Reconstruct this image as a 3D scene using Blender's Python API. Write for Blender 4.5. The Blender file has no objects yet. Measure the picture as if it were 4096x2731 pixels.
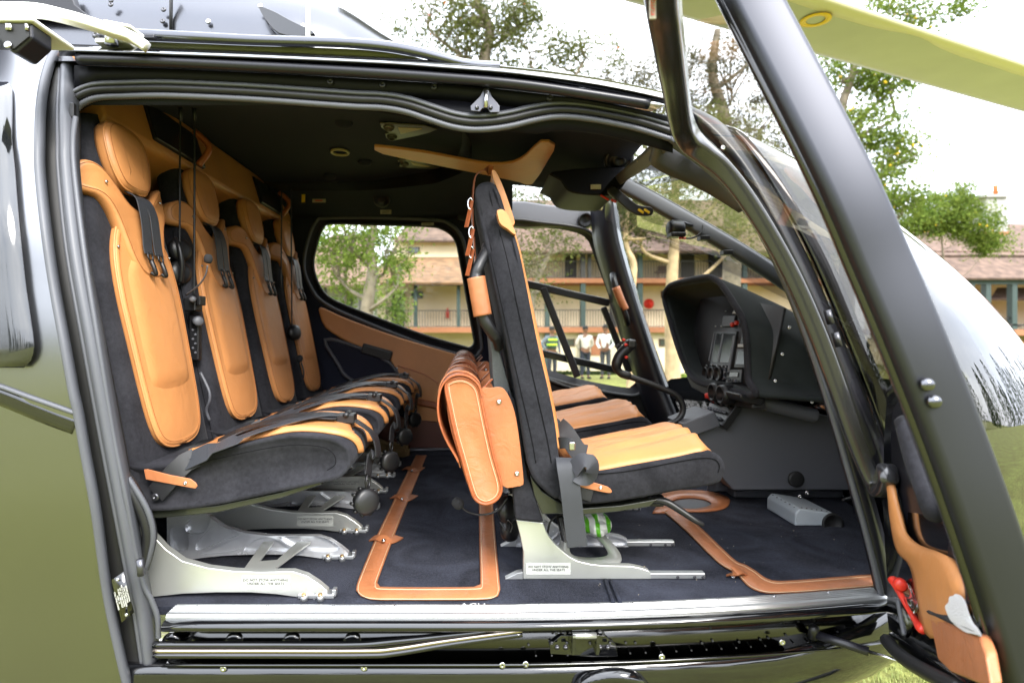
import bpy, bmesh, math, random
from mathutils import Vector, Matrix, noise

# ---------------------------------------------------------------- camera, sky, sun, exposure
F = 2300.0          # focal length in photo pixels (photo is 4096 wide)
CU, CV = 1876.0, 1312.0
H = 1.55            # eye height above the lawn
FL = 0.87           # cabin floor above the lawn
sc = bpy.context.scene
col = sc.collection
R = math.radians
cam_d = bpy.data.cameras.new('camera')
cam = bpy.data.objects.new('camera', cam_d)
col.objects.link(cam)
sc.camera = cam
cam.location = (0, 0, H)
cam.rotation_euler = (R(90), 0, 0)
cam_d.sensor_width = 36.0
cam_d.lens = 36.0 * F / 4096.0
cam_d.shift_x = (2048 - CU) / 4096.0
cam_d.shift_y = -(1365.5 - CV) / 4096.0
cam_d.clip_start = 0.05
cam_d.clip_end = 2000
cam_d.dof.use_dof = True
cam_d.dof.focus_distance = 1.58
cam_d.dof.aperture_fstop = 3.2

SUN_EL, SUN_AZ = R(40), R(152)     # azimuth measured from +Y clockwise: behind the camera, to its right
w = bpy.data.worlds.new('World')
sc.world = w
w.use_nodes = True
nt = w.node_tree
nt.nodes.clear()
def wn(t, **k):
    n = nt.nodes.new(t)
    for a, b in k.items():
        setattr(n, a, b)
    return n
w_out = wn('ShaderNodeOutputWorld')
w_bg1 = wn('ShaderNodeBackground')
w_bg2 = wn('ShaderNodeBackground')
w_mix = wn('ShaderNodeMixShader')
w_sky = wn('ShaderNodeTexSky', sky_type='NISHITA')
w_sky.sun_disc = False
w_sky.sun_elevation = SUN_EL
w_sky.sun_rotation = SUN_AZ
w_bg1.inputs[1].default_value = 0.10
w_tc = wn('ShaderNodeTexCoord')
w_map = wn('ShaderNodeMapping')
w_map.inputs['Scale'].default_value = (1.6, 1.6, 3.4)
w_noi = wn('ShaderNodeTexNoise')
w_noi.inputs['Scale'].default_value = 1.7
w_noi.inputs['Detail'].default_value = 6
w_noi.inputs['Roughness'].default_value = 0.55
w_ramp = wn('ShaderNodeValToRGB')
w_ramp.color_ramp.elements[0].position = 0.33
w_ramp.color_ramp.elements[0].color = (0.77, 0.82, 0.92, 1)
w_ramp.color_ramp.elements[1].position = 0.68
w_ramp.color_ramp.elements[1].color = (1.07, 1.10, 1.15, 1)
w_bg2.inputs[1].default_value = 1.0
w_mix.inputs[0].default_value = 0.9
L = nt.links.new
L(w_sky.outputs[0], w_bg1.inputs[0])
L(w_tc.outputs['Generated'], w_map.inputs[0])
L(w_map.outputs[0], w_noi.inputs[0])
L(w_noi.outputs[0], w_ramp.inputs[0])
w_sep = wn('ShaderNodeSeparateXYZ')      # overcast sky: brighter towards the zenith (CIE standard overcast)
w_cie = wn('ShaderNodeMath', operation='MULTIPLY_ADD', use_clamp=False)
w_cie.inputs[1].default_value = 0.80
w_cie.inputs[2].default_value = 0.72
w_clp = wn('ShaderNodeMath', operation='MAXIMUM')
w_clp.inputs[1].default_value = 0.0
w_mul = wn('ShaderNodeVectorMath', operation='SCALE')
L(w_tc.outputs['Generated'], w_sep.inputs[0])
L(w_sep.outputs[2], w_clp.inputs[0])
L(w_clp.outputs[0], w_cie.inputs[0])
L(w_ramp.outputs[0], w_mul.inputs[0])
L(w_cie.outputs[0], w_mul.inputs['Scale'])
L(w_mul.outputs[0], w_bg2.inputs[0])
L(w_bg1.outputs[0], w_mix.inputs[1])
L(w_bg2.outputs[0], w_mix.inputs[2])
L(w_mix.outputs[0], w_out.inputs[0])

sun_d = bpy.data.lights.new('sun', 'SUN')
sun_d.energy = 1.3
sun_d.angle = R(24)
sun_d.color = (1.0, 0.96, 0.9)
sun = bpy.data.objects.new('sun', sun_d)
col.objects.link(sun)
sd = Vector((math.sin(SUN_AZ) * math.cos(SUN_EL), math.cos(SUN_AZ) * math.cos(SUN_EL), math.sin(SUN_EL)))
sun.rotation_euler = (-sd).to_track_quat('-Z', 'Y').to_euler()
sun.location = sd * 30

vs = sc.view_settings
vs.view_transform = 'Standard'
vs.look = 'None'
vs.gamma = 1.0
vs.use_curve_mapping = False
vs.exposure = 2.28
sc.cycles.max_bounces = 10
sc.cycles.transparent_max_bounces = 16
sc.cycles.diffuse_bounces = 5
sc.cycles.glossy_bounces = 5
sc.cycles.caustics_reflective = False
sc.cycles.caustics_refractive = False
sc.cycles.sample_clamp_indirect = 6

# ---------------------------------------------------------------- helpers
def P(u, v, d):
    "photo ray (u, v) at depth d in metres -> world point"
    return Vector(((u - CU) * d / F, d, H - (v - CV) * d / F))
def PX(u, d): return (u - CU) * d / F
def PZ(v, d): return H - (v - CV) * d / F

def setp(o, label=None, cat=None, group=None, kind=None):
    if label: o['label'] = label
    if cat: o['category'] = cat
    if group: o['group'] = group
    if kind: o['kind'] = kind
    return o
def empty(name, loc=(0, 0, 0), **k):
    o = bpy.data.objects.new(name, None)
    col.objects.link(o)
    o.location = loc
    o.empty_display_size = 0.1
    return setp(o, **k)
def mesh(name, verts, faces):
    m = bpy.data.meshes.new(name)
    m.from_pydata([tuple(v) for v in verts], [], faces)
    m.update()
    return m
def fixn(m):
    bm = bmesh.new()
    bm.from_mesh(m)
    bmesh.ops.recalc_face_normals(bm, faces=bm.faces)
    bm.to_mesh(m)
    bm.free()
def mk(name, verts, faces, mt, parent=None, smooth=True, bevel=0, seg=2, sub=0, solid=0, soff=0, recalc=True, **k):
    m = mesh(name, verts, faces)
    if recalc: fixn(m)
    return mo(name, m, mt, parent, smooth, bevel, seg, sub, solid, soff, **k)
def mo(name, m, mt, parent=None, smooth=True, bevel=0, seg=2, sub=0, solid=0, soff=0, **k):
    if mt is not None and not m.materials:
        m.materials.append(mt)
    if smooth:
        m.polygons.foreach_set('use_smooth', [True] * len(m.polygons))
    o = bpy.data.objects.new(name, m)
    col.objects.link(o)
    if parent:
        o.parent = parent
        o.matrix_parent_inverse = Matrix.Translation(-wloc(parent))
    if solid:
        s = o.modifiers.new('s', 'SOLIDIFY'); s.thickness = solid; s.offset = soff
    if bevel:
        b = o.modifiers.new('b', 'BEVEL'); b.width = bevel; b.segments = seg; b.limit_method = 'ANGLE'; b.angle_limit = R(32)
        if smooth: b.harden_normals = True
    if sub:
        s = o.modifiers.new('d', 'SUBSURF'); s.levels = sub; s.render_levels = sub
    return setp(o, **k)
def wloc(o):
    "world location of an unrotated parent chain"
    v = o.location.copy()
    if o.parent: v += wloc(o.parent) + o.matrix_parent_inverse.translation
    return v
def cr(pts, n=8, closed=False):
    "Catmull-Rom through tuples or Vectors"
    pts = [Vector(p) for p in pts]
    if len(pts) < 3 and not closed:
        return [pts[0].lerp(pts[-1], i / n) for i in range(n + 1)]
    out = []
    N = len(pts)
    for i in range(N if closed else N - 1):
        g = (lambda j: pts[j % N]) if closed else (lambda j: pts[min(max(j, 0), N - 1)])
        a, b, c, d = g(i - 1), g(i), g(i + 1), g(i + 2)
        for k in range(n):
            t = k / n
            out.append(0.5 * ((2 * b) + (c - a) * t + (2 * a - 5 * b + 4 * c - d) * t * t + (3 * b - a - 3 * c + d) * t ** 3))
    if not closed: out.append(pts[-1].copy())
    return out
def resample(pts, n, closed=False):
    pts = [Vector(p) for p in pts]
    if closed: pts = pts + [pts[0]]
    ds = [0.0]
    for a, b in zip(pts, pts[1:]): ds.append(ds[-1] + (b - a).length)
    out, j = [], 0
    cnt = n if closed else n - 1
    for i in range(n):
        s = ds[-1] * i / cnt
        while j < len(ds) - 2 and ds[j + 1] < s: j += 1
        seg = ds[j + 1] - ds[j]
        out.append(pts[j].lerp(pts[j + 1], 0 if seg == 0 else (s - ds[j]) / seg))
    return out
def pp(pts, n=6, smooth=True):
    "photo polyline [(u, v, d)] -> smooth world path"
    q = [P(*p) for p in pts]
    return cr(q, n) if smooth else q
def sweep(name, path, prof, mt, parent=None, depth=(0, 1, 0), cap=True, closed=False, scale=None, **k):
    "profile [(a, b)]: a along T x depth, b along depth"
    n, m = len(path), len(prof)
    V, Fc = [], []
    for i, p in enumerate(path):
        if closed: t = path[(i + 1) % n] - path[i - 1]
        else: t = path[min(i + 1, n - 1)] - path[max(i - 1, 0)]
        t.normalize()
        B = Vector(depth) - t * t.dot(Vector(depth)); B.normalize()
        N = t.cross(B)
        s = 1 if scale is None else (scale[i] if not callable(scale) else scale(i / (n - 1)))
        for a, b in prof: V.append(p + N * a * s + B * b * s)
    for i in range(n if closed else n - 1):
        for j in range(m):
            a, b = i * m + j, i * m + (j + 1) % m
            c, d = ((i + 1) % n) * m + (j + 1) % m, ((i + 1) % n) * m + j
            Fc.append((a, b, c, d))
    if cap and not closed:
        Fc.append(tuple(range(m))[::-1]); Fc.append(tuple(range((n - 1) * m, n * m)))
    return mk(name, V, Fc, mt, parent, **k)
def circ(r, n=8, a0=0, sx=1, sy=1):
    return [(r * sx * math.cos(a0 + 2 * math.pi * i / n), r * sy * math.sin(a0 + 2 * math.pi * i / n)) for i in range(n)]
def rrect(w_, h_, r, n=3):
    out = []
    for cx, cy, a0 in ((w_ / 2 - r, h_ / 2 - r, 0), (-w_ / 2 + r, h_ / 2 - r, 90), (-w_ / 2 + r, -h_ / 2 + r, 180), (w_ / 2 - r, -h_ / 2 + r, 270)):
        for i in range(n + 1):
            a = R(a0 + 90 * i / n)
            out.append((cx + r * math.cos(a), cy + r * math.sin(a)))
    return out
def tubev(path, r, n=8, cap=True):
    "verts, faces of a tube; r a number or list"
    V, Fc = [], []
    N = len(path)
    up = Vector((0.13, 0.21, 1))
    t0 = (path[1] - path[0]).normalized()
    if abs(t0.dot(up.normalized())) > 0.9: up = Vector((1, 0.2, 0.1))
    b = (up - t0 * t0.dot(up)).normalized()
    for i, p in enumerate(path):
        t = path[min(i + 1, N - 1)] - path[max(i - 1, 0)]
        if t.length < 1e-9: t = t0
        t = t.normalized()
        b = (b - t * t.dot(b)).normalized()
        c = t.cross(b)
        rr = r[i] if isinstance(r, (list, tuple)) else r
        for k in range(n):
            a = 2 * math.pi * k / n
            V.append(p + b * (rr * math.cos(a)) + c * (rr * math.sin(a)))
    for i in range(N - 1):
        for k in range(n):
            Fc.append((i * n + k, i * n + (k + 1) % n, (i + 1) * n + (k + 1) % n, (i + 1) * n + k))
    if cap:
        Fc.append(tuple(range(n))[::-1]); Fc.append(tuple(range((N - 1) * n, N * n)))
    return V, Fc
def tube(name, path, r, mt, parent=None, n=8, **k):
    V, Fc = tubev([Vector(p) for p in path], r, n)
    return mk(name, V, Fc, mt, parent, **k)
def join(parts):
    V, Fc = [], []
    for v, f in parts:
        o = len(V)
        V += list(v)
        Fc += [tuple(i + o for i in q) for q in f]
    return V, Fc
def boxv(x0, x1, y0, y1, z0, z1):
    V = [Vector((x, y, z)) for x in (x0, x1) for y in (y0, y1) for z in (z0, z1)]
    return V, [(0, 1, 3, 2), (4, 6, 7, 5), (0, 4, 5, 1), (2, 3, 7, 6), (0, 2, 6, 4), (1, 5, 7, 3)]
def box(name, x0, x1, y0, y1, z0, z1, mt, parent=None, **k):
    v, f = boxv(x0, x1, y0, y1, z0, z1)
    return mk(name, v, f, mt, parent, **k)
def prismv(outl, y0, y1):
    "outline [(x, z)] extruded along y"
    n = len(outl)
    V = [Vector((x, y0, z)) for x, z in outl] + [Vector((x, y1, z)) for x, z in outl]
    Fc = [tuple(range(n)), tuple(range(2 * n - 1, n - 1, -1))]
    Fc += [(i, n + i, n + (i + 1) % n, (i + 1) % n) for i in range(n)]
    return V, Fc
def prism(name, outl, y0, y1, mt, parent=None, **k):
    v, f = prismv(outl, y0, y1)
    return mk(name, v, f, mt, parent, **k)
def pol(pts, d, n=5, closed=True, smooth=True):
    "photo outline [(u, v)] at depth d -> [(x, z)]"
    q = [Vector((PX(u, d), PZ(v, d), 0)) for u, v in pts]
    if smooth: q = cr(q, n, closed)
    return [(p.x, p.y) for p in q]
def ribbon(name, A, B, mt, parent=None, n=24, m=4, bulge=0, solid=0.01, soff=0, smooth_in=True, bdir=(0, -1, 0), **k):
    "surface between two photo polylines [(u, v, d)]"
    a = resample(pp(A, 8, smooth_in), n)
    b = resample(pp(B, 8, smooth_in), n)
    V, Fc = [], []
    for i in range(n):
        for j in range(m + 1):
            t = j / m
            V.append(a[i].lerp(b[i], t) + Vector(bdir) * (bulge * math.sin(math.pi * t)))
    for i in range(n - 1):
        for j in range(m):
            Fc.append((i * (m + 1) + j, i * (m + 1) + j + 1, (i + 1) * (m + 1) + j + 1, (i + 1) * (m + 1) + j))
    return mk(name, V, Fc, mt, parent, solid=solid, soff=soff, **k)
def inset(poly, d):
    "offset a closed 2-D polygon inwards (poly counter-clockwise or clockwise)"
    n = len(poly)
    area = sum(poly[i][0] * poly[(i + 1) % n][1] - poly[(i + 1) % n][0] * poly[i][1] for i in range(n))
    s = 1 if area > 0 else -1
    out = []
    for i in range(n):
        a, b, c = poly[i - 1], poly[i], poly[(i + 1) % n]
        e1 = Vector((b[0] - a[0], b[1] - a[1])); e2 = Vector((c[0] - b[0], c[1] - b[1]))
        if e1.length < 1e-9 or e2.length < 1e-9:
            out.append(b); continue
        e1.normalize(); e2.normalize()
        nn = Vector((-e1.y - e2.y, e1.x + e2.x))
        if nn.length < 1e-6: nn = Vector((-e1.y, e1.x))
        nn.normalize()
        out.append((b[0] + s * d * nn.x, b[1] + s * d * nn.y))
    return out
def padv(outl, fn, rings):
    "puffy pad: outline rings [(inset, height)], mapped with fn(a, b, h) -> Vector"
    V, Fc = [], []
    n = len(outl)
    for d, h in rings:
        q = inset(outl, d) if d else outl
        V += [fn(a, b, h) for a, b in q]
    for r_ in range(len(rings) - 1):
        for i in range(n):
            Fc.append((r_ * n + i, r_ * n + (i + 1) % n, (r_ + 1) * n + (i + 1) % n, (r_ + 1) * n + i))
    Fc.append(tuple(range((len(rings) - 1) * n, len(rings) * n)))
    Fc.append(tuple(range(n))[::-1])
    return V, Fc
def text(name, body, loc, size, mt, parent=None, rot=(90, 0, 0), align='CENTER', ext=0.0003, **k):
    c = bpy.data.curves.new(name, 'FONT')
    c.body = body
    c.size = size
    c.align_x = align
    c.align_y = 'CENTER'
    c.extrude = ext
    c.resolution_u = 2
    c.materials.append(mt)
    t = bpy.data.objects.new('tmp', c)
    col.objects.link(t)
    bpy.context.view_layer.update()
    m = bpy.data.meshes.new_from_object(t, depsgraph=bpy.context.evaluated_depsgraph_get())
    bpy.data.objects.remove(t)
    m.materials.clear()
    rm = Matrix(rot).to_4x4() if isinstance(rot, Matrix) else Matrix.LocRotScale(None, __import__('mathutils').Euler([R(a) for a in rot]), None)
    m.transform(Matrix.Translation(Vector(loc)) @ rm)
    m.name = name
    return mo(name, m, mt, parent, smooth=False, **k)
def lathev(prof, axis_p, axis_d, n=12):
    "profile [(r, h)] turned round an axis"
    d = Vector(axis_d).normalized()
    u_ = d.orthogonal().normalized(); v_ = d.cross(u_)
    V, Fc = [], []
    for r, h in prof:
        for k in range(n):
            a = 2 * math.pi * k / n
            V.append(Vector(axis_p) + d * h + u_ * (r * math.cos(a)) + v_ * (r * math.sin(a)))
    for i in range(len(prof) - 1):
        for k in range(n):
            Fc.append((i * n + k, i * n + (k + 1) % n, (i + 1) * n + (k + 1) % n, (i + 1) * n + k))
    Fc.append(tuple(range(n))[::-1]); Fc.append(tuple(range((len(prof) - 1) * n, len(prof) * n)))
    return V, Fc
def lathe(name, prof, p, d, mt, parent=None, n=12, **k):
    v, f = lathev(prof, p, d, n)
    return mk(name, v, f, mt, parent, **k)
def copytree(o, off, parent=None):
    c = o.copy()
    col.objects.link(c)
    if parent:
        c.parent = parent
        c.matrix_parent_inverse = o.matrix_parent_inverse.copy()
    else: c.location = o.location + Vector(off)
    for ch in list(o.children): copytree(ch, off, c)
    return c

# ---------------------------------------------------------------- materials
MATS = {}
def mat(name, c, rough=0.5, metal=0, coat=0, crough=0.05, spec=0.5, bump=0, bscale=200, var=0, vscale=6, sheen=0, trans=0, aniso=0, c2=None, bdist=0.002):
    m = bpy.data.materials.new(name)
    m.use_nodes = True
    t = m.node_tree
    b = t.nodes['Principled BSDF']
    b.inputs['Base Color'].default_value = (*c, 1)
    b.inputs['Roughness'].default_value = rough
    b.inputs['Metallic'].default_value = metal
    b.inputs['Coat Weight'].default_value = coat
    b.inputs['Coat Roughness'].default_value = crough
    b.inputs['Specular IOR Level'].default_value = spec
    if sheen:
        b.inputs['Sheen Weight'].default_value = sheen
        b.inputs['Sheen Roughness'].default_value = 0.4
    if aniso: b.inputs['Anisotropic'].default_value = aniso
    tc = t.nodes.new('ShaderNodeTexCoord')
    if bump:
        n = t.nodes.new('ShaderNodeTexNoise'); n.inputs['Scale'].default_value = bscale; n.inputs['Detail'].default_value = 3
        bp = t.nodes.new('ShaderNodeBump'); bp.inputs['Strength'].default_value = bump; bp.inputs['Distance'].default_value = bdist
        t.links.new(tc.outputs['Object'], n.inputs[0]); t.links.new(n.outputs[0], bp.inputs['Height']); t.links.new(bp.outputs[0], b.inputs['Normal'])
    if var or c2:
        n = t.nodes.new('ShaderNodeTexNoise'); n.inputs['Scale'].default_value = vscale; n.inputs['Detail'].default_value = 5
        r = t.nodes.new('ShaderNodeValToRGB')
        e = r.color_ramp.elements
        e[0].position, e[1].position = 0.32, 0.68
        e[0].color = (*[x * (1 - var) for x in c], 1)
        e[1].color = (*(c2 if c2 else [x * (1 + var) for x in c]), 1)
        t.links.new(tc.outputs['Object'], n.inputs[0]); t.links.new(n.outputs[0], r.inputs[0]); t.links.new(r.outputs[0], b.inputs['Base Color'])
        rr = t.nodes.new('ShaderNodeMapRange'); rr.inputs[3].default_value = max(0.02, rough * 0.85); rr.inputs[4].default_value = min(1, rough * 1.15)
        t.links.new(n.outputs[0], rr.inputs[0]); t.links.new(rr.outputs[0], b.inputs['Roughness'])
    MATS[name] = m
    return m
def glassmat(name, tint, refl=1.0):
    m = bpy.data.materials.new(name)
    m.use_nodes = True
    t = m.node_tree
    t.nodes.clear()
    o = t.nodes.new('ShaderNodeOutputMaterial'); mx = t.nodes.new('ShaderNodeMixShader')
    tr = t.nodes.new('ShaderNodeBsdfTransparent'); gl = t.nodes.new('ShaderNodeBsdfGlossy'); fr = t.nodes.new('ShaderNodeFresnel')
    mm = t.nodes.new('ShaderNodeMath'); mm.operation = 'MULTIPLY'; mm.inputs[1].default_value = refl
    tr.inputs[0].default_value = (*tint, 1); gl.inputs['Roughness'].default_value = 0.01; fr.inputs[0].default_value = 1.45
    t.links.new(fr.outputs[0], mm.inputs[0]); t.links.new(mm.outputs[0], mx.inputs[0])
    t.links.new(tr.outputs[0], mx.inputs[1]); t.links.new(gl.outputs[0], mx.inputs[2]); t.links.new(mx.outputs[0], o.inputs[0])
    MATS[name] = m
    return m
def grain(m, s1=16, a1=.35, s2=480, a2=.35, rough=None):
    "hide-like relief: soft creases plus fine pebble, and a slight colour mottle"
    t = m.node_tree; b = t.nodes['Principled BSDF']
    for n in [n for n in t.nodes if n.type == 'BUMP']: t.nodes.remove(n)
    tc = t.nodes.new('ShaderNodeTexCoord'); n1 = t.nodes.new('ShaderNodeTexNoise'); n2 = t.nodes.new('ShaderNodeTexVoronoi')
    n1.inputs['Scale'].default_value = s1; n1.inputs['Detail'].default_value = 5; n1.inputs['Distortion'].default_value = 1.2; n2.inputs['Scale'].default_value = s2
    b1 = t.nodes.new('ShaderNodeBump'); b2 = t.nodes.new('ShaderNodeBump')
    b1.inputs['Strength'].default_value = a1; b1.inputs['Distance'].default_value = .006; b2.inputs['Strength'].default_value = a2; b2.inputs['Distance'].default_value = .0006
    L_ = t.links.new
    L_(tc.outputs['Object'], n1.inputs[0]); L_(tc.outputs['Object'], n2.inputs[0]); L_(n1.outputs[0], b1.inputs['Height']); L_(n2.outputs[0], b2.inputs['Height'])
    L_(b1.outputs[0], b2.inputs['Normal']); L_(b2.outputs[0], b.inputs['Normal'])
    return m
M_ORANGE = mat('orange_leather', (0.52, 0.222, 0.074), 0.45, bump=0.25, bscale=420, var=0.09, vscale=5)
M_SADDLE = mat('saddle_leather', (0.40, 0.145, 0.058), 0.38, bump=0.3, bscale=260, var=0.14, vscale=9)
M_SADDLE2 = mat('dark_saddle_leather', (0.30, 0.080, 0.025), 0.42, bump=0.3, bscale=260, var=0.2, vscale=9)
grain(M_ORANGE); grain(M_SADDLE, 22, .5); grain(M_SADDLE2, 22, .6)
M_THREAD = mat('cream_thread', (0.6, 0.45, 0.28), 0.8)
M_DTHREAD = mat('dark_thread', (0.006, 0.006, 0.007), 0.9, spec=.1)
M_SUEDE = mat('black_suede', (0.0155, 0.0155, 0.0175), 0.92, spec=0.2, bump=0.25, bscale=900, var=0.16, vscale=14, sheen=0.035)
M_LINER = mat('navy_headliner', (0.021, 0.023, 0.037), 0.95, spec=0.15, bump=0.2, bscale=700, var=0.1, sheen=0.01)
M_CARPET = mat('navy_carpet', (0.011, 0.0125, 0.018), 1.0, spec=0.1, bump=1.0, bscale=520, var=0.6, vscale=7, sheen=0.03, bdist=0.004)
def fibre(m, c1, c2, sc_=160):
    t = m.node_tree; b = t.nodes['Principled BSDF']; tc = t.nodes.new('ShaderNodeTexCoord')
    n1 = t.nodes.new('ShaderNodeTexNoise'); n1.inputs['Scale'].default_value = sc_; n1.inputs['Detail'].default_value = 8; n1.inputs['Roughness'].default_value = .75
    n2 = t.nodes.new('ShaderNodeTexNoise'); n2.inputs['Scale'].default_value = 5; n2.inputs['Detail'].default_value = 6; n2.inputs['Distortion'].default_value = 1.5
    ad = t.nodes.new('ShaderNodeMath'); ad.operation = 'ADD'; r_ = t.nodes.new('ShaderNodeValToRGB')
    r_.color_ramp.elements[0].position = .38; r_.color_ramp.elements[1].position = .66; r_.color_ramp.elements[0].color = (*c1, 1); r_.color_ramp.elements[1].color = (*c2, 1)
    ml = t.nodes.new('ShaderNodeMath'); ml.operation = 'MULTIPLY'; ml.inputs[1].default_value = .5
    t.links.new(tc.outputs['Object'], n1.inputs[0]); t.links.new(tc.outputs['Object'], n2.inputs[0]); t.links.new(n1.outputs[0], ad.inputs[0]); t.links.new(n2.outputs[0], ad.inputs[1])
    t.links.new(ad.outputs[0], ml.inputs[0]); t.links.new(ml.outputs[0], r_.inputs[0]); t.links.new(r_.outputs[0], b.inputs['Base Color'])
fibre(M_CARPET, (.008, .009, .015), (.048, .053, .075)); fibre(M_SUEDE, (.010, .010, .0125), (.030, .030, .036), 90)
M_GLOSS = mat('gloss_black_paint', (0.004, 0.0042, 0.005), 0.12, coat=1.0, crough=0.03)
M_SATIN = mat('satin_black_paint', (0.010, 0.010, 0.014), 0.36, spec=0.4, coat=0.12, crough=0.22)
M_BODY = mat('charcoal_body_paint', (0.018, 0.019, 0.022), 0.24, coat=1.0, crough=0.10)
M_COWL = mat('grey_satin_cowling_paint', (0.055, 0.057, 0.066), 0.22, coat=1.0, crough=0.12)
M_RUB = mat('grey_rubber', (0.080, 0.083, 0.095), 0.46, bump=0.15, bscale=300)
M_RUBD = mat('black_rubber', (0.012, 0.012, 0.013), 0.45, bump=0.15, bscale=300)
M_PLAS = mat('black_plastic', (0.009, 0.009, 0.010), 0.40, bump=0.1, bscale=800)
M_PLASG = mat('charcoal_plastic', (0.085, 0.088, 0.100), 0.5, bump=0.2, bscale=900)
M_ALU = mat('brushed_aluminium', (0.52, 0.53, 0.53), 0.40, metal=0.85, bump=0.06, bscale=300, var=0.05)
M_ALUP = mat('anodised_seat_leg', (0.58, 0.59, 0.55), 0.36, metal=0.7, bump=0.05, bscale=900, var=0.05)
M_MACH = mat('machined_aluminium', (0.72, 0.73, 0.75), 0.26, metal=0.55, var=0.06, vscale=30)
M_STEEL = mat('steel_screw', (0.55, 0.55, 0.56), 0.25, metal=1.0)
M_BOLT = mat('dark_bolt', (0.10, 0.10, 0.11), 0.3, metal=0.8)
M_WEB = mat('charcoal_webbing', (0.030, 0.032, 0.038), 0.5, bump=0.5, bscale=900)
M_WEBD = mat('black_webbing', (0.014, 0.014, 0.016), 0.45, bump=0.5, bscale=900)
M_CARBON = mat('carbon_pan', (0.022, 0.024, 0.018), 0.3, coat=0.5, bump=0.4, bscale=240)
M_WHITE = mat('off_white_paint', (0.72, 0.72, 0.66), 0.4, var=0.04)
M_PLACARD = mat('placard', (0.46, 0.47, 0.43), 0.4)
M_INK = mat('black_ink', (0.01, 0.01, 0.01), 0.6)
M_RED = mat('red_plastic', (0.62, 0.035, 0.02), 0.35)
M_YEL = mat('yellow_plastic', (0.85, 0.55, 0.015), 0.45)
M_SCREEN = mat('dark_screen', (0.004, 0.005, 0.007), 0.12, spec=.3)
M_GLASS = glassmat('clear_cabin_glass', (0.93, 0.95, 0.92), 0.6)
M_GLASS2 = glassmat('smoked_door_glass', (0.86, 0.855, 0.83), 0.22)
# ================================================================ ground, lodge, trees, people
def smooth01(x):
    x = min(1, max(0, x)); return x * x * (3 - 2 * x)
def gz(x, y):
    "height of the lawn: nearly flat round the helicopter, dipping towards the lodge"
    z = -0.15 * smooth01((y - 5) / 12) - 1.05 * smooth01((y - 20) / 11)
    z += 0.9 * smooth01((-y - 30) / 60)
    if math.hypot(x, y) > 3: z += 0.05 * noise.noise(Vector((x * .12, y * .12, 0)))
    return z
def grassmat():
    m = mat('lawn_grass', (0.10, 0.15, 0.022), 0.85)
    t = m.node_tree; b = t.nodes['Principled BSDF']
    b.inputs['Specular IOR Level'].default_value = 0.15
    tc = t.nodes.new('ShaderNodeTexCoord')
    n1 = t.nodes.new('ShaderNodeTexNoise'); n1.inputs['Scale'].default_value = 1.6; n1.inputs['Detail'].default_value = 9; n1.inputs['Roughness'].default_value = 0.7
    n2 = t.nodes.new('ShaderNodeTexNoise'); n2.inputs['Scale'].default_value = 24; n2.inputs['Detail'].default_value = 6; n2.inputs['Roughness'].default_value = 0.7
    r1 = t.nodes.new('ShaderNodeValToRGB'); r2 = t.nodes.new('ShaderNodeValToRGB')
    r1.color_ramp.elements[0].color = (0.125, 0.118, 0.042, 1); r1.color_ramp.elements[0].position = .3
    r1.color_ramp.elements[1].color = (0.230, 0.275, 0.075, 1); r1.color_ramp.elements[1].position = .7
    r2.color_ramp.elements[0].color = (0.45, 0.42, 0.40, 1); r2.color_ramp.elements[0].position = .3
    r2.color_ramp.elements[1].color = (1.45, 1.35, 1.3, 1); r2.color_ramp.elements[1].position = .7
    mx = t.nodes.new('ShaderNodeMix'); mx.data_type = 'RGBA'; mx.blend_type = 'MULTIPLY'; mx.inputs[0].default_value = 1
    t.links.new(tc.outputs['Object'], n1.inputs[0]); t.links.new(tc.outputs['Object'], n2.inputs[0])
    t.links.new(n1.outputs[0], r1.inputs[0]); t.links.new(n2.outputs[0], r2.inputs[0])
    t.links.new(r1.outputs[0], mx.inputs[6]); t.links.new(r2.outputs[0], mx.inputs[7]); t.links.new(mx.outputs[2], b.inputs['Base Color'])
    bp = t.nodes.new('ShaderNodeBump'); bp.inputs['Strength'].default_value = 0.8; bp.inputs['Distance'].default_value = 0.03
    t.links.new(n2.outputs[0], bp.inputs['Height']); t.links.new(bp.outputs[0], b.inputs['Normal'])
    return m
M_GRASS = grassmat()
M_BLADE = mat('grass_blade', (0.25, 0.29, 0.085), 0.7, var=0.35, vscale=3)
M_PATH = mat('gravel_path', (0.30, 0.26, 0.21), 0.95, bump=0.8, bscale=60, var=0.25, vscale=9, bdist=.01)
M_CREAM = mat('cream_render', (0.70, 0.60, 0.42), 0.9, bump=0.2, bscale=20, var=0.08, vscale=.7)
M_SLAB = mat('orange_painted_slab', (0.31, 0.125, 0.058), 0.8, var=0.1)
M_GREEN = mat('green_painted_timber', (0.026, 0.046, 0.042), 0.6, var=0.15)
M_DARKW = mat('dark_timber', (0.030, 0.026, 0.024), 0.6)
M_CHIM = mat('white_render', (0.33, 0.325, 0.31), 0.9, var=0.06, vscale=2)
M_POT = mat('terracotta_pot', (0.45, 0.15, 0.05), 0.8)
M_WINDOW = mat('window_glass', (0.02, 0.025, 0.03), 0.05, coat=1)
M_WFRAME = mat('brown_window_frame', (0.10, 0.045, 0.025), 0.6)
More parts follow.
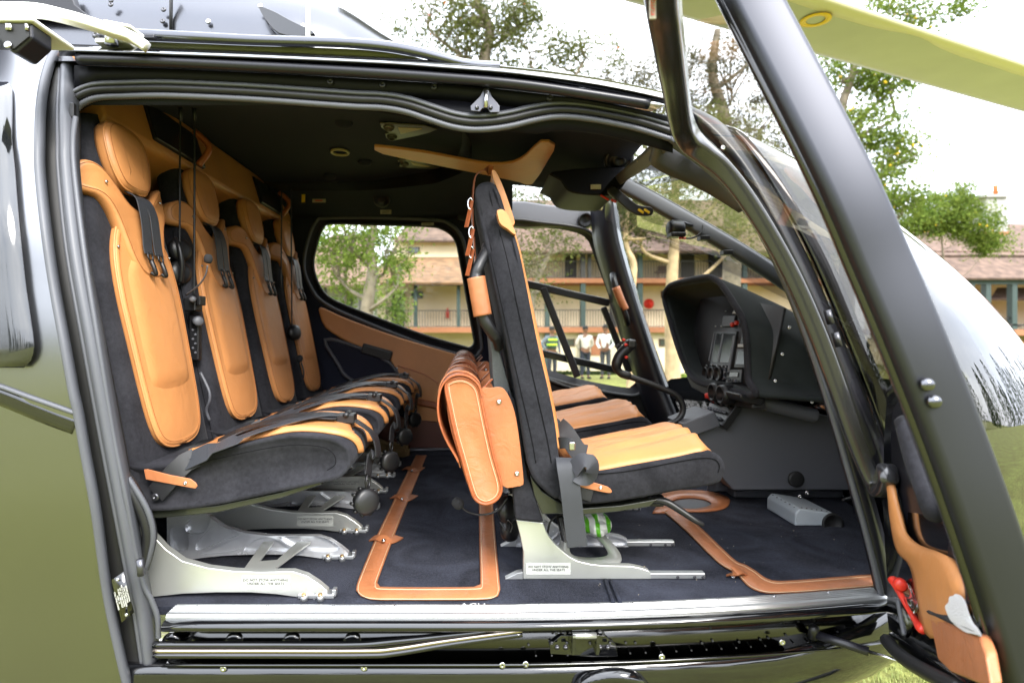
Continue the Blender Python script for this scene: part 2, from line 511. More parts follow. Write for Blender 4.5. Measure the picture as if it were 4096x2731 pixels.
def tilemat(name, c, c2):
    m = mat(name, c, 0.9, c2=c2, vscale=2.2, var=0.25)
    t = m.node_tree; b = t.nodes['Principled BSDF']
    tc = t.nodes.new('ShaderNodeTexCoord'); wv = t.nodes.new('ShaderNodeTexWave'); wv.wave_type = 'BANDS'; wv.bands_direction = 'Z'; wv.wave_profile = 'SAW'
    wv.inputs['Scale'].default_value = 3.0; wv.inputs['Distortion'].default_value = 0.4; wv.inputs['Detail'].default_value = 1
    bp = t.nodes.new('ShaderNodeBump'); bp.inputs['Strength'].default_value = 1; bp.inputs['Distance'].default_value = 0.06
    t.links.new(tc.outputs['Object'], wv.inputs[0]); t.links.new(wv.outputs[1], bp.inputs['Height']); t.links.new(bp.outputs[0], b.inputs['Normal'])
    return m
M_TILE = tilemat('weathered_roof_tile', (0.090, 0.056, 0.040), (0.165, 0.108, 0.080))
M_TILE2 = tilemat('orange_roof_tile', (0.165, 0.098, 0.05), (0.28, 0.155, 0.078))
M_TILE3 = tilemat('pink_roof_tile', (0.125, 0.074, 0.055), (0.215, 0.135, 0.104))

# ground sheet, finer near the camera
def ground():
    xs = sorted(set([-900, -500, -250, -120, -70] + [i * 3 for i in range(-16, 17)] + [70, 120, 250, 500, 900]))
    ys = sorted(set([-900, -500, -250, -150, -110] + [i * 4 for i in range(-25, 0)] + [i * 1.5 for i in range(0, 30)] + [50, 60, 90, 150, 300, 900]))
    V = [Vector((x, y, gz(x, y))) for y in ys for x in xs]
    n = len(xs)
    Fc = [(j * n + i, j * n + i + 1, (j + 1) * n + i + 1, (j + 1) * n + i) for j in range(len(ys) - 1) for i in range(n - 1)]
    mk('ground', V, Fc, M_GRASS, kind='structure', label='mown green lawn round the helicopter')
    V, Fc = [], []
    for i in range(40):
        x = -14 + i
        for y in (12.6 + .25 * math.sin(i * .5), 14.7 + .25 * math.sin(i * .45 + 1)):
            V.append(Vector((x, y, gz(x, y) + .035)))
    Fc = [(2 * i, 2 * i + 1, 2 * i + 3, 2 * i + 2) for i in range(39)]
    mk('path', V, Fc, M_PATH, kind='structure', label='pale gravel path across the lawn')
    rnd = random.Random(5)
    V, Fc = [], []
    for i in range(26000):
        x, y = rnd.uniform(1.3, 4.6), 2.0 + 3.0 * rnd.random() ** 1.3
        h = rnd.uniform(.018, .045); a = rnd.uniform(0, 6.28); t = rnd.uniform(-.6, .6); ww = .003
        b = Vector((x, y, gz(x, y)))
        d = Vector((math.cos(a) * ww, math.sin(a) * ww, 0)); tip = Vector((-math.sin(a) * h * t, math.cos(a) * h * t, h))
        k = len(V); V += [b - d, b + d, b + tip]; Fc.append((k, k + 1, k + 2))
    mk('grass', V, Fc, M_BLADE, recalc=False, kind='stuff', label='short grass blades beneath the open front door', cat='grass')
ground()

def bx(name, u0, u1, v0, v1, d0, d1, mt, par, **k):
    "box whose camera-side face covers photo rect at depth d0"
    return box(name, PX(u0, d0), PX(u1, d0), d0, d1, PZ(v1, d0), PZ(v0, d0), mt, par, smooth=False, **k)
def roof(name, pts, mt, par, th=.12):
    V = [P(*p) for p in pts]
    n = len(V)
    V2 = V + [p - Vector((0, 0, th)) for p in V]
    Fc = [tuple(range(n)), tuple(range(2 * n - 1, n - 1, -1))] + [(i, (i + 1) % n, n + (i + 1) % n, n + i) for i in range(n)]
    return mk(name, V2, Fc, mt, par, smooth=False)
def win(u0, u1, v0, v1, d, par, fr=3):
    f = bx('window', u0, u1, v0, v1, d - .06, d + .02, M_WFRAME, par)
    bx('pane', u0 + fr, u1 - fr, v0 + fr, v1 - fr, d - .075, d - .055, M_WINDOW, f)
def railing(u0, u1, v0, v1, d, par, step=11, panel=False):
    ps = []
    x0, x1, z0, z1 = PX(u0, d), PX(u1, d), PZ(v1, d), PZ(v0, d)
    ps.append(boxv(x0, x1, d - .03, d + .03, z1 - .05, z1)); ps.append(boxv(x0, x1, d - .02, d + .02, z0, z0 + .04))
    n = int((u1 - u0) / step)
    for i in range(n + 1):
        x = x0 + (x1 - x0) * i / max(n, 1)
        ps.append(boxv(x - .012, x + .012, d - .012, d + .012, z0, z1))
    v, f = join(ps)
    return mk('railing', v, f, M_DARKW, par, smooth=False)

def lodge():
    D0, D1, D2 = 30.8, 33.0, 40.0
    # right wing, two storeys with balconies
    g = empty('lodge', P(2500, 1430, 33), label='cream two-storey lodge with green columns and orange balcony edges', cat='building')
    bx('wall', 2085, 3420, 960, 1560, D1, D1 + 4, M_CREAM, g)
    bx('floor_slab', 2090, 3400, 1113, 1131, D0, D1, M_SLAB, g)
    bx('floor_slab', 1540, 3400, 1308, 1330, D0, D1, M_SLAB, g)
    bx('wall', 2090, 3400, 1331, 1560, D0 + .5, D1 - .05, M_CREAM, g)
    for u in (2190, 2333, 2562, 2980):
        bx('column', u - 10, u + 10, 1130, 1560, D0 + .1, D0 + .38, M_GREEN, g)
        if u > 2300: bx('column', u - 9, u + 9, 1000, 1113, D0 + .1, D0 + .38, M_DARKW if u == 2333 else M_GREEN, g)
    bx('column', 2352, 2366, 1000, 1113, D0 + .1, D0 + .3, M_DARKW, g)
    railing(2095, 3390, 1043, 1112, D0 + .2, g)
    railing(2095, 3390, 1238, 1307, D0 + .2, g)
    bx('door', 2725, 2778, 975, 1112, D1 - .08, D1 + .03, M_DARKW, g)
    bx('door', 2835, 2890, 985, 1112, D1 - .08, D1 + .03, M_DARKW, g)
    bx('door', 2260, 2305, 985, 1112, D1 - .08, D1 + .03, M_DARKW, g)
    bx('door', 2440, 2490, 1180, 1308, D1 - .08, D1 + .03, M_DARKW, g)
    bx('door', 2870, 2925, 1180, 1308, D1 - .08, D1 + .03, M_DARKW, g)
    win(2632, 2692, 984, 1010, D1, g); win(2645, 2690, 1163, 1192, D1, g)
    win(2255, 2300, 1355, 1385, D0 + .5, g); win(2637, 2672, 1355, 1385, D0 + .5, g); win(2420, 2460, 1355, 1385, D0 + .5, g)
    bx('timber_panel', 2365, 2412, 1345, 1420, D0 + .44, D0 + .52, M_SLAB, g)
    roof('roof', [(2040, 1003, 30.2), (3440, 1003, 30.2), (3440, 800, 37.5), (2040, 800, 37.5)], M_TILE3, g)
    bx('fascia', 2045, 3435, 1004, 1016, 30.3, 30.42, M_DARKW, g)
    # cross gable with small roof, right of centre
    # left wing: low veranda roof, upper wall set back
    g2 = empty('lodge_wing', P(1700, 1430, 33), label='single-storey lodge wing with orange tiled veranda roof and upper dormer wall', cat='building')
    bx('wall', 1150, 2084, 1130, 1560, D1 + .02, D1 + 4, M_CREAM, g2)
    bx('wall', 1575, 2050, 955, 1036, 35.6, 36.2, M_CREAM, g2)
    roof('roof', [(1430, 1130, 30.3), (2100, 1130, 30.3), (2100, 1028, 35.6), (1560, 1028, 35.6)], M_TILE2, g2)
    roof('roof', [(1575, 962, 35.0), (2120, 962, 35.0), (2120, 840, 40), (1680, 840, 40)], M_TILE, g2)
    bx('fascia', 1432, 2098, 1131, 1142, 30.4, 30.5, M_DARKW, g2)
    win(1632, 1678, 988, 1014, 35.6, g2)
    bx('door', 1566, 1618, 1166, 1306, D1 - .08, D1 + .03, M_DARKW, g2)
    bx('wall_cabinet', 1645, 1690, 1166, 1192, D1 - .3, D1, M_GREEN, g2)
    for u in (1662, 1834, 1975):
        bx('column', u - 7, u + 7, 1140, 1308, D0 + .1, D0 + .35, M_GREEN, g2)
    railing(1622, 2080, 1240, 1307, D0 + .2, g2)
    # far left roof
    g3 = empty('lodge_annex', P(1350, 1430, 28), label='annex with steep pink tiled roof behind the fork-trunked tree', cat='building')
    roof('roof', [(1090, 1140, 26.5), (1520, 1140, 26.5), (1480, 940, 31), (1330, 940, 31)], M_TILE3, g3)
    bx('wall', 1110, 1470, 1142, 1480, 28.0, 31, M_CHIM, g3)
    bx('fascia', 1095, 1512, 1141, 1150, 26.6, 26.7, M_DARKW, g3)
    bx('door', 1385, 1410, 1175, 1330, 27.9, 28.05, M_DARKW, g3)
    for u in (1300, 1378, 1440): bx('column', u - 5, u + 5, 1150, 1420, 26.8, 26.95, M_DARKW, g3)
    # chimney house on the right
    g4 = empty('chimney_house', P(3950, 1430, 40), label='tile-roofed lodge with white chimney and green veranda posts, beyond the nose', cat='building')
    bx('wall', 3650, 4600, 1000, 1560, 41, 46, M_CREAM, g4)
    roof('roof', [(3470, 1020, 38.5), (4700, 1020, 38.5), (4700, 895, 45), (3700, 895, 45)], M_TILE, g4)
    roof('roof', [(3560, 1112, 36), (4700, 1112, 36), (4380, 1010, 39.2), (3690, 1010, 39.2)], M_TILE, g4)
    v, f = join([tubev([P(3690 + i * 23, 1009, 39.1), P(3690 + i * 23 + 21, 1009, 39.1)], .13, 6) for i in range(29)])
    mk('ridge_tiles', v, f, M_TILE3, g4)
    bx('beam', 3580, 4700, 1119, 1137, 36.3, 36.6, M_GREEN, g4)
    for u in (3850, 3890, 3955, 4060, 4160, 4300): bx('column', u - 10, u + 10, 1137, 1500, 36.3, 36.7, M_GREEN, g4)
    bx('floor_slab', 3600, 4700, 1318, 1341, 36.2, 40.9, M_SLAB, g4)
    bx('handrail', 3600, 4700, 1369, 1386, 36.0, 36.15, M_SLAB, g4)
    bx('handrail', 3600, 4700, 1296, 1302, 36.3, 36.36, M_DARKW, g4)
    for i in range(3): tube('brace', [P(3890 + i * 165, 1310, 36.5), P(4055 + i * 165, 1265, 36.5)], .05, M_DARKW, g4, n=5)
    roof('roof', [(3960, 1195, 37.5), (4700, 1195, 37.5), (4700, 1150, 39.5), (3990, 1150, 39.5)], M_TILE3, g4)
    bx('doorway', 3800, 3860, 1145, 1318, 40.9, 41.05, M_DARKW, g4)
    c = bx('chimney', 3945, 4030, 786, 935, 40, 41.5, M_CHIM, g4)
    bx('chimney_cap', 3935, 4037, 778, 787, 39.8, 41.7, M_CHIM, c)
    lathe('chimney_pot', [(.14, 0), (.13, .5), (.16, .62), (.13, .64)], P(3982, 778, 40.7), (0, 0, 1), M_POT, c)
    bx('chimney_flashing', 3940, 4036, 926, 940, 39.93, 41.6, M_SLAB, c)
lodge()
# small fittings on the lodge walls
o = lathe('hose_reel', [(.28, 0), (.28, .1), (.05, .12), (.05, .2)], P(2594, 1215, 32.4), (0, -1, 0), M_RED, label='round red fire-hose reel on the lodge veranda wall', cat='hose reel', n=20)
e = lathe('fire_extinguisher', [(.09, 0), (.09, .42), (.05, .5), (.03, .52), (.03, .58)], P(1790, 1272, 32.8), (0, 0, 1), M_RED, label='red fire extinguisher on the veranda wall seen through the rear window', cat='extinguisher')
e2 = empty('veranda_chair', P(2648, 1112, 32), label='brown wooden chair on the upper lodge balcony', cat='chair')
bx('seat', 2630, 2668, 1085, 1090, 31.6, 32.1, M_WFRAME, e2); bx('backrest', 2632, 2666, 1063, 1084, 32.05, 32.1, M_WFRAME, e2)
for u in (2631, 2664):
    for d in (31.62, 32.0): bx('leg', u, u + 3, 1090, 1112, d, d + .05, M_WFRAME, e2)

# ---------------------------------------------------------------- trees
def leafmat(name, c1, c2):
    m = bpy.data.materials.new(name); m.use_nodes = True
    t = m.node_tree; t.nodes.clear()
    o = t.nodes.new('ShaderNodeOutputMaterial'); mx = t.nodes.new('ShaderNodeMixShader'); d = t.nodes.new('ShaderNodeBsdfDiffuse'); tr = t.nodes.new('ShaderNodeBsdfTranslucent')
    n = t.nodes.new('ShaderNodeTexNoise'); n.inputs['Scale'].default_value = 2.3; n.inputs['Detail'].default_value = 5; r = t.nodes.new('ShaderNodeValToRGB'); tc = t.nodes.new('ShaderNodeTexCoord')
    r.color_ramp.elements[0].color = (*c1, 1); r.color_ramp.elements[1].color = (*c2, 1); r.color_ramp.elements[0].position = .3; r.color_ramp.elements[1].position = .7
    mx.inputs[0].default_value = 0.4
    t.links.new(tc.outputs['Object'], n.inputs[0]); t.links.new(n.outputs[0], r.inputs[0]); t.links.new(r.outputs[0], d.inputs[0]); t.links.new(r.outputs[0], tr.inputs[0])
    t.links.new(d.outputs[0], mx.inputs[1]); t.links.new(tr.outputs[0], mx.inputs[2]); t.links.new(mx.outputs[0], o.inputs[0])
    return m
M_LEAF = leafmat('dull_green_leaves', (0.060, 0.075, 0.024), (0.14, 0.15, 0.048))
M_LEAF2 = leafmat('fresh_green_leaves', (0.065, 0.115, 0.024), (0.20, 0.25, 0.050))
M_LEAF3 = leafmat('grey_green_leaves', (0.060, 0.060, 0.032), (0.13, 0.118, 0.066))
M_LEAFD = leafmat('dark_green_leaves', (0.020, 0.032, 0.012), (0.045, 0.065, 0.020))
M_BARK = mat('grey_bark', (0.17, 0.14, 0.10), 0.95, bump=0.8, bscale=16, var=0.3, vscale=5, bdist=.03)
M_BARKP = mat('pale_bark', (0.38, 0.28, 0.16), 0.95, bump=0.6, bscale=12, var=0.22, vscale=4, bdist=.03)
M_FLOW = mat('yellow_blossom', (0.75, 0.5, 0.02), 0.8)
M_FLOWR = mat('orange_red_blossom', (0.6, 0.12, 0.03), 0.8)
def tree(base, trunk, blobs, label, leafm=None, bark=None, r0=.16, leaf=.13, per=60, nclump=40, flowers=0, fm=None, seed=1, group=None, name='tree', clump_r=.42, gnarl=.25):
    """base: root point; trunk: path points above it; blobs: crown ellipsoids (centre, rx, ry, rz)"""
    rnd = random.Random(seed)
    leafm = leafm or M_LEAF; bark = bark or M_BARK
    g = empty(name, base, label=label, cat='tree', group=group)
    path = cr([Vector(base) - Vector((0, 0, .3))] + [Vector(t) for t in trunk], 6)
    n = len(path)
    parts = [tubev(path, [r0 * (1.25 - .85 * i / (n - 1)) for i in range(n)], 9)]
    LV, LF, FV, FF = [], [], [], []
    for (c, rx, ry, rz) in blobs:
        c = Vector(c)
        hd = lambda i: math.hypot(path[i].x - c.x, path[i].y - c.y)
        near = min(range(n // 4, n), key=lambda i: abs((c.z - path[i].z) - .9 * hd(i) - .3))
        s = path[near]
        low = c - Vector((0, 0, rz * .6))
        mid = s.lerp(low, .55) + Vector((rnd.gauss(0, gnarl), rnd.gauss(0, gnarl), -.12 * hd(near)))
        main = cr([s, mid, low, c], 4)
        rr = r0 * .34
        parts.append(tubev(main, [rr * (1 - .75 * i / (len(main) - 1)) for i in range(len(main))], 6, False))
        for k in range(7):
            o_ = main[rnd.randrange(len(main) // 2, len(main))]
            q = Vector((rnd.gauss(0, .5) * rx, rnd.gauss(0, .5) * ry, rnd.uniform(.1, .9) * rz)); e = c + q
            tw = cr([o_, o_.lerp(e, .5) + Vector((rnd.gauss(0, gnarl * .5), rnd.gauss(0, gnarl * .5), rnd.gauss(0, gnarl * .4))), e], 4)
            parts.append(tubev(tw, [rr * .35 * (1 - .85 * i / (len(tw) - 1)) + .004 for i in range(len(tw))], 5, False))
        vol = max(4, int(2.6 * nclump * (rx * ry * rz) ** .5))
        for k in range(vol):
            while True:
                q = Vector((rnd.uniform(-1, 1), rnd.uniform(-1, 1), rnd.uniform(-1, 1)))
                if q.length < 1: break
            q = q.normalized() * (q.length ** .45)
            e = c + Vector((q.x * rx, q.y * ry, q.z * rz)) * (1 + .35 * noise.noise(Vector((q.x * 2 + seed, q.y * 2, q.z * 2))))
            cr_ = clump_r * rnd.uniform(.5, 1.9)
            for j in range(int(.95 * per * rnd.uniform(.3, 1.5))):
                p = e + Vector((rnd.gauss(0, cr_ * .55), rnd.gauss(0, cr_ * .55), rnd.gauss(0, cr_ * .4)))
                s1 = leaf * rnd.uniform(.5, 1.15)
                a = Vector((rnd.gauss(0, 1), rnd.gauss(0, 1), rnd.gauss(0, .7))).normalized()
                b = a.cross(Vector((rnd.gauss(0, 1), rnd.gauss(0, 1), rnd.gauss(0, 1)))).normalized()
                i0 = len(LV)
                LV += [p - a * s1 * .5, p + b * s1 * .24, p + a * s1 * .5, p - b * s1 * .24]
                LF.append((i0, i0 + 1, i0 + 2, i0 + 3))
            if rnd.random() < flowers:
                for j in range(3):
                    p = e + Vector((rnd.gauss(0, cr_ * .5), rnd.gauss(0, cr_ * .5), rnd.gauss(.1, cr_ * .4)))
                    fs = rnd.uniform(.25, .65); vv, ff = lathev([(.02 * fs, 0), (.09 * fs, .04 * fs), (.07 * fs, .1 * fs), (.01, .12 * fs)], p, (rnd.gauss(0, .4), rnd.gauss(0, .4), 1), 6)
                    i0 = len(FV); FV += vv; FF += [tuple(i + i0 for i in q) for q in ff]
    v, f = join(parts)
    mk('trunk', v, f, bark, g)
    mk('crown', LV, LF, leafm, g, recalc=False, smooth=False)
    if FV: mk('blossom', FV, FF, fm or M_FLOW, g)
    return g
def gp(u, d):
    x = PX(u, d); return Vector((x, d, gz(x, d)))
# fork-trunked tree seen through the rear window
d = 11.0
tree(gp(1460, d), [P(1462, 1330, d), P(1472, 1200, d), P(1490, 1080, d), P(1480, 1000, d), P(1495, 900, d), P(1500, 780, d)],
     [(P(1400, 930, d), 1.0, .8, .45), (P(1540, 1000, d), .6, .7, .5), (P(1500, 830, d), 1.1, .9, .5), (P(1330, 1000, d + .3), .5, .5, .6), (P(1590, 1090, d), .25, .4, .4)],
     'fork-trunked tree with sparse leaves framed by the rear cabin window', M_LEAF2, bark=M_BARK, r0=.125, leaf=.10, per=30, nclump=34, seed=3, clump_r=.26, gnarl=.2)
d = 12.5
for i, (u, hgt, s) in enumerate(((1380, 1000, 8), (1545, 1150, 9))):
    tree(gp(u, d + i), [P(u, 1300, d + i), P(u + 5, 1120, d + i), P(u, hgt, d + i)], [(P(u, (1240 if i else 1090), d + i), .45, .4, .75)],
         ['slender leafy sapling beside the fork-trunked tree', 'bushy young tree in front of the dark lodge door'][i], M_LEAF2, r0=.03, leaf=.11, per=34, nclump=50, seed=s, clump_r=.22, gnarl=.1)
# twiggy tree through the far front door window
d = 14
tree(gp(2110, d), [P(2120, 1300, d), P(2150, 1120, d), P(2200, 1010, d), P(2230, 930, d)],
     [(P(2150, 1000, d), .9, .7, .5), (P(2130, 1120, d), .5, .5, .5), (P(2250, 960, d), .6, .5, .4), (P(2230, 760, d), 1.6, .9, .7), (P(2160, 770, d), 1.2, .9, .6)],
     'twiggy tree seen through the far front door window', M_LEAF, r0=.08, leaf=.10, per=22, nclump=30, seed=11, clump_r=.26, gnarl=.35)
# pale trunks between the far front pillar and the glare shield
d = 16.5
tree(gp(2690, d), [P(2690, 1420, d), P(2685, 1250, d), P(2690, 1080, d), P(2700, 930, d), P(2700, 760, d), P(2690, 600, d)],
     [(P(2650, 760, d), 2.2, 1.2, .8), (P(2880, 700, d), 2.0, 1.0, .8), (P(2560, 900, d), .9, .8, .6), (P(2950, 920, d), 1.4, .8, .6), (P(2760, 560, d), 2.4, 1.2, .9)],
     'tall pale-trunked tree seen through the windscreen', M_LEAF, bark=M_BARKP, r0=.19, leaf=.13, per=42, nclump=24, seed=21, clump_r=.4)
d = 15.5
tree(gp(2520, d), [P(2535, 1400, d), P(2525, 1200, d), P(2535, 1060, d), P(2505, 980, d), P(2510, 850, d)],
     [(P(2480, 900, d), .8, .6, .6), (P(2560, 830, d), .9, .6, .5)], 'thin knotty tree just ahead of the far front pillar', M_LEAF, bark=M_BARKP, r0=.12, leaf=.11, per=30, nclump=30, seed=23, clump_r=.3)
# trees above the roof line
d = 24
tree(gp(1940, d), [P(1935, 900, d), P(1935, 500, d), P(1935, 250, d), P(1960, 120, d), P(1900, 0, d)],
     [(P(1720, 60, d), 2.4, 1.5, 1.1), (P(1950, 40, d), 2.2, 1.5, 1.3), (P(2120, 210, d), 2.2, 1.2, .8), (P(1860, 190, d), 1.0, 1.0, .6), (P(2060, 60, d), 1.2, 1, 1.0), (P(1950, 420, d), 3.5, 1.5, 1.4), (P(2330, 215, d), 1.9, 1.0, .7)],
     'tall open-crowned tree above the cabin roof', M_LEAF, r0=.34, leaf=.17, per=46, nclump=19, flowers=.03, fm=M_FLOWR, seed=31, clump_r=.55, gnarl=.6)
d = 26
tree(gp(2900, d), [P(2930, 1000, d), P(2920, 700, d), P(2900, 480, d), P(2850, 300, d), P(2870, 120, d)],
     [(P(2700, 340, d), 2.6, 1.5, 1.6), (P(2920, 320, d), 2.8, 1.6, 1.9), (P(3040, 520, d), 2.4, 1.5, 1.5), (P(2620, 480, d), 2.2, 1.2, 1.2), (P(2830, 560, d), 2.6, 1.5, 1.0), (P(2500, 330, d), 1.6, 1, 1.1), (P(3020, 180, d), 1.3, 1, .8)],
     'twiggy grey-green tree seen through the open door window', M_LEAF3, r0=.36, leaf=.15, per=40, nclump=22, seed=37, clump_r=.55, gnarl=.7)
d = 19
tree(gp(3385, d), [P(3385, 1000, d), P(3370, 700, d), P(3365, 450, d), P(3400, 330, d), P(3440, 180, d)],
     [(P(3410, 270, d), 1.3, 1.0, .8), (P(3560, 330, d), .9, .8, .55), (P(3440, 520, d), 1.1, 1, .7), (P(3580, 600, d), .95, .8, .65), (P(3470, 760, d), 1.3, 1, .8), (P(3640, 60, d), 1.8, 1.2, .6), (P(3600, 830, d), .7, .7, .5), (P(3700, 230, d), .35, .5, .25)],
     'bright green tree with yellow blossom beside the rotor blade', M_LEAF2, r0=.20, leaf=.15, per=50, nclump=30, flowers=.07, seed=41, clump_r=.42, gnarl=.4)
d = 29
tree(gp(3780, d), [P(3780, 1150, d), P(3770, 1000, d), P(3760, 880, d)],
     [(P(3760, 850, d), 1.5, 1, .9), (P(3870, 890, d), 1.3, 1, .8), (P(3680, 900, d), 1.0, 1, .5), (P(3940, 975, d), .8, .7, .45), (P(3830, 790, d), .5, .5, .6)],
     'low green tree with yellow flowers against the white chimney', M_LEAF2, r0=.06, leaf=.17, per=60, nclump=34, flowers=.04, seed=43, clump_r=.42)
# hedge at the foot of the lodge
def hedge(name, u0, u1, v0, d, label, lm, seed, cat='hedge'):
    rnd = random.Random(seed); V, Fc = [], []
    x0, x1 = PX(u0, d), PX(u1, d)
    z1 = PZ(v0, d)
    for i in range(int(2600 * (x1 - x0) / 3)):
        x = rnd.uniform(x0, x1); y = d + rnd.uniform(-.35, .35); zb = gz(x, y)
        p = Vector((x, y, zb + (z1 - zb) * rnd.random() ** .6 * (1 + .15 * noise.noise(Vector((x * 2, 0, 0))))))
        a = Vector((rnd.gauss(0, 1), rnd.gauss(0, 1), rnd.gauss(0, 1))).normalized(); b = a.orthogonal().normalized(); s = .09 * rnd.uniform(.6, 1.3)
        k = len(V); V += [p - a * s, p + b * s * .5, p + a * s, p - b * s * .5]; Fc.append((k, k + 1, k + 2, k + 3))
    mk(name, V, Fc, lm, recalc=False, smooth=False, label=label, cat=cat)
hedge('hedge', 2050, 2560, 1490, 22.0, 'dark low hedge behind the standing people', M_LEAFD, 3)
hedge('shrub', 2725, 2830, 1500, 18.0, 'bright green shrub beside the pale tree trunk', M_LEAF2, 4, 'shrub')
# wooded edge of the course, behind the photographer (seen only in reflections)
def treeline():
    rnd = random.Random(9); V, Fc = [], []
    for i in range(90):
        x = -75 + i * 1.9 + rnd.uniform(-1, 1); y = -rnd.uniform(42, 60); hh = rnd.uniform(6, 15); r_ = hh * rnd.uniform(.16, .3); zb = gz(x, y)
        for j in range(800):
            t = rnd.random(); rr = r_ * (1 - t) ** .6 * rnd.uniform(.4, 1.1); a = rnd.uniform(0, 6.28)
            p = Vector((x + rr * math.cos(a), y + rr * math.sin(a), zb + .8 + t * hh)); s = rnd.uniform(.12, .32)
            q = Vector((rnd.gauss(0, 1), rnd.gauss(0, 1), rnd.gauss(0, 1))).normalized(); b = q.orthogonal().normalized()
            k = len(V); V += [p - q * s, p + b * s * .6, p + q * s, p - b * s * .6]; Fc.append((k, k + 1, k + 2, k + 3))
    for i in range(34):
        x = rnd.uniform(74, 100); y = -42 + i * 2.4; hh = rnd.uniform(7, 17); r_ = hh * rnd.uniform(.16, .28); zb = gz(x, y)
        for j in range(500):
            t = rnd.random(); rr = r_ * (1 - t) ** .6 * rnd.uniform(.4, 1.1); a = rnd.uniform(0, 6.28)
            p = Vector((x + rr * math.cos(a), y + rr * math.sin(a), zb + .8 + t * hh)); s = rnd.uniform(.15, .4)
            q = Vector((rnd.gauss(0, 1), rnd.gauss(0, 1), rnd.gauss(0, 1))).normalized(); b = q.orthogonal().normalized()
            k = len(V); V += [p - q * s, p + b * s * .6, p + q * s, p - b * s * .6]; Fc.append((k, k + 1, k + 2, k + 3))
    mk('treeline', V, Fc, M_LEAFD, recalc=False, smooth=False, kind='stuff', label='dark row of tall trees mirrored in the glossy nose and door', cat='trees')
treeline()

# ---------------------------------------------------------------- people on the lawn
M_SKIN = mat('brown_skin', (0.16, 0.075, 0.04), 0.6)
M_HAIR = mat('black_hair', (0.01, 0.009, 0.008), 0.7)
def skinmesh(name, joints, edges, mt, par, sub=2):
    m = mesh(name, [j[0] for j in joints], [])
    m.edges.add(len(edges))
    for i, e in enumerate(edges): m.edges[i].vertices = e
    m.update()
    o = mo(name, m, mt, par, smooth=False)
    o.modifiers.new('k', 'SKIN')
    sv = m.skin_vertices[0].data
    for i, j in enumerate(joints): sv[i].radius = (j[1], j[2] if len(j) > 2 else j[1])
    sv[0].use_root = True
    s = o.modifiers.new('d', 'SUBSURF'); s.levels = sub; s.render_levels = sub
    return o
def person(loc, h, face, arms, shirt, trousers, label, extra=None):
    g = empty('person', loc, label=label, cat='person', group='people standing on the lawn')
    k = h / 1.75
    L0 = Vector(loc)
    def q(x, y, z):
        c, s = math.cos(face), math.sin(face)
        return L0 + Vector((x * c - y * s, x * s + y * c, z)) * k
    J = [(q(0, 0, .95), .13, .10), (q(0, 0, 1.15), .125, .095), (q(0, 0, 1.36), .15, .10), (q(0, 0, 1.47), .07), (q(0, -.01, 1.53), .052), (q(0, -.02, 1.62), .085, .09), (q(0, -.02, 1.70), .075, .085)]
    E = [(0, 1), (1, 2), (2, 3), (3, 4), (4, 5), (5, 6)]
    SJ = [(q(0, 0, .93), .15, .115), (q(0, 0, 1.15), .145, .112), (q(0, 0, 1.36), .165, .115), (q(0, 0, 1.455), .08)]
    SE = [(0, 1), (1, 2), (2, 3)]
    TJ = [(q(0, 0, .96), .14, .11)]; TE = []
    for s in (-1, 1):
        a = arms[s]
        i = len(J)
        J += [(q(s * .19, 0, 1.40), .055), (q(*a[0]), .042), (q(*a[1]), .030), (q(*a[2]), .035, .02)]
        E += [(2, i), (i, i + 1), (i + 1, i + 2), (i + 2, i + 3)]
        i = len(SJ)
        SJ += [(q(s * .195, 0, 1.40), .066), (q(*a[0]), .055), (q(*a[1]), .042)]
        SE += [(2, i), (i, i + 1), (i + 1, i + 2)]
        i = len(J)
        J += [(q(s * .09, 0, .88), .085), (q(s * .10, -.01, .48), .055), (q(s * .11, .02, .09), .038), (q(s * .12, -.12, .035), .035, .025)]
        E += [(0, i), (i, i + 1), (i + 1, i + 2), (i + 2, i + 3)]
        i = len(TJ)
        TJ += [(q(s * .09, 0, .86), .10), (q(s * .10, -.01, .48), .072), (q(s * .11, .02, .10), .055)]
        TE += [(0, i), (i, i + 1), (i + 1, i + 2)]
    skinmesh('body', J, E, M_SKIN, g)
    skinmesh('shirt', SJ, SE, shirt, g)
    skinmesh('trousers', TJ, TE, trousers, g)
    v, f = lathev([(.02, .12), (.07, .10), (.095, .04), (.096, -.02)], q(0, .0, 1.665), (0, 0, 1), 12)
    mk('hair', v, f, M_HAIR, g)
    fd = q(0, -1, 1.6) - q(0, 0, 1.6)
    for s in (-1, 1): lathe('ear', [(.02, -.008), (.025, .0), (.018, .008)], q(s * .082, -.01, 1.615), q(1, 0, 0) - q(0, 0, 0), M_SKIN, g, n=8)
    lathe('nose', [(.016, 0), (.012, .02), (.004, .03)], q(0, -.10, 1.61), fd, M_SKIN, g, n=6)
    for s in (-1, 1):
        v, f = join([tubev([q(s * .11, .04, .04), q(s * .115, -.05, .04), q(s * .12, -.16, .03)], [.045 * k, .05 * k, .035 * k], 8)])
        mk('shoe', v, f, M_INK, g)
    return g, q, k
down = {s: ((s * .27, .02, 1.14), (s * .27, -.04, .90), (s * .26, -.06, .82)) for s in (-1, 1)}
clasp = {s: ((s * .28, .01, 1.14), (s * .14, -.17, .98), (s * .03, -.2, .94)) for s in (-1, 1)}
behind = {s: ((s * .29, .06, 1.15), (s * .16, .16, .98), (s * .03, .18, .95)) for s in (-1, 1)}
hip = {-1: ((-.36, .05, 1.20), (-.24, -.02, 1.0), (-.16, -.06, .98)), 1: down[1]}
M_SWEAT = mat('mottled_white_sweater', (0.75, 0.70, 0.64), 0.9, c2=(0.30, 0.26, 0.22), vscale=34)
M_SHIRT = mat('pale_grey_shirt', (0.62, 0.63, 0.62), 0.9, var=0.1)
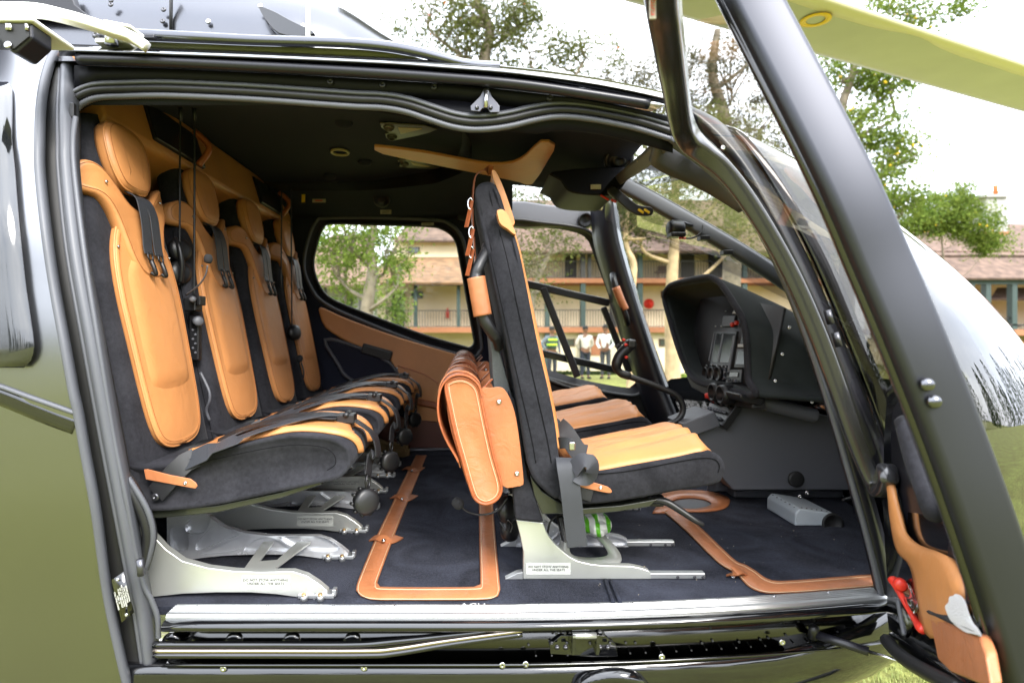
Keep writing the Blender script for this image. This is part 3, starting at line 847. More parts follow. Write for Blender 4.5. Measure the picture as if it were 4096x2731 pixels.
M_GSHIRT = mat('grey_shirt', (0.13, 0.15, 0.18), 0.9)
M_HIVIS = mat('hi_vis_yellow', (0.5, 0.85, 0.04), 0.7)
M_VEST = mat('dark_vest', (0.05, 0.075, 0.06), 0.9)
M_NAVY = mat('navy_trousers', (0.018, 0.022, 0.035), 0.9)
M_GREYT = mat('grey_trousers', (0.05, 0.052, 0.058), 0.9)
D = 19.3
person(gp(2341, D), 1.76, R(8), behind, M_SWEAT, M_NAVY, 'man in mottled white sweater and dark trousers, hands behind his back')
person(gp(2422, D), 1.80, R(-25), clasp, M_SHIRT, M_GREYT, 'man in plain pale grey shirt with hands clasped in front')
g, q, k = person(gp(2208, D - .4), 1.74, R(20), hip, M_GSHIRT, M_NAVY, 'person in grey shirt and dark vest with bright yellow bands, hand on hip')
v, f = lathev([(.150, 1.02), (.158, 1.2), (.175, 1.34), (.13, 1.44)], q(0, 0, 0), (0, 0, 1), 14)
mk('vest', v, f, M_VEST, g)
for z0, z1, r_ in ((1.14, 1.20, .168), (1.30, 1.36, .182)):
    v, f = lathev([(r_, z0 * k), (r_ + .004, z1 * k)], q(0, 0, 0), (0, 0, 1), 14); mk('reflective_band', v, f, M_HIVIS, g)
# ================================================================ helicopter shell
M_BODY2 = mat('charcoal_metallic_paint', (0.125, 0.127, 0.138), 0.12, metal=1.0, coat=0.5, crough=0.03)
M_DOOR = mat('satin_charcoal_sliding_door', (0.25, 0.254, 0.268), 0.29, metal=1.0, coat=0.12, crough=0.12)
M_EDGE = mat('satin_charcoal_door_edge', (0.055, 0.057, 0.066), 0.46, metal=1.0, coat=0.1, crough=0.4)
M_RECESS = mat('gloss_black_recess', (.055, .055, .055), .16, metal=1.0, coat=.5)
M_COWL = mat('grey_satin_cowling_paint', (0.105, 0.108, 0.120), 0.25, metal=1.0, coat=0.4, crough=0.15)
HELI = empty('helicopter', (0, 2.3, 0), label='charcoal helicopter with both side doors open, standing on the lawn', cat='helicopter')
SIDE = [(-.5, 1.50), (-.3, 1.41), (-.1, 1.37), (0, 1.355), (.3, 1.29), (.6, 1.26), (.9, 1.28), (1.15, 1.35), (1.3, 1.44), (1.5, 1.6)]
def sided(h):
    if h <= SIDE[0][0]: return SIDE[0][1]
    for (a, b), (c, d_) in zip(SIDE, SIDE[1:]):
        if h <= c: return b + (d_ - b) * (h - a) / (c - a)
    return SIDE[-1][1]
def jd(v, off=0):
    d_ = 1.3
    for _ in range(6): d_ = sided(PZ(v, d_) - FL) + off
    return d_
def curl(x):  # inward sweep of the fuselage side towards the nose
    return .085 * max(0, x) ** 2
def sidepath(pts, off=0, n=8):
    return cr([P(u, v, jd(v, off)) for u, v in pts], n)
def toppath(pts, d0=1.45, n=8):
    out = []
    for u, v in pts:
        d_ = d0
        for _ in range(4): d_ = d0 + curl(PX(u, d_))
        out.append(P(u, v, d_))
    return cr(out, n)
def ringm(name, outer, inner, mt, par, n=64, h=0.0, off=0, **k):
    "flat ring between two closed world outlines"
    a = resample(cr(outer, 6, True), n, True); b = resample(cr(inner, 6, True), n, True)
    j = min(range(n), key=lambda s: sum((a[i] - b[(i + s) % n]).length for i in range(0, n, 4)))
    b = [b[(i + j) % n] for i in range(n)]
    V = a + b
    Fc = [(i, (i + 1) % n, n + (i + 1) % n, n + i) for i in range(n)]
    return mk(name, V, Fc, mt, par, **k)
def disc(name, p, d_, r, h, mt, par, n=12, dome=.35, **k):
    return lathe(name, [(r, 0), (r, h * (1 - dome)), (r * .8, h), (r * .25, h), (r * .2, h * .6)], p, d_, mt, par, n, **k)

# ---- sill, step rails and belly
XS = [-.80 + i * (1.86 / 22) for i in range(23)]
def sillp(x): return Vector((x, 1.355 + curl(x), FL))
SP = [sillp(x) for x in XS]
SP_SILL = [p for p in SP if p.x > -.77]
rib = [(-.010, .058), (.003, .056)]
for i in range(9): rib += [(.0055 if i % 2 else .0032, .050 - i * .0040), (.0055 if i % 2 else .0032, .0476 - i * .0040)]
rib += [(.006, .012), (.004, .005), (-.002, .001), (-.010, .001)]
sill = sweep('sill_plate', SP_SILL, rib, M_ALU, HELI, smooth=False, label='ribbed bright metal sill plate')
for x in (-.66, -.49, -.33, -.18, -.02, .17, .40, .62, .77, .92):
    p = sillp(x); disc('screw', (x, p.y + .046, FL + .003), (0, 0, 1), .0042, .0028, M_STEEL, sill, n=8)
text('sill_lettering', 'ACH', (.01, 1.3975, FL + .0064), .030, mat('etched_letter', (.8, .8, .78), .6, metal=.6), sill, rot=(0, 0, 0))
sweep('sill_lip', SP_SILL, [(-.008, .01), (-.006, -.006), (-.009, -.015), (-.015, -.020), (-.022, -.020), (-.028, -.014), (-.030, -.004), (-.030, .06), (-.012, .06)], M_GLOSS, HELI)
sweep('recess_wall', SP_SILL, [(-.030, .056), (-.112, .010), (-.112, .03), (-.030, .072)], M_RECESS, HELI)
shelf = sweep('sill_flange', SP_SILL, [(-.110, .012), (-.1105, .002), (-.111, -.003), (-.116, -.003), (-.118, .002), (-.118, .012)], M_RECESS, HELI)
bel = [(-.1185, .004), (-.14, .0), (-.17, -.002), (-.20, .002), (-.235, .012), (-.265, .030), (-.29, .06), (-.315, .12), (-.335, .25), (-.345, .45), (-.35, .95), (-.30, .95), (-.125, .06)]
BP = [Vector((x, 1.355 + curl(x) + .4 * max(0, x - .8) ** 2, FL + .36 * max(0, x - .62) ** 2)) for x in [-1.9 + i * .12 for i in range(33)]]
sweep('belly_skin', BP, bel, M_GLOSS, HELI, label='glossy black lower fuselage skin')
for u, v in ((890, 2675), (1455, 2673), (2010, 2662), (2104, 2659), (2660, 2645), (3179, 2615)):
    x = PX(u, 1.35); disc('screw', (x, 1.356 + curl(x), PZ(v, 1.352)), (0, -1, 0), .0078, .004, M_STEEL, HELI)
# door catch on the recess wall
ct = empty('door_catch', (0, 1.4, .8)); ct.parent = HELI; ct.matrix_parent_inverse = Matrix.Translation(-HELI.location)
dq = 1.40
prism('catch_plate', pol([(2195, 2565), (2240, 2528), (2415, 2528), (2458, 2565), (2465, 2612), (2200, 2615)], 1.39, smooth=False), 1.376, 1.386, M_GLOSS, ct, bevel=.001)
for u in (2285, 2380):
    prism('catch_arm', pol([(u, 2525), (u + 14, 2525), (u + 14, 2590), (u + 10, 2605), (u - 2, 2605), (u, 2590)], 1.36, smooth=False), 1.345, 1.38, M_GLOSS, ct, bevel=.001)
tube('catch_roller', [P(2290, 2540, 1.352), P(2385, 2540, 1.352)], .0075, M_ALU, ct, n=12)
for u in (2228, 2262, 2400, 2430): disc('bolt', P(u, 2590, 1.362), (0, -.4, 1), .006, .007, M_BOLT, ct, n=6)
for u in (2225, 2260, 2355, 2412, 2208, 2440, 2268, 2360):
    disc('rivet', P(u, 2530 if u in (2225, 2260, 2355, 2412) else 2570, 1.375), (0, -1, 0), .0038, .003, M_BOLT, ct, n=8)
# rivets along the recess and flange
k = 0
for i in range(24):
    x = .16 + i * .038
    p = sillp(x)
    if .25 < x < .34 or x < .1: continue
    disc('rivet', (x, p.y + .0165, FL - .102), (0, -.87, .5), .0024, .0015, M_INK, shelf, n=7)
for u, v in ((2505, 2562), (2544, 2562), (2818, 2560), (2864, 2552), (2864, 2512), (2975, 2554), (3068, 2545), (3100, 2490), (3104, 2540), (3185, 2492), (3252, 2487), (3324, 2483), (3183, 2530), (3323, 2520), (3416, 2517), (3450, 2513), (2113, 2530), (2113, 2570)):
    x = PX(u, 1.39); z_ = PZ(v, 1.39 + curl(x)); disc('rivet', (x, 1.355 + curl(x) + .056 - (FL - .030 - z_) * .561, z_), (0, -.87, .5), .0032, .0022, M_INK, HELI, n=8)
# lower track of the sliding door
def track(name, pts, r, mt, d0): return tube(name, cr([P(u, v, d0) for u, v in pts], 8), r, mt, HELI, n=8)
track('track_tube', [(615, 2577), (1000, 2577), (1410, 2577), (1560, 2566), (1800, 2540), (2080, 2508)], .0085, M_GLOSS, 1.362)
track('track_tube', [(615, 2602), (1000, 2602), (1450, 2602), (1580, 2594), (1800, 2560), (2090, 2520)], .0060, mat('bronze_track', (.45, .38, .32), .2, metal=1), 1.352)
track('track_tube', [(615, 2620), (1000, 2620), (1450, 2620), (1580, 2612), (1800, 2576), (2090, 2535)], .0065, M_GLOSS, 1.350)
for u in (690, 940, 1170, 1412):
    lathe('track_roller', [(.022, 0), (.022, .008), (.012, .010)], P(u, 2560, 1.392), (0, -1, 0), M_GLOSS, HELI)

# ---- door-opening seals: rear jamb and roof edge
JAMB = [(258, 232), (250, 420), (252, 560), (256, 690), (290, 1000), (355, 1366), (425, 1750), (482, 2049), (520, 2250), (558, 2450), (588, 2655)]
sealprof = [(-.018, .03), (-.018, .002), (-.015, -.004), (-.011, -.004), (-.009, -.001), (-.007, -.004), (-.002, -.009), (.005, -.011), (.011, -.008), (.015, -.002), (.018, .006), (.018, .03)]
sweep('door_seal', sidepath(JAMB), sealprof, M_RUB, HELI, label='thick ribbed grey rubber door seal')
jin = [(u - 62 + 6 * math.sin(i * 1.3), v) for i, (u, v) in enumerate(JAMB)]
sweep('jamb_panel', sidepath(jin, .012), [(-.030, .0), (.028, -.004), (.034, .06), (-.030, .09)], M_INK, HELI)
def corr(name, path, r, mt, par):
    path = resample(path, int(sum((b - a).length for a, b in zip(path, path[1:])) / .0034))
    v, f = tubev(path, [r * (1.0 if (i // 1) % 2 else .78) for i in range(len(path))], 8)
    return mk(name, v, f, mt, par)
TOP = [(306, 438), (332, 414), (390, 392), (500, 386), (640, 383), (800, 388), (1024, 399), (1250, 415), (1420, 427), (1530, 432), (1620, 447), (1710, 476), (1800, 505), (1880, 518), (1960, 516), (2048, 503), (2140, 481), (2230, 468), (2330, 473), (2450, 493), (2560, 518), (2680, 556)]
tp = toppath(TOP, 1.445)
corr('corrugated_seal', tp, .0085, M_RUB, HELI)
sweep('bulb_seal', tp, [(.010, .02), (.008, -.004), (.010, -.010), (.016, -.014), (.022, -.012), (.026, -.006), (.027, .02)], M_RUBD, HELI)
sweep('seal_flange', tp, [(.0275, .02), (.0275, -.010), (.031, -.012), (.037, -.009), (.042, .000), (.044, .02)], M_RUB, HELI)
corr('corrugated_seal', sidepath([(303, 470), (292, 560), (297, 690), (335, 1000), (392, 1366), (455, 1750), (503, 1990), (540, 2200), (572, 2330), (606, 2400), (630, 2470), (634, 2550)], .004), .0068, M_RUB, HELI)
cp = sidepath([(488, 1880), (535, 1945), (590, 2040), (612, 2130), (600, 2210), (572, 2290)], .03)
corr('corrugated_seal', cp, .0075, M_RUB, HELI)
sweep('seal_flange', sidepath([(478, 1900), (520, 1965), (570, 2060), (590, 2140), (578, 2220), (556, 2290)], .03), [(-.012, .02), (-.010, -.006), (0, -.010), (.010, -.006), (.012, .02)], M_RUBD, HELI)
tube('seal_clip', [P(560, 2235, 1.27), P(566, 2300, 1.27)], .009, M_BOLT, HELI, n=6)
box('seal_tag', PX(284, 1.38), PX(303, 1.38), 1.372, 1.385, PZ(475, 1.38), PZ(415, 1.38), M_PLAS, HELI, bevel=.003)
# ---- roof edge above the opening
RAIL = [(318, 241), (650, 252), (1024, 270), (1450, 293), (1750, 313), (2048, 338), (2310, 374), (2592, 419)]
rp = toppath(RAIL, 1.405)
sweep('door_rail_cover', rp, [(.0125 * math.cos(R(a)), .014 * math.sin(R(a)) - .004) for a in range(0, 360, 30)], M_SATIN, HELI)
LIP = [(236, 203), (420, 208), (600, 215), (1024, 231), (1533, 254), (1773, 271), (2048, 293), (2350, 332), (2560, 372), (2700, 405)]
RIN = [(300, 262), (650, 274), (1024, 292), (1450, 315), (1750, 335), (2048, 362), (2310, 396), (2500, 430), (2690, 470)]
SIN = [(300, 400), (390, 350), (500, 344), (640, 341), (800, 346), (1024, 356), (1250, 372), (1420, 384), (1530, 390), (1800, 400), (1900, 412), (2000, 420), (2140, 436), (2230, 423), (2330, 428), (2450, 448), (2690, 512)]
def loftpaths(name, paths, mt, par=None, n=40, **k):
    rows = [resample(p, n) for p in paths]
    V = [p for r_ in rows for p in r_]
    Fc = [(j * n + i, j * n + i + 1, (j + 1) * n + i + 1, (j + 1) * n + i) for j in range(len(rows) - 1) for i in range(n - 1)]
    return mk(name, V, Fc, mt, par or HELI, **k)
M_DEEP = mat('deep_black_panel', (.0035, .0035, .006), .5, spec=.18)
loftpaths('roof_side_panel', [toppath(RIN, 1.425), toppath(SIN, 1.450)], M_DEEP, solid=.006, soff=0)
loftpaths('roof_side_panel', [toppath(SIN, 1.4505), toppath([(u, v + 60 + 40 * smooth01((u - 1500) / 300)) for u, v in SIN], 1.466)], M_DEEP, solid=.006)
loftpaths('roof_skin', [toppath([(u, v + 22) for u, v in LIP], 1.415), toppath([(u, v + 3) for u, v in LIP], 1.385), toppath(LIP, 1.383), toppath([(u, v - 5) for u, v in LIP], 1.386), toppath([(u, v - 26) for u, v in LIP], 1.47)], M_GLOSS, label='glossy black roof skin')
V, Fc = [], []
for i in range(24):
    for j in range(12):
        t = j / 11; y = 1.47 + 1.83 * t; x = -1.7 + (2.25 + .15 * t) * i / 23
        e_ = max(0, x + .8); zz = 2.232 - .03 * e_ - .035 * e_ * e_
        V.append(Vector((x, y + curl(x) * (1 - t), zz + .17 * (1 - abs(2 * t - 1) ** 2.4))))
for i in range(23):
    for j in range(11):
        if V[i * 12 + j].x > .12 and V[i * 12 + j].y > 2.7: continue
        Fc.append((i * 12 + j, i * 12 + j + 1, (i + 1) * 12 + j + 1, (i + 1) * 12 + j))
mk('roof_deck', V, Fc, M_GLOSS, HELI)
for u, v in ((1325, 332), (1533, 345), (1738, 353), (2197, 396)):
    q = P(u, v, 1.434 + curl(PX(u, 1.43))); disc('screw', q - Vector((0, .006, 0)), (0, -1, 0), .0085, .006, M_PLAS, HELI)
# latch bracket on the roof edge
lb = empty('latch_bracket', P(1945, 430, 1.42)); lb.parent = HELI; lb.matrix_parent_inverse = Matrix.Translation(-HELI.location)
prism('bracket_plate', pol([(1882, 430), (1920, 392), (1935, 360), (1955, 360), (1966, 392), (1998, 430), (1997, 455), (1960, 456), (1950, 440), (1930, 440), (1918, 453), (1884, 449)], 1.43, smooth=False), 1.420, 1.426, M_BOLT, lb, bevel=.001)
tube('latch_pin', [P(1945, 364, 1.408), P(1944, 432, 1.408)], .0055, M_STEEL, lb, n=10)
for u in (1908, 1963): disc('bolt', P(u, 430, 1.419), (0, -1, 0), .0055, .006, M_BOLT, lb, n=6)
# ---- sliding-door top track fairing and engine cowling
GT = [(520, 112), (760, 124), (1024, 138), (1350, 148), (1520, 160), (1640, 178), (1760, 208), (1850, 233), (1930, 243), (2000, 246)]
GB = [(520, 160), (760, 170), (1024, 181), (1350, 190), (1520, 203), (1640, 222), (1760, 250), (1850, 272), (1930, 282), (2004, 285)]
gr = loftpaths('track_fairing', [toppath(GT, 1.56), toppath([(u, v + 3) for u, v in GT], 1.452), toppath([(u, v + 6) for u, v in GT], 1.446), toppath(GB, 1.450), toppath([(u, v + 2) for u, v in GB], 1.47)], M_COWL)
loftpaths('track_channel', [toppath([(u, v + 4) for u, v in GB], 1.47), toppath([(u, v + 8) for u, v in GB], 1.50), toppath([(u, v + 30) for u, v in GB], 1.50)], mat('channel_reflection_tint', (.30, .31, .20), .4), HELI)  # green-yellow reflection in the dark channel, put into its base colour
st = [(-2.6, 2.74), (-1.6, 2.74), (-1.0, 2.735), (-.6, 2.70), (-.42, 2.65), (-.286, 2.575), (-.17, 2.505), (-.11, 2.43), (-.064, 2.375), (-.02, 2.32), (.01, 2.27)]
V, Fc = [], []
qs = [Vector((a, b, 0)) for a, b in st]; qs = cr(qs, 5)
m_ = 15
for q in qs:
    hh = max(.012, q.y - 2.26)
    hw = .62 * min(1, hh / .44) ** .45
    for j in range(m_):
        a = math.pi * j / (m_ - 1)
        V.append(Vector((q.x, 2.27 - hw * math.copysign(abs(math.cos(a)) ** .55, math.cos(a)), 2.24 + hh * abs(math.sin(a)) ** .6)))
n_ = len(qs)
for i in range(n_ - 1):
    for j in range(m_ - 1): Fc.append((i * m_ + j, i * m_ + j + 1, (i + 1) * m_ + j + 1, (i + 1) * m_ + j))
cow = mk('engine_cowling', V, Fc, M_COWL, HELI, label='grey satin engine cowling with screws and dark air scoop')
def cowl(u, v, d_=1.66): return P(u, v, d_)
box('panel_seam', PX(678, 1.645), PX(681, 1.645), 1.643, 1.66, PZ(125, 1.645), PZ(-60, 1.645), M_INK, cow)
box('whip_antenna', PX(1221, 1.62), PX(1237, 1.62), 1.622, 1.634, PZ(150, 1.62), PZ(-120, 1.62), M_WHITE, HELI, bevel=.002, label='thin white strip antenna')
for u, v in ((445, 3), (444, 20), (655, 40), (651, 86), (834, 88), (1042, 26), (1213, 105)):
    disc('screw', P(u, v, 1.652), (0, -1, .15), .0075, .004, M_STEEL if u > 800 else M_BOLT, cow)
prism('air_scoop', pol([(1040, 38), (1090, 48), (1160, 85), (1262, 142), (1120, 142)], 1.64), 1.63, 1.66, M_GLOSS, cow, bevel=.004)
prism('intake_opening', pol([(-60, -60), (270, -60), (300, 20), (340, 52), (372, 74), (250, 66), (120, 60), (-60, 70)], 1.63, smooth=False), 1.628, 1.66, M_SATIN, cow, bevel=.003)

# ---- floor, headliner, rear trim
V = [(x, 1.405 + curl(x)) for x in XS] + [(1.30, 1.55), (1.55, 1.9), (1.60, 2.4), (1.5, 3.0), (1.0, 3.22), (-1.25, 3.22), (-1.25, 1.40)]
n = len(V)
mk('carpet', [Vector((x, y, FL)) for x, y in V] + [Vector((x, y, FL - .02)) for x, y in V], [tuple(range(n)), tuple(range(2 * n - 1, n - 1, -1))] + [(i, n + i, n + (i + 1) % n, (i + 1) % n) for i in range(n)], M_CARPET, HELI, smooth=False, label='navy black cabin carpet')
def ceil(x, y):
    t = (y - 1.46) / (3.25 - 1.46)
    e0 = 2.115 - .10 * max(0, x - .1) ** 2 - .04 * smooth01((x - .2) / .5); e1 = 2.17 - .06 * max(0, x) ** 2
    return e0 + (e1 - e0) * t + .17 * (1 - abs(2 * t - 1) ** 2.6) * (1 - .25 * smooth01((x - .2) / .5))
V, Fc = [], []
nx, ny = 26, 22
for i in range(nx):
    for j in range(ny):
        y = 1.462 + (3.262 - 1.462) * j / (ny - 1)
        x1 = .565 + .15 * (y - 1.46) / 1.6
        x = -1.3 + (x1 + 1.3) * i / (nx - 1)
        yy = y + (curl(x) * (1 - j / (ny - 1)))
        V.append(Vector((x, yy, ceil(x, y))))
for i in range(nx - 1):
    for j in range(ny - 1):
        if V[i * ny + j].x > .16 and V[i * ny + j].y > 2.86: continue
        Fc.append((i * ny + j, i * ny + j + 1, (i + 1) * ny + j + 1, (i + 1) * ny + j))
mk('headliner', V, Fc, M_LINER, HELI, solid=.02, soff=1)
box('rear_bulkhead', -1.32, -1.25, 1.36, 3.26, FL - .02, 2.40, M_LINER, HELI)
# orange rear beam above the head rests, with dark pocket
prism('rear_beam_trim', [(-1.30, 2.31), (-1.04, 2.30), (-1.03, 2.28), (-.985, 2.125), (-.995, 2.105), (-1.08, 2.06), (-1.30, 2.04)], 1.56, 3.22, M_ORANGE, HELI, bevel=.012, seg=3, label='orange leather beam above the rear seats')
for y0 in (1.80, 2.72):
    prism('beam_pocket', [(-1.045, 2.275), (-1.014, 2.265), (-.977, 2.145), (-.995, 2.135)], y0, y0 + .34, M_SATIN, HELI, bevel=.004)
    tube('pocket_strap', cr([Vector((-.985, y0 + .26, 2.255)), Vector((-.935, y0 + .27, 2.20)), Vector((-.965, y0 + .25, 2.13))], 5), .012, M_SADDLE2, HELI, n=6)

# ---- far side of the cabin
DW = 3.25
RW_IN = [(1330, 893), (1500, 897), (1700, 903), (1770, 915), (1822, 960), (1845, 1060), (1870, 1200), (1895, 1340), (1898, 1372), (1880, 1392), (1845, 1385), (1700, 1343), (1500, 1270), (1330, 1200), (1275, 1140), (1252, 1060), (1265, 980), (1290, 912)]
RW_OUT = [(1310, 872), (1500, 870), (1720, 879), (1792, 892), (1848, 950), (1878, 1080), (1924, 1350), (1918, 1408), (1875, 1425), (1700, 1380), (1480, 1297), (1300, 1215), (1238, 1140), (1215, 1060), (1232, 960), (1266, 884)]
W = lambda pts, d_: [P(u, v, d_) for u, v in pts]
ringm('window_surround', W(RW_OUT, DW), W(RW_IN, DW + .03), M_SATIN, HELI, label='black frame of the far rear window')
rwp = cr(W(RW_OUT, DW - .004), 5, True)
sweep('window_seal', rwp, circ(.010, 8), M_RUB, HELI, closed=True)
sweep('window_seal', cr(W(RW_IN, DW + .024), 5, True), circ(.009, 8), M_RUBD, HELI, closed=True)
q = cr(W(RW_IN, DW + .032), 4, True)
mk('window_pane', q, [tuple(range(len(q)))], M_GLASS, HELI)
# dark wall around it
WALL = [(1050, 700), (1500, 720), (1780, 730), (1960, 760), (1975, 960), (1985, 1200), (1990, 1420), (1990, 1650), (1990, 1815), (1800, 1815), (1500, 1815), (1250, 1815), (950, 1815), (940, 1300), (940, 1000)]
ringm('side_wall', W(WALL, DW + .012), W([(u, v) for u, v in RW_OUT], DW + .006), M_LINER, HELI, n=90)
prism('side_trim', pol([(1273, 1226), (1330, 1250), (1400, 1280), (1600, 1352), (1832, 1420), (1870, 1432), (1885, 1700), (1749, 1700), (1640, 1680), (1600, 1600), (1572, 1500), (1560, 1442), (1500, 1414), (1442, 1392), (1359, 1354), (1296, 1309), (1276, 1262)], 3.2, 2), 3.215, 3.24, M_ORANGE, HELI, bevel=.012, seg=3, label='orange leather side trim under the far window')
tube('trim_crease', cr([P(1590, 1462, 3.21), P(1700, 1500, 3.212), P(1760, 1545, 3.21), P(1800, 1640, 3.21)], 6), .004, M_SADDLE, HELI, n=6)
disc('trim_snap', P(1588, 1473, 3.212), (0, -1, 0), .007, .005, M_STEEL, HELI)
prism('armrest_step', [(PX(1585, 3.2), PZ(1575, 3.2)), (PX(1890, 3.2), PZ(1640, 3.2)), (PX(1890, 3.2), PZ(1665, 3.2)), (PX(1590, 3.2), PZ(1605, 3.2))], 3.195, 3.22, M_SADDLE2, HELI, bevel=.01)
prism('kick_panel', pol([(1480, 1640), (1640, 1676), (1890, 1703), (1890, 1800), (1480, 1790)], 3.2, smooth=False), 3.19, 3.23, mat('oxblood_leather', (.11, .035, .024), .5, bump=.2, bscale=200), HELI, bevel=.006, label='dark brown leather kick panel along the far floor edge')
tube('floor_rail', [P(1300, 1797, 3.18), P(2000, 1800, 3.18)], .012, M_BOLT, HELI)
pk = prism('side_pocket', pol([(1300, 1358), (1420, 1385), (1560, 1452), (1590, 1535), (1450, 1530), (1385, 1505), (1352, 1455)], 3.2, 2), 3.205, 3.24, M_LINER, HELI, bevel=.004)
sweep('pocket_rim', cr(W([(1300, 1358), (1420, 1385), (1560, 1452), (1592, 1538), (1450, 1532), (1385, 1505), (1352, 1455)], 3.202), 3, True), circ(.010, 6), M_PLASG, pk, closed=True)
# centre pillar and the far front door
prism('centre_pillar', pol([(1830, 880), (1900, 900), (1935, 1080), (1975, 1400), (1985, 1720), (2130, 1730), (2090, 1300), (2040, 905), (1960, 770), (1840, 770)], 3.2, 2), 3.22, 3.30, M_SATIN, HELI, bevel=.01)
prism('door_top_beam', pol([(2030, 805), (2180, 818), (2290, 829), (2330, 821), (2378, 833), (2385, 900), (2300, 912), (2180, 906), (2030, 902)], 3.18, 2), 3.17, 3.25, M_PLASG, HELI, bevel=.014, seg=3)
lathe('air_nozzle', [(.042, 0), (.042, .015), (.032, .02), (.028, .008), (.01, .006)], P(2340, 880, 3.168), (0, -1, -.2), M_PLAS, HELI, n=18)
PIL_L = [(2380, 790, 3.10), (2382, 860, 3.12), (2400, 1000, 3.12), (2478, 1250, 3.12), (2560, 1520, 3.10), (2630, 1720, 3.05)]
PIL_R = [(2440, 800, 3.02), (2452, 880, 3.02), (2475, 1000, 3.02), (2562, 1290, 3.02), (2650, 1540, 3.0), (2715, 1700, 2.95)]
ribbon('far_door_pillar', PIL_L, PIL_R, M_SATIN, HELI, n=30, m=6, bulge=.035, solid=.03, soff=-1)
ribbon('pillar_seal', [(u + 2, v, d_ - .02) for u, v, d_ in PIL_R], [(u + 22, v, d_ + .03) for u, v, d_ in PIL_R], M_GLOSS, HELI, n=30, solid=.012)
FW_IN = [(2030, 906), (2180, 910), (2300, 930), (2350, 960), (2378, 1030), (2440, 1200), (2500, 1390), (2540, 1512), (2528, 1545), (2490, 1548), (2330, 1518), (2190, 1478), (2060, 1440), (2010, 1300), (2000, 1000)]
FW_OUT = [(2020, 885), (2180, 892), (2320, 912), (2380, 950), (2405, 1020), (2470, 1200), (2530, 1385), (2575, 1520), (2555, 1578), (2480, 1580), (2320, 1548), (2180, 1510), (2050, 1470), (1995, 1300), (1985, 1000)]
ringm('far_door_frame', W(FW_OUT, 3.16), W(FW_IN, 3.2), M_SATIN, HELI, label='black frame of the far front door window')
sweep('window_seal', cr(W(FW_OUT, 3.155), 4, True), circ(.011, 8), M_RUBD, HELI, closed=True)
q = cr(W(FW_IN, 3.205), 4, True); mk('window_pane', q, [tuple(range(len(q)))], M_GLASS, HELI)
def bar(name, a, b, wd, d_, mt, th=.025):
    a, b = P(*a, d_), P(*b, d_); t = (b - a).normalized(); nn = Vector((-t.z, 0, t.x)) * wd / 2
    V = [a + nn, b + nn, b - nn, a - nn]
    mk(name, V + [p + Vector((0, th, 0)) for p in V], [(0, 1, 2, 3), (7, 6, 5, 4), (0, 4, 5, 1), (1, 5, 6, 2), (2, 6, 7, 3), (3, 7, 4, 0)], mt, HELI, bevel=.008)
bar('pull_handle', (1446, 1392), (1566, 1426), .058, 3.190, M_SATIN)
bar('pull_recess', (1452, 1394), (1560, 1424), .036, 3.1885, M_INK, .004)
bar('window_bar', (2040, 1120), (2440, 1212), .042, 3.17, M_SATIN)
bar('window_bar', (2172, 1150), (2312, 1508), .040, 3.165, M_SATIN)
bar('window_bar', (2120, 1402), (2480, 1483), .042, 3.26, M_SATIN)
bar('window_slide', (2415, 1228), (2520, 1490), .035, 3.175, M_PLAS)
bar('window_slide', (2440, 1200), (2540, 1500), .012, 3.17, M_PLASG)
# lower door panel of the far side
prism('far_door_panel', pol([(1985, 1440), (2190, 1500), (2330, 1545), (2480, 1580), (2570, 1575), (2700, 1720), (2700, 1900), (1985, 1900)], 3.17, smooth=False), 3.17, 3.26, M_PLAS, HELI, bevel=.01)
tube('panel_moulding', cr([P(2180, 1515, 3.15), P(2260, 1545, 3.15), P(2330, 1565, 3.15), P(2420, 1600, 3.15)], 5), .014, M_PLAS, HELI)
tube('door_pull', [P(2298, 1564, 3.13), P(2380, 1566, 3.13)], [.012, .010], M_ORANGE, HELI)
# grab handle on the far pillar
tube('grab_handle', cr([P(2452, 1098, 3.0), P(2456, 1125, 2.96), P(2480, 1200, 2.95), P(2504, 1268, 2.96), P(2508, 1295, 3.0)], 6), .017, M_PLAS, HELI, label='black grab handle with leather sleeve on the far pillar')
tube('handle_sleeve', cr([P(2463, 1148, 2.95), P(2483, 1200, 2.948), P(2500, 1238, 2.952)], 4), .021, M_SADDLE, HELI, n=12)
# roof side window on the far side, above the door beam
q = W([(2030, 740), (2200, 742), (2395, 770), (2380, 835), (2030, 806)], 3.22)
mk('roof_window', q, [(0, 1, 2, 3, 4)], M_GLASS, HELI)

# ---- nose: windscreen bubble, centre bar, frames
NEAR = [(2990, 545, 1.55), (3110, 700, 1.51), (3290, 1000, 1.47), (3440, 1350, 1.45), (3600, 1750, 1.44), (3622, 2000, 1.45), (3560, 2350, 1.5), (3440, 2620, 1.6)]
CEN = [(.64, 2.2), (1.05, 2.10), (1.48, 1.88), (1.84, 1.60), (2.02, 1.32), (2.03, 1.10), (1.9, .82), (1.5, .58)]
N_ = [P(*p) for p in NEAR]; C_ = [Vector((x, 2.30, z)) for x, z in CEN]
N_ = cr(N_, 5); C_ = cr(C_, 5)
na = 17
V, Fc = [], []
for a, c in zip(N_, C_):
    for j in range(na):
        ph = math.pi * j / (na - 1)
        if j <= na // 2:
            s_, t_ = math.sin(ph), 1 - math.cos(ph); b0 = a
        else:
            s_, t_ = math.sin(ph), 1 - abs(math.cos(ph)); b0 = Vector((a.x, 4.60 - a.y, a.z))
        V.append(Vector((b0.x + (c.x - b0.x) * s_, b0.y + (c.y - b0.y) * t_, b0.z + (c.z - b0.z) * s_)))
rows = len(N_)
split = 20
Fg = [(i * na + j, i * na + j + 1, (i + 1) * na + j + 1, (i + 1) * na + j) for i in range(split) for j in range(na - 1)]
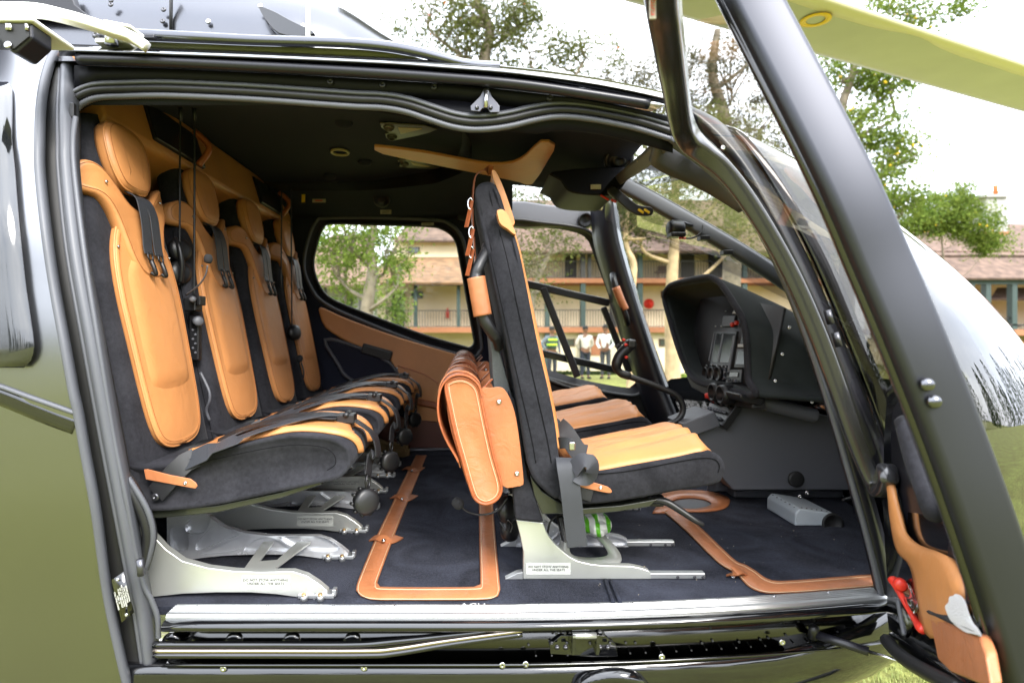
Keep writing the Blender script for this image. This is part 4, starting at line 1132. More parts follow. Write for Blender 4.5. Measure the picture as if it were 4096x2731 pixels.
Fb = [(i * na + j, i * na + j + 1, (i + 1) * na + j + 1, (i + 1) * na + j) for i in range(split, rows - 1) for j in range(na - 1)]
M_WSCR = glassmat('tinted_windscreen_side', (0.30, 0.28, 0.26), 3.2)
wm = mesh('windscreen', V[:(split + 1) * na], Fg); fixn(wm)
wm.materials.append(M_GLASS); wm.materials.append(M_WSCR)
M_NOSE = mat('mirror_gloss_nose', (.235, .24, .25), .03, metal=1)
wm.materials.append(M_NOSE)
wm.polygons.foreach_set('material_index', [(2 if q[0] // na >= 7 and q[0] % na >= 2 else 1) if q[0] % na < 8 else 0 for q in Fg])
mo('windscreen', wm, None, HELI, sub=1, label='large curved windscreen of the nose')
Fb = [tuple(i - split * na for i in q) for q in Fb]
mk('nose_skin', V[split * na:], Fb, M_NOSE, HELI, sub=1, label='glossy black nose mirroring the lawn and trees')
bp_ = [(2440, 715, 2.50), (2600, 800, 2.47), (2800, 915, 2.44), (3000, 1035, 2.42), (3200, 1170, 2.40), (3330, 1270, 2.38), (3450, 1400, 2.36)]
sweep('windscreen_centre_bar', pp(bp_, 5), rrect(.062, .045, .014), M_PLASG, HELI, label='grey windscreen centre bar')
sweep('bar_edge', pp([(u + 14, v - 26, d_ + .03) for u, v, d_ in bp_], 5), circ(.010, 6), M_RUBD, HELI)
for u, v in ((2818, 950), (2910, 1008)): box('trim_clip', PX(u, 2.4) - .02, PX(u, 2.4) + .02, 2.39, 2.43, PZ(v, 2.4) - .012, PZ(v, 2.4) + .008, M_PLAS, HELI, bevel=.003)
ribbon('windscreen_top_frame', [(2625, 560, 1.53), (2700, 590, 1.60), (2800, 660, 1.70), (2900, 740, 1.74), (2990, 830, 1.76)], [(2600, 650, 1.60), (2660, 690, 1.66), (2760, 730, 1.74), (2860, 780, 1.78), (2960, 842, 1.78)], M_PLASG, HELI, n=20, bulge=.01, solid=.02)
ribbon('roof_front_frame', [(2640, 545, 1.50), (2560, 620, 1.8), (2470, 700, 2.3), (2400, 770, 3.0)], [(2690, 580, 1.50), (2600, 660, 1.8), (2490, 735, 2.3), (2420, 800, 3.0)], M_PLASG, HELI, n=16, solid=.025)
ribbon('roof_placard', [(2595, 590, 1.66), (2545, 645, 1.84)], [(2632, 605, 1.66), (2575, 660, 1.84)], mat('olive_placard', (.30, .27, .12), .5), HELI, n=6, solid=.004, smooth_in=False)
# near windscreen pillar: dark fuselage frame and grey skin band behind the open door
ribbon('near_pillar_frame', [(2700, 420, 1.56), (2800, 480, 1.55), (2960, 650, 1.52), (3130, 950, 1.49), (3280, 1280, 1.475), (3400, 1600, 1.47), (3520, 1950, 1.47)],
       [(2780, 432, 1.60), (2900, 500, 1.58), (3050, 690, 1.55), (3210, 980, 1.52), (3350, 1300, 1.50), (3470, 1600, 1.49), (3600, 1950, 1.48)], M_SATIN, HELI, n=36, m=5, bulge=.01, solid=.03, soff=-1)
ribbon('near_skin_band', [(2900, 500, 1.60), (2960, 545, 1.59), (3060, 690, 1.56), (3220, 980, 1.53), (3360, 1300, 1.51), (3480, 1600, 1.50), (3610, 1950, 1.49)],
       [(2960, 520, 1.62), (3015, 560, 1.60), (3130, 700, 1.56), (3310, 1000, 1.52), (3460, 1350, 1.50), (3620, 1750, 1.49), (3690, 2000, 1.49)], M_BODY2, HELI, n=36, m=5, bulge=.004, solid=.02, soff=-1)
for u, v in ((2890, 595), (2965, 655)): disc('bolt', P(u, v, 1.545), (-.2, -1, 0), .008, .01, M_STEEL if u < 2900 else M_BOLT, HELI, n=8)
# near door-opening front edge: corrugated seal from roof to sill
FE = [(2680, 556, 1.47), (2800, 640, 1.50), (2930, 760, 1.50), (3050, 930, 1.49), (3150, 1140, 1.485), (3240, 1380, 1.48), (3330, 1660, 1.475), (3400, 1900, 1.47), (3470, 2150, 1.465), (3530, 2400, 1.46)]
corr('corrugated_seal', pp(FE, 8), .0088, M_RUB, HELI)
sweep('front_jamb', pp([(u + 22, v, d_ - .002) for u, v, d_ in FE], 6), [(-.010, .03), (-.010, 0), (.0, -.006), (.012, -.004), (.035, .008), (.035, .03)], M_SATIN, HELI)
# ---- rotor blade overhead
zb = 3.2
def bl(u, v, z=zb):
    d_ = F * (z - H) / (CV - v); return Vector((PX(u, d_), d_, z))
a0, a1 = bl(2540, 0), bl(4096, 415)
dr = (a1 - a0); dr.z = 0; dr.normalize(); ch = Vector((dr.y, -dr.x, 0)) if True else None
c0 = bl(3420, 0) - a0; chord = abs(c0.x * dr.y - c0.y * dr.x)
hub = a0 - dr * 1.75
sec = [(0, 0), (.10, -.012), (.35, -.020), (.62, -.020), (.85, -.014), (.96, -.006), (1.0, .004), (.96, .018), (.8, .030), (.5, .028), (.2, .012)]
V, Fc = [], []
ns = 14
for i in range(ns):
    s_ = .35 + i * (6.2 - .35) / (ns - 1)
    base = hub + dr * s_ + Vector((0, 0, -.012 * s_))
    for a, b in sec: V.append(base + ch * (a * chord) + Vector((0, 0, b)))
m_ = len(sec)
for i in range(ns - 1):
    for j in range(m_): Fc.append((i * m_ + j, i * m_ + (j + 1) % m_, (i + 1) * m_ + (j + 1) % m_, (i + 1) * m_ + j))
Fc += [tuple(range(m_)), tuple(range((ns - 1) * m_, ns * m_))]
M_BLADEP = mat('rotor_blade_paint', (.50, .50, .50), .5, var=.05, vscale=4)
rb = mk('rotor_blade', V, Fc, M_BLADEP, HELI, label='pale main rotor blade drooping overhead with yellow ring mark')
M_ERO = mat('blade_leading_strip', (.74, .69, .50), .5, var=.05, vscale=3)
V, Fc = [], []
rnd = random.Random(2)
for i in range(60):
    s_ = 1.2 + i * .075
    base = hub + dr * s_ + Vector((0, 0, -.012 * s_))
    e_ = .80 + .012 * rnd.random() + (.10 * math.exp(-((s_ - 3.35) / .22) ** 2))
    V += [base + ch * (chord * e_) + Vector((0, 0, -.0185 + (e_ - .62) * .017)), base + ch * (chord * .955) + Vector((0, 0, -.0105)), base + ch * (chord * 1.003) + Vector((0, 0, .004))]
for i in range(59):
    for j in range(2): Fc.append((3 * i + j, 3 * i + j + 1, 3 * i + j + 4, 3 * i + j + 3))
mk('leading_edge_strip', V, Fc, M_ERO, rb, solid=.003)
qc = bl(3262, 82, zb - .05)
s_q = (qc - hub).dot(dr); qc = bl(3262, 82, zb - .012 * s_q - .0225)
V, Fc = [], []
for i in range(28):
    a = 2 * math.pi * i / 28
    for r_ in (.042, .070): V.append(qc + dr * (r_ * 1.12 * math.cos(a)) + ch * (r_ * math.sin(a)) + Vector((0, 0, .0)))
for i in range(28): Fc.append((2 * i, 2 * i + 1, (2 * i + 3) % 56, (2 * i + 2) % 56))
mk('ring_mark', V, Fc, M_YEL, rb, solid=.002)

# ---- landing skids and boarding step
LG = bpy.data.objects.new('landing_gear', None); col.objects.link(LG); LG.parent = HELI; LG.matrix_parent_inverse = Matrix.Translation(-HELI.location)
for sy in (-1, 1):
    ys_ = 2.3 + sy * 1.17
    tube('skid', cr([Vector((-2.4, ys_, .055)), Vector((-1.5, ys_, .045)), Vector((0, ys_, .045)), Vector((.95, ys_, .045)), Vector((1.3, ys_, .09)), Vector((1.5, ys_, .22))], 6), .045, M_SATIN, LG, n=12)
for x in (-1.45, .42):
    tube('cross_tube', cr([Vector((x, 1.13, .07)), Vector((x, 1.22, .22)), Vector((x, 1.45, .42)), Vector((x, 1.8, .53)), Vector((x, 2.3, .55)), Vector((x, 2.8, .53)), Vector((x, 3.15, .42)), Vector((x, 3.38, .22)), Vector((x, 3.47, .07))], 6), .05, M_GLOSS, LG, n=12)
tube('boarding_step', cr([P(2300, 2790, 1.36), P(2350, 2728, 1.34), P(2440, 2702, 1.33), P(2530, 2716, 1.33), P(2600, 2790, 1.36)], 6), .018, M_GLOSS, LG, n=12)
# ================================================================ seats
def loftsec(name, secs, mt, par, **k):
    "secs: list of closed loops with equal counts"
    m_ = len(secs[0]); V = [p for s_ in secs for p in s_]
    Fc = [(i * m_ + j, i * m_ + (j + 1) % m_, (i + 1) * m_ + (j + 1) % m_, (i + 1) * m_ + j) for i in range(len(secs) - 1) for j in range(m_)]
    Fc += [tuple(range(m_))[::-1], tuple(range((len(secs) - 1) * m_, len(secs) * m_))]
    return mk(name, V, Fc, mt, par, **k)
def sym(half):
    "mirror a half outline [(a>=0, s)] listed bottom to top"
    return [(-a, s_) for a, s_ in half] + [(a, s_) for a, s_ in half[::-1]]
def smooth2(pts, n=5):
    return [(p.x, p.y) for p in cr([Vector((a, b, 0)) for a, b in pts], n, True)]
def dedupe(pts, e=1e-4):
    out = []
    for p in pts:
        if not out or math.hypot(p[0] - out[-1][0], p[1] - out[-1][1]) > e: out.append(p)
    if math.hypot(out[0][0] - out[-1][0], out[0][1] - out[-1][1]) < e: out.pop()
    return out
def band(name, path, nrm, wd, mt, par, th=.0025, **k):
    "flat strap along a path; nrm gives the face direction (list or one)"
    V, Fc = [], []
    n = len(path)
    for i, p in enumerate(path):
        t = (path[min(i + 1, n - 1)] - path[max(i - 1, 0)]).normalized()
        nn = Vector(nrm[min(i, len(nrm) - 1)] if isinstance(nrm, list) else nrm)
        nn = (nn - t * t.dot(nn)).normalized(); s_ = t.cross(nn)
        w_ = wd[i] if isinstance(wd, list) else wd
        V += [p + s_ * w_ / 2 + nn * th / 2, p - s_ * w_ / 2 + nn * th / 2, p - s_ * w_ / 2 - nn * th / 2, p + s_ * w_ / 2 - nn * th / 2]
    for i in range(n - 1):
        for j in range(4): Fc.append((4 * i + j, 4 * i + (j + 1) % 4, 4 * i + 4 + (j + 1) % 4, 4 * i + 4 + j))
    Fc += [(3, 2, 1, 0), (4 * n - 4, 4 * n - 3, 4 * n - 2, 4 * n - 1)]
    return mk(name, V, Fc, mt, par, bevel=.0008, seg=1, **k)
LEGROWS = 'DO NOT STOW ANYTHING\nUNDER ALL THE SEATS'

def rear_seat():
    yc = 1.60
    g = empty('rear_seat', (-.6, yc, FL), cat='seat', group='rear row of orange and black seats')
    up = Vector((-.205, 0, .979)); nf = Vector((.979, 0, .205))
    O = Vector((-.802, yc, FL + .33))
    fn = lambda a, s_, h: O + up * s_ + Vector((0, a, 0)) + nf * h
    secs = []
    for s_, w_, th in ((-.09, .175, .10), (-.06, .19, .115), (0, .198, .12), (.3, .20, .12), (.55, .198, .115), (.66, .185, .11), (.715, .16, .105), (.75, .128, .10), (.80, .112, .095), (.88, .108, .09), (.92, .100, .085), (.945, .08, .07), (.955, .04, .04)):
        secs.append([fn(a, s_, b - th / 2 + (.0 if s_ < .9 else -.01)) for a, b in rrect(2 * w_, th, min(.036, th * .42), 4)])
    br = loftsec('backrest', secs, M_SUEDE, g)
    for a in (-1,):
        tube('seam', cr([fn(a * .1965, -.02, -.03), fn(a * .1985, .3, -.032), fn(a * .197, .55, -.03), fn(a * .175, .69, -.03)], 6), .0012, M_DTHREAD, br, n=5)
    M_OST = MATS.get('ochre_thread') or mat('ochre_thread', (.30, .11, .03), .9)
    # big leather insert
    half = [(.05, .030), (.105, .055), (.128, .11), (.138, .20), (.145, .33), (.149, .43), (.143, .52), (.125, .585), (.09, .64), (.04, .665)]
    ol = dedupe(smooth2(sym(half), 4))
    v, f = padv(ol, fn, [(0, -.004), (0, .010), (.004, .016), (.010, .018), (.016, .0165), (.022, .0175)])
    bi = mk('back_insert', v, f, M_ORANGE, br)
    sweep('piping', [fn(a, b, .012) for a, b in ol], circ(.0034, 6), M_ORANGE, bi, closed=True)
    V, Fc = [], []
    ni, nj = 26, 15
    for i in range(ni + 1):
        t = i / ni; s_ = .195 + .40 * t
        w_ = (.106 + .008 * math.sin(math.pi * t)) * (1 - .55 * smooth01((t - .72) / .28)) * (.90 + .10 * smooth01(t / .05))
        for j in range(nj):
            a = -1 + 2 * j / (nj - 1)
            e_ = min(1, (1 - abs(a)) * 4.5, t * 14, (1 - t) * 8)
            V.append(fn(a * w_, s_ - .012 * (1 - abs(a) ** 3) * (1 - t) ** 6, .0150 + .010 * smooth01(e_) + .002 * (1 - a * a)))
    for i in range(ni):
        for j in range(nj - 1): Fc.append((i * nj + j, i * nj + j + 1, (i + 1) * nj + j + 1, (i + 1) * nj + j))
    mk('insert_cushion', V, Fc, M_ORANGE, bi)
    # shoulder yoke
    half = [(.035, .497), (.075, .535), (.098, .60), (.118, .655), (.15, .695), (.185, .708), (.201, .725), (.200, .760), (.18, .782), (.155, .785), (.12, .765), (.085, .735), (.055, .705), (.025, .69)]
    ol3 = dedupe(smooth2([(-a, b) for a, b in half] + [(0, .686)] + [(a, b) for a, b in half[::-1]], 3))
    def fy(a, s_, h):
        k_ = max(0, abs(a) - .12) / .08
        return fn(a * (1 - .015 * k_), s_, h - .050 * k_ * k_)
    v, f = padv(ol3, fy, [(0, -.004), (0, .020), (.004, .027), (.010, .0285), (.016, .0275)])
    yk = mk('shoulder_yoke', v, f, M_ORANGE, br)
    for a in (-.128, .128): disc('snap', fy(a, .735, .024), nf, .0045, .004, M_STEEL, yk, n=8)
    for a in (-.125, .125): disc('snap', fn(a, .567, .018), nf, .0040, .004, M_STEEL, bi, n=8)
    sweep('stitching', [fy(a, b, .0292) for a, b in inset(ol3, .008)], circ(.0008, 4), M_OST, yk, closed=True)
    sweep('stitching', [fn(a, b, .0182) for a, b in inset(ol, .012)], circ(.0008, 4), M_OST, bi, closed=True)
    # head rest
    half = [(.030, .735), (.062, .747), (.084, .782), (.094, .830), (.092, .876), (.076, .908), (.038, .924)]
    ol4 = dedupe(smooth2(sym(half), 4))
    v, f = padv(ol4, fn, [(.004, -.006), (0, .006), (.0, .022), (.004, .031), (.012, .036), (.030, .040), (.05, .041)])
    hr = mk('headrest', v, f, M_ORANGE, g)
    sweep('piping', [fn(a, b, .024) for a, b in ol4], circ(.003, 6), M_ORANGE, hr, closed=True)
    sweep('stitching', [fn(a, b, .0365) for a, b in inset(ol4, .010)], circ(.0008, 4), M_OST, hr, closed=True)
    # shoulder straps with clips
    for a in (-.022, .026):
        pth = cr([fn(a * .6, .735, .012), fn(a * .7, .712, .040), fn(a, .67, .048), fn(a, .62, .045), fn(a * 1.1, .575, .040), fn(a * 1.1, .555, .040)], 4)
        st_ = band('shoulder_strap', pth, nf, .043, M_WEB, g, th=.003)
        sweep('clip_ring', [fn(a * 1.1 + .012 * math.cos(t * math.pi / 6), .548 + .012 * math.sin(t * math.pi / 6), .042) for t in range(12)], circ(.003, 5), M_PLAS, st_, closed=True)
        tube('clip_hook', cr([fn(a * 1.1, .537, .042), fn(a * 1.1, .515, .046), fn(a * 1.1 + .004, .497, .044), fn(a * 1.1 - .003, .505, .036)], 4), [.0065] * 8 + [.005] * 5, M_PLAS, st_, n=6)
    # cushion
    prof = [(-.86, .25), (-.76, .236), (-.62, .250), (-.46, .283), (-.365, .303), (-.318, .314), (-.291, .340), (-.288, .366), (-.300, .393), (-.34, .413), (-.43, .420), (-.52, .405), (-.62, .378), (-.72, .352), (-.80, .342), (-.86, .345)]
    pr = [(p.x, FL + p.y) for p in cr([Vector((a, b, 0)) for a, b in prof], 4, True)]
    n_ = len(pr)
    yk_c = -.026      # the cushion is narrower than the backrest
    ys = [(-.160, .020), (-.169, .010), (-.1745, .0)]
    ys = ys + [(-a, b) for a, b in ys[::-1]]
    loops = [[Vector((x, yc + yk_c + y, z)) for x, z in inset(pr, ins)] for y, ins in ys]
    cu = loftsec('cushion', loops, M_SUEDE, g)
    seamp = [(-.66, .352), (-.52, .383), (-.43, .396), (-.36, .392), (-.33, .375), (-.325, .35), (-.345, .335)]
    tube('seam', cr([Vector((x, yc - .2025, FL + z)) for x, z in seamp], 5), .0012, M_DTHREAD, cu, n=5)
    topc = resample(cr([Vector((x, 0, FL + z)) for x, z in ((-.74, .348), (-.62, .379), (-.52, .406), (-.43, .4215), (-.34, .4145), (-.2995, .3945), (-.2865, .366), (-.290, .338))], 8), 61)
    def fc(a, t, h):
        i = min(59, max(0, t * 60)); j = int(i); p = topc[j].lerp(topc[j + 1], i - j)
        tg = (topc[min(60, j + 1)] - topc[max(0, j - 1)]).normalized(); nn = Vector((-tg.z, 0, tg.x))
        return p + nn * h + Vector((0, yc + yk_c + a, 0))
    half = [(.001, .02), (.09, .02), (.125, .05), (.148, .2), (.158, .4), (.160, .6), (.157, .78), (.140, .92), (.120, .955), (.100, .93), (.080, .86), (.045, .80), (.001, .78)]
    ol5 = dedupe(smooth2(sym(half), 6))
    # grid-filled insert so that it follows the curved top
    V, Fc = [], []
    nt_, na_ = 48, 17
    def hw(t): return .09 + .048 * smooth01(t / .35) - .045 * smooth01((t - .78) / .2)
    rows = []
    for i in range(nt_ + 1):
        t = .03 + .93 * i / nt_
        row = []
        for j in range(na_):
            a = -1 + 2 * j / (na_ - 1)
            e_ = 1 - abs(a) ** 8
            puff = .008 * max(0, e_) ** .5 + .006 * math.exp(-((abs(a) - .86) / .10) ** 2) + .002
            cut = t > .80 and abs(a) < .62 * smooth01((t - .80) / .10)
            row.append((fc(a * hw(t), t, puff if not cut else -.006)))
        rows.append(row)
    V = [p for r_ in rows for p in r_]
    for i in range(nt_):
        for j in range(na_ - 1): Fc.append((i * na_ + j, i * na_ + j + 1, (i + 1) * na_ + j + 1, (i + 1) * na_ + j))
    mk('cushion_insert', V, Fc, M_ORANGE, cu, solid=.006, soff=-1)
    # carbon pan under the cushion
    pan = [(-.86, .245), (-.76, .232), (-.62, .245), (-.46, .278), (-.37, .305), (-.36, .296), (-.46, .262), (-.62, .226), (-.76, .212), (-.86, .215)]
    prism('seat_pan', [(x, FL + z) for x, z in pan], yc - .185, yc + .135, M_CARBON, g, bevel=.004)
    # legs
    LEG = [(470, 2060), (520, 2050), (560, 2070), (590, 2105), (624, 2143), (668, 2190), (736, 2238), (838, 2265), (940, 2277), (1042, 2281), (1175, 2279), (1229, 2296), (1277, 2327), (1313, 2357), (1311, 2374), (1304, 2393), (1236, 2395), (1205, 2384), (1110, 2371), (1008, 2364), (872, 2364), (736, 2369), (624, 2381), (560, 2392), (470, 2395)]
    lo = pol(LEG, 1.455, smooth=False)
    leg = prism('leg', lo, 1.447, 1.470, M_ALUP, g, bevel=.0025, seg=2, label='machined metal leg with stowage warning placard')
    pl = box('placard', PX(968, 1.447), PX(1160, 1.447), 1.4462, 1.4475, PZ(2356, 1.447), PZ(2301, 1.447), M_PLACARD, leg, smooth=False)
    text('placard_text', LEGROWS, (PX(1063, 1.446), 1.4456, PZ(2326, 1.446)), .0090, M_INK, leg)
    leg2 = prism('leg', lo, 1.706, 1.712, M_MACH, g, bevel=.001, label='machined metal leg with milled pockets')
    pk_ = [[(688, 2109), (736, 2105), (756, 2136), (756, 2190), (695, 2197)], [(744, 2102), (777, 2065), (838, 2061), (845, 2082), (818, 2126), (760, 2126)],
           [(790, 2170), (818, 2136), (865, 2092), (906, 2105), (960, 2133), (892, 2160), (797, 2197)], [(818, 2204), (940, 2150), (1005, 2143), (967, 2190), (906, 2207), (824, 2214)],
           [(977, 2200), (1022, 2156), (1059, 2145), (1103, 2150), (1165, 2190), (1158, 2202), (1076, 2198)], [(1120, 2146), (1178, 2139), (1277, 2139), (1331, 2163), (1362, 2190), (1318, 2202), (1246, 2198), (1178, 2184)]]
    holeplate('leg_web', lo, [pol(q, 1.70, 3) for q in pk_], 1.692, .014, M_MACH, leg2)
    for y0 in (1.447, 1.692):
        ft = box('foot_fitting', PX(1196, 1.455), PX(1340, 1.455), y0 - .006, y0 + .028, FL + .001, FL + .0125, M_ALU, g, bevel=.003)
        for x in (PX(1225, 1.455), PX(1290, 1.455)):
            lathe('stud', [(.0095, 0), (.0085, .012), (.007, .013)], (x, y0 - .012, FL + .001), (0, 0, 1), M_ALU, ft, n=10)
            lathe('bolt', [(.006, 0), (.006, .006), (.003, .007)], (x, y0 - .014, FL + .013), (0, -.3, 1), mat('brass_bolt', (.5, .33, .16), .35, metal=.9) if 'brass_bolt' not in MATS else MATS['brass_bolt'], ft, n=6)
        box('foot_lug', PX(1330, 1.455), PX(1346, 1.455), y0, y0 + .02, FL + .004, FL + .022, M_ALU, ft, bevel=.002)
        disc('pivot_bolt', (PX(1263, 1.455), y0 - (.000 if y0 < 1.5 else -.004), PZ(2381, 1.455)), (0, -1, 0), .0095, .005, M_BOLT, g, n=12)
    # link between the legs
    lk = [(1130, 2268), (1155, 2240), (1178, 2212), (1215, 2212), (1235, 2218), (1290, 2218), (1340, 2226), (1330, 2240), (1300, 2300), (1150, 2300)]
    V = [Vector((-.585, 1.472, FL + .05)), Vector((-.515, 1.472, FL + .05)), Vector((-.465, 1.693, FL + .05)), Vector((-.505, 1.693, FL + .05)), Vector((-.575, 1.693, FL + .05)), Vector((-.605, 1.693, FL + .05)), Vector((-.565, 1.55, FL + .05)), Vector((-.52, 1.56, FL + .05))]
    mk('leg_link', V, [(0, 1, 7, 6), (1, 2, 3, 7), (6, 7, 3, 4), (0, 6, 4, 5)][:2] + [(0, 6, 4, 5)], M_ALUP, g, solid=.006, bevel=.001)
    # leather tab, webbing anchor and bolt on the near side
    sx = lambda u: PX(u, 1.395); sz = lambda v: PZ(v, 1.395)
    band('belt_anchor', [Vector((sx(622), 1.394, sz(1975))), Vector((sx(660), 1.391, sz(1935))), Vector((sx(700), 1.389, sz(1890))), Vector((sx(740), 1.396, sz(1850))), Vector((sx(770), 1.412, sz(1835)))], (0, -1, 0), .048, M_WEBD, g, th=.003)
    tab = prism('leather_tab', [(sx(u), sz(v)) for u, v in ((585, 1873), (600, 1872), (690, 1895), (770, 1910), (790, 1925), (797, 1938), (790, 1948), (770, 1945), (690, 1930), (593, 1912))], 1.384, 1.388, M_SADDLE, g, bevel=.0012)
    disc('snap', (sx(751), 1.3845, sz(1926)), (0, -1, 0), .0048, .004, M_STEEL, tab, n=10)
    disc('anchor_bolt', (sx(622), 1.396, sz(1986)), (0, -1, 0), .0095, .006, M_BOLT, g, n=14)
    # lap belt over the cushion
    p0 = [Vector((sx(735), 1.405, sz(1850))), fc(-.185, .30, .012), fc(-.15, .42, .018), fc(-.09, .55, .020), fc(-.03, .66, .022), fc(.0, .74, .024)]
    band('lap_belt', cr(p0, 5), [(.0, -.8, .6)] * 4 + [(0, -.35, .93)] * 4 + [(-.1, 0, 1)], .046, M_WEB, g, th=.003)
    p0 = [fc(.03, .04, .004), fc(.035, .2, .018), fc(.03, .36, .022), fc(.01, .52, .022), fc(-.005, .64, .021), fc(.0, .75, .021)]
    band('belt_pad', cr(p0, 5), (-.1, -.05, 1), [.15 + .018 * math.sin(i * .6) - .085 * (i / 25) for i in range(26)], M_WEBD, g, th=.004)
    bc = fc(.0, .80, .022)
    bk = box('belt_adjuster', bc.x - .028, bc.x + .022, bc.y - .022, bc.y + .022, bc.z - .014, bc.z + .012, M_PLAS, g, bevel=.004)
    tube('adjuster_bar', [bc + Vector((.0, -.026, .010)), bc + Vector((.0, .026, .010))], .008, M_PLAS, bk)
    p0 = [bc + Vector((.01, 0, .0)), fc(.0, .92, .030), fc(0, .985, .022) + Vector((.018, -.004, -.01)), Vector((-.268, yc - .03, FL + .33)), Vector((-.272, yc - .05, FL + .285))]
    band('front_strap', cr(p0, 5), [(0, 0, 1)] * 5 + [(1, -.2, .2)] * 20, .036, M_WEBD, g, th=.004)
    bpz = Vector((-.277, yc - .055, FL + .215))
    rbk = lathe('rotary_buckle', [(.012, -.016), (.030, -.015), (.035, -.010), (.036, .006), (.034, .012), (.026, .016), (.012, .0175), (.004, .018)], bpz, (.55, -.8, .1), M_PLAS, g, n=20)
    for i in range(10):
        a = 2 * math.pi * i / 10
        ax = Vector((.55, -.8, .1)).normalized(); u_ = ax.orthogonal().normalized(); w_ = ax.cross(u_)
        lathe('buckle_tooth', [(.005, -.004), (.005, .008), (.002, .010)], bpz + (u_ * math.cos(a) + w_ * math.sin(a)) * .037 - ax * .010, ax, M_PLAS, rbk, n=6)
    sweep('buckle_ring', [Vector((-.272 + .003 * math.cos(t), yc - .052 + .013 * math.cos(t), FL + .268 + .018 * math.sin(t))) for t in [i * math.pi / 6 for i in range(12)]], circ(.0035, 6), M_PLAS, rbk, closed=True, depth=(1, 0, 0))
    return g
def resample2(pts, n):
    return [(p.x, p.y) for p in resample([Vector((a, b, 0)) for a, b in pts], n, True)]
def holeplate(name, outl, holes, y, th, mt, par):
    "plate in the x-z plane with holes milled through it"
    bm = bmesh.new()
    es = []
    for lp_ in [outl] + holes:
        vs_ = [bm.verts.new((x, y, z)) for x, z in lp_]
        es += [bm.edges.new((vs_[i], vs_[(i + 1) % len(vs_)])) for i in range(len(vs_))]
    bmesh.ops.triangle_fill(bm, edges=es, use_beauty=True, normal=(0, -1, 0))
    bmesh.ops.recalc_face_normals(bm, faces=bm.faces)
    r_ = bmesh.ops.extrude_face_region(bm, geom=list(bm.faces))
    bmesh.ops.translate(bm, verts=[v for v in r_['geom'] if isinstance(v, bmesh.types.BMVert)], vec=(0, th, 0))
    bmesh.ops.recalc_face_normals(bm, faces=bm.faces)
    m = bpy.data.meshes.new(name); bm.to_mesh(m); bm.free()
    return mo(name, m, mt, par, smooth=False, bevel=.002, seg=2)
rs0 = rear_seat()
PITCH = .462
LBL = ['rear seat nearest the open doorway, brightly lit, with its whole side in view', 'second rear seat from the doorway, behind the thin hanging cords', 'third rear seat from the doorway, between two orange seats', 'farthest rear seat, against the side wall below the far window']
rs0['label'] = LBL[0]
for i in range(1, 4):
    c = copytree(rs0, (0, PITCH * i, 0)); c['label'] = LBL[i]

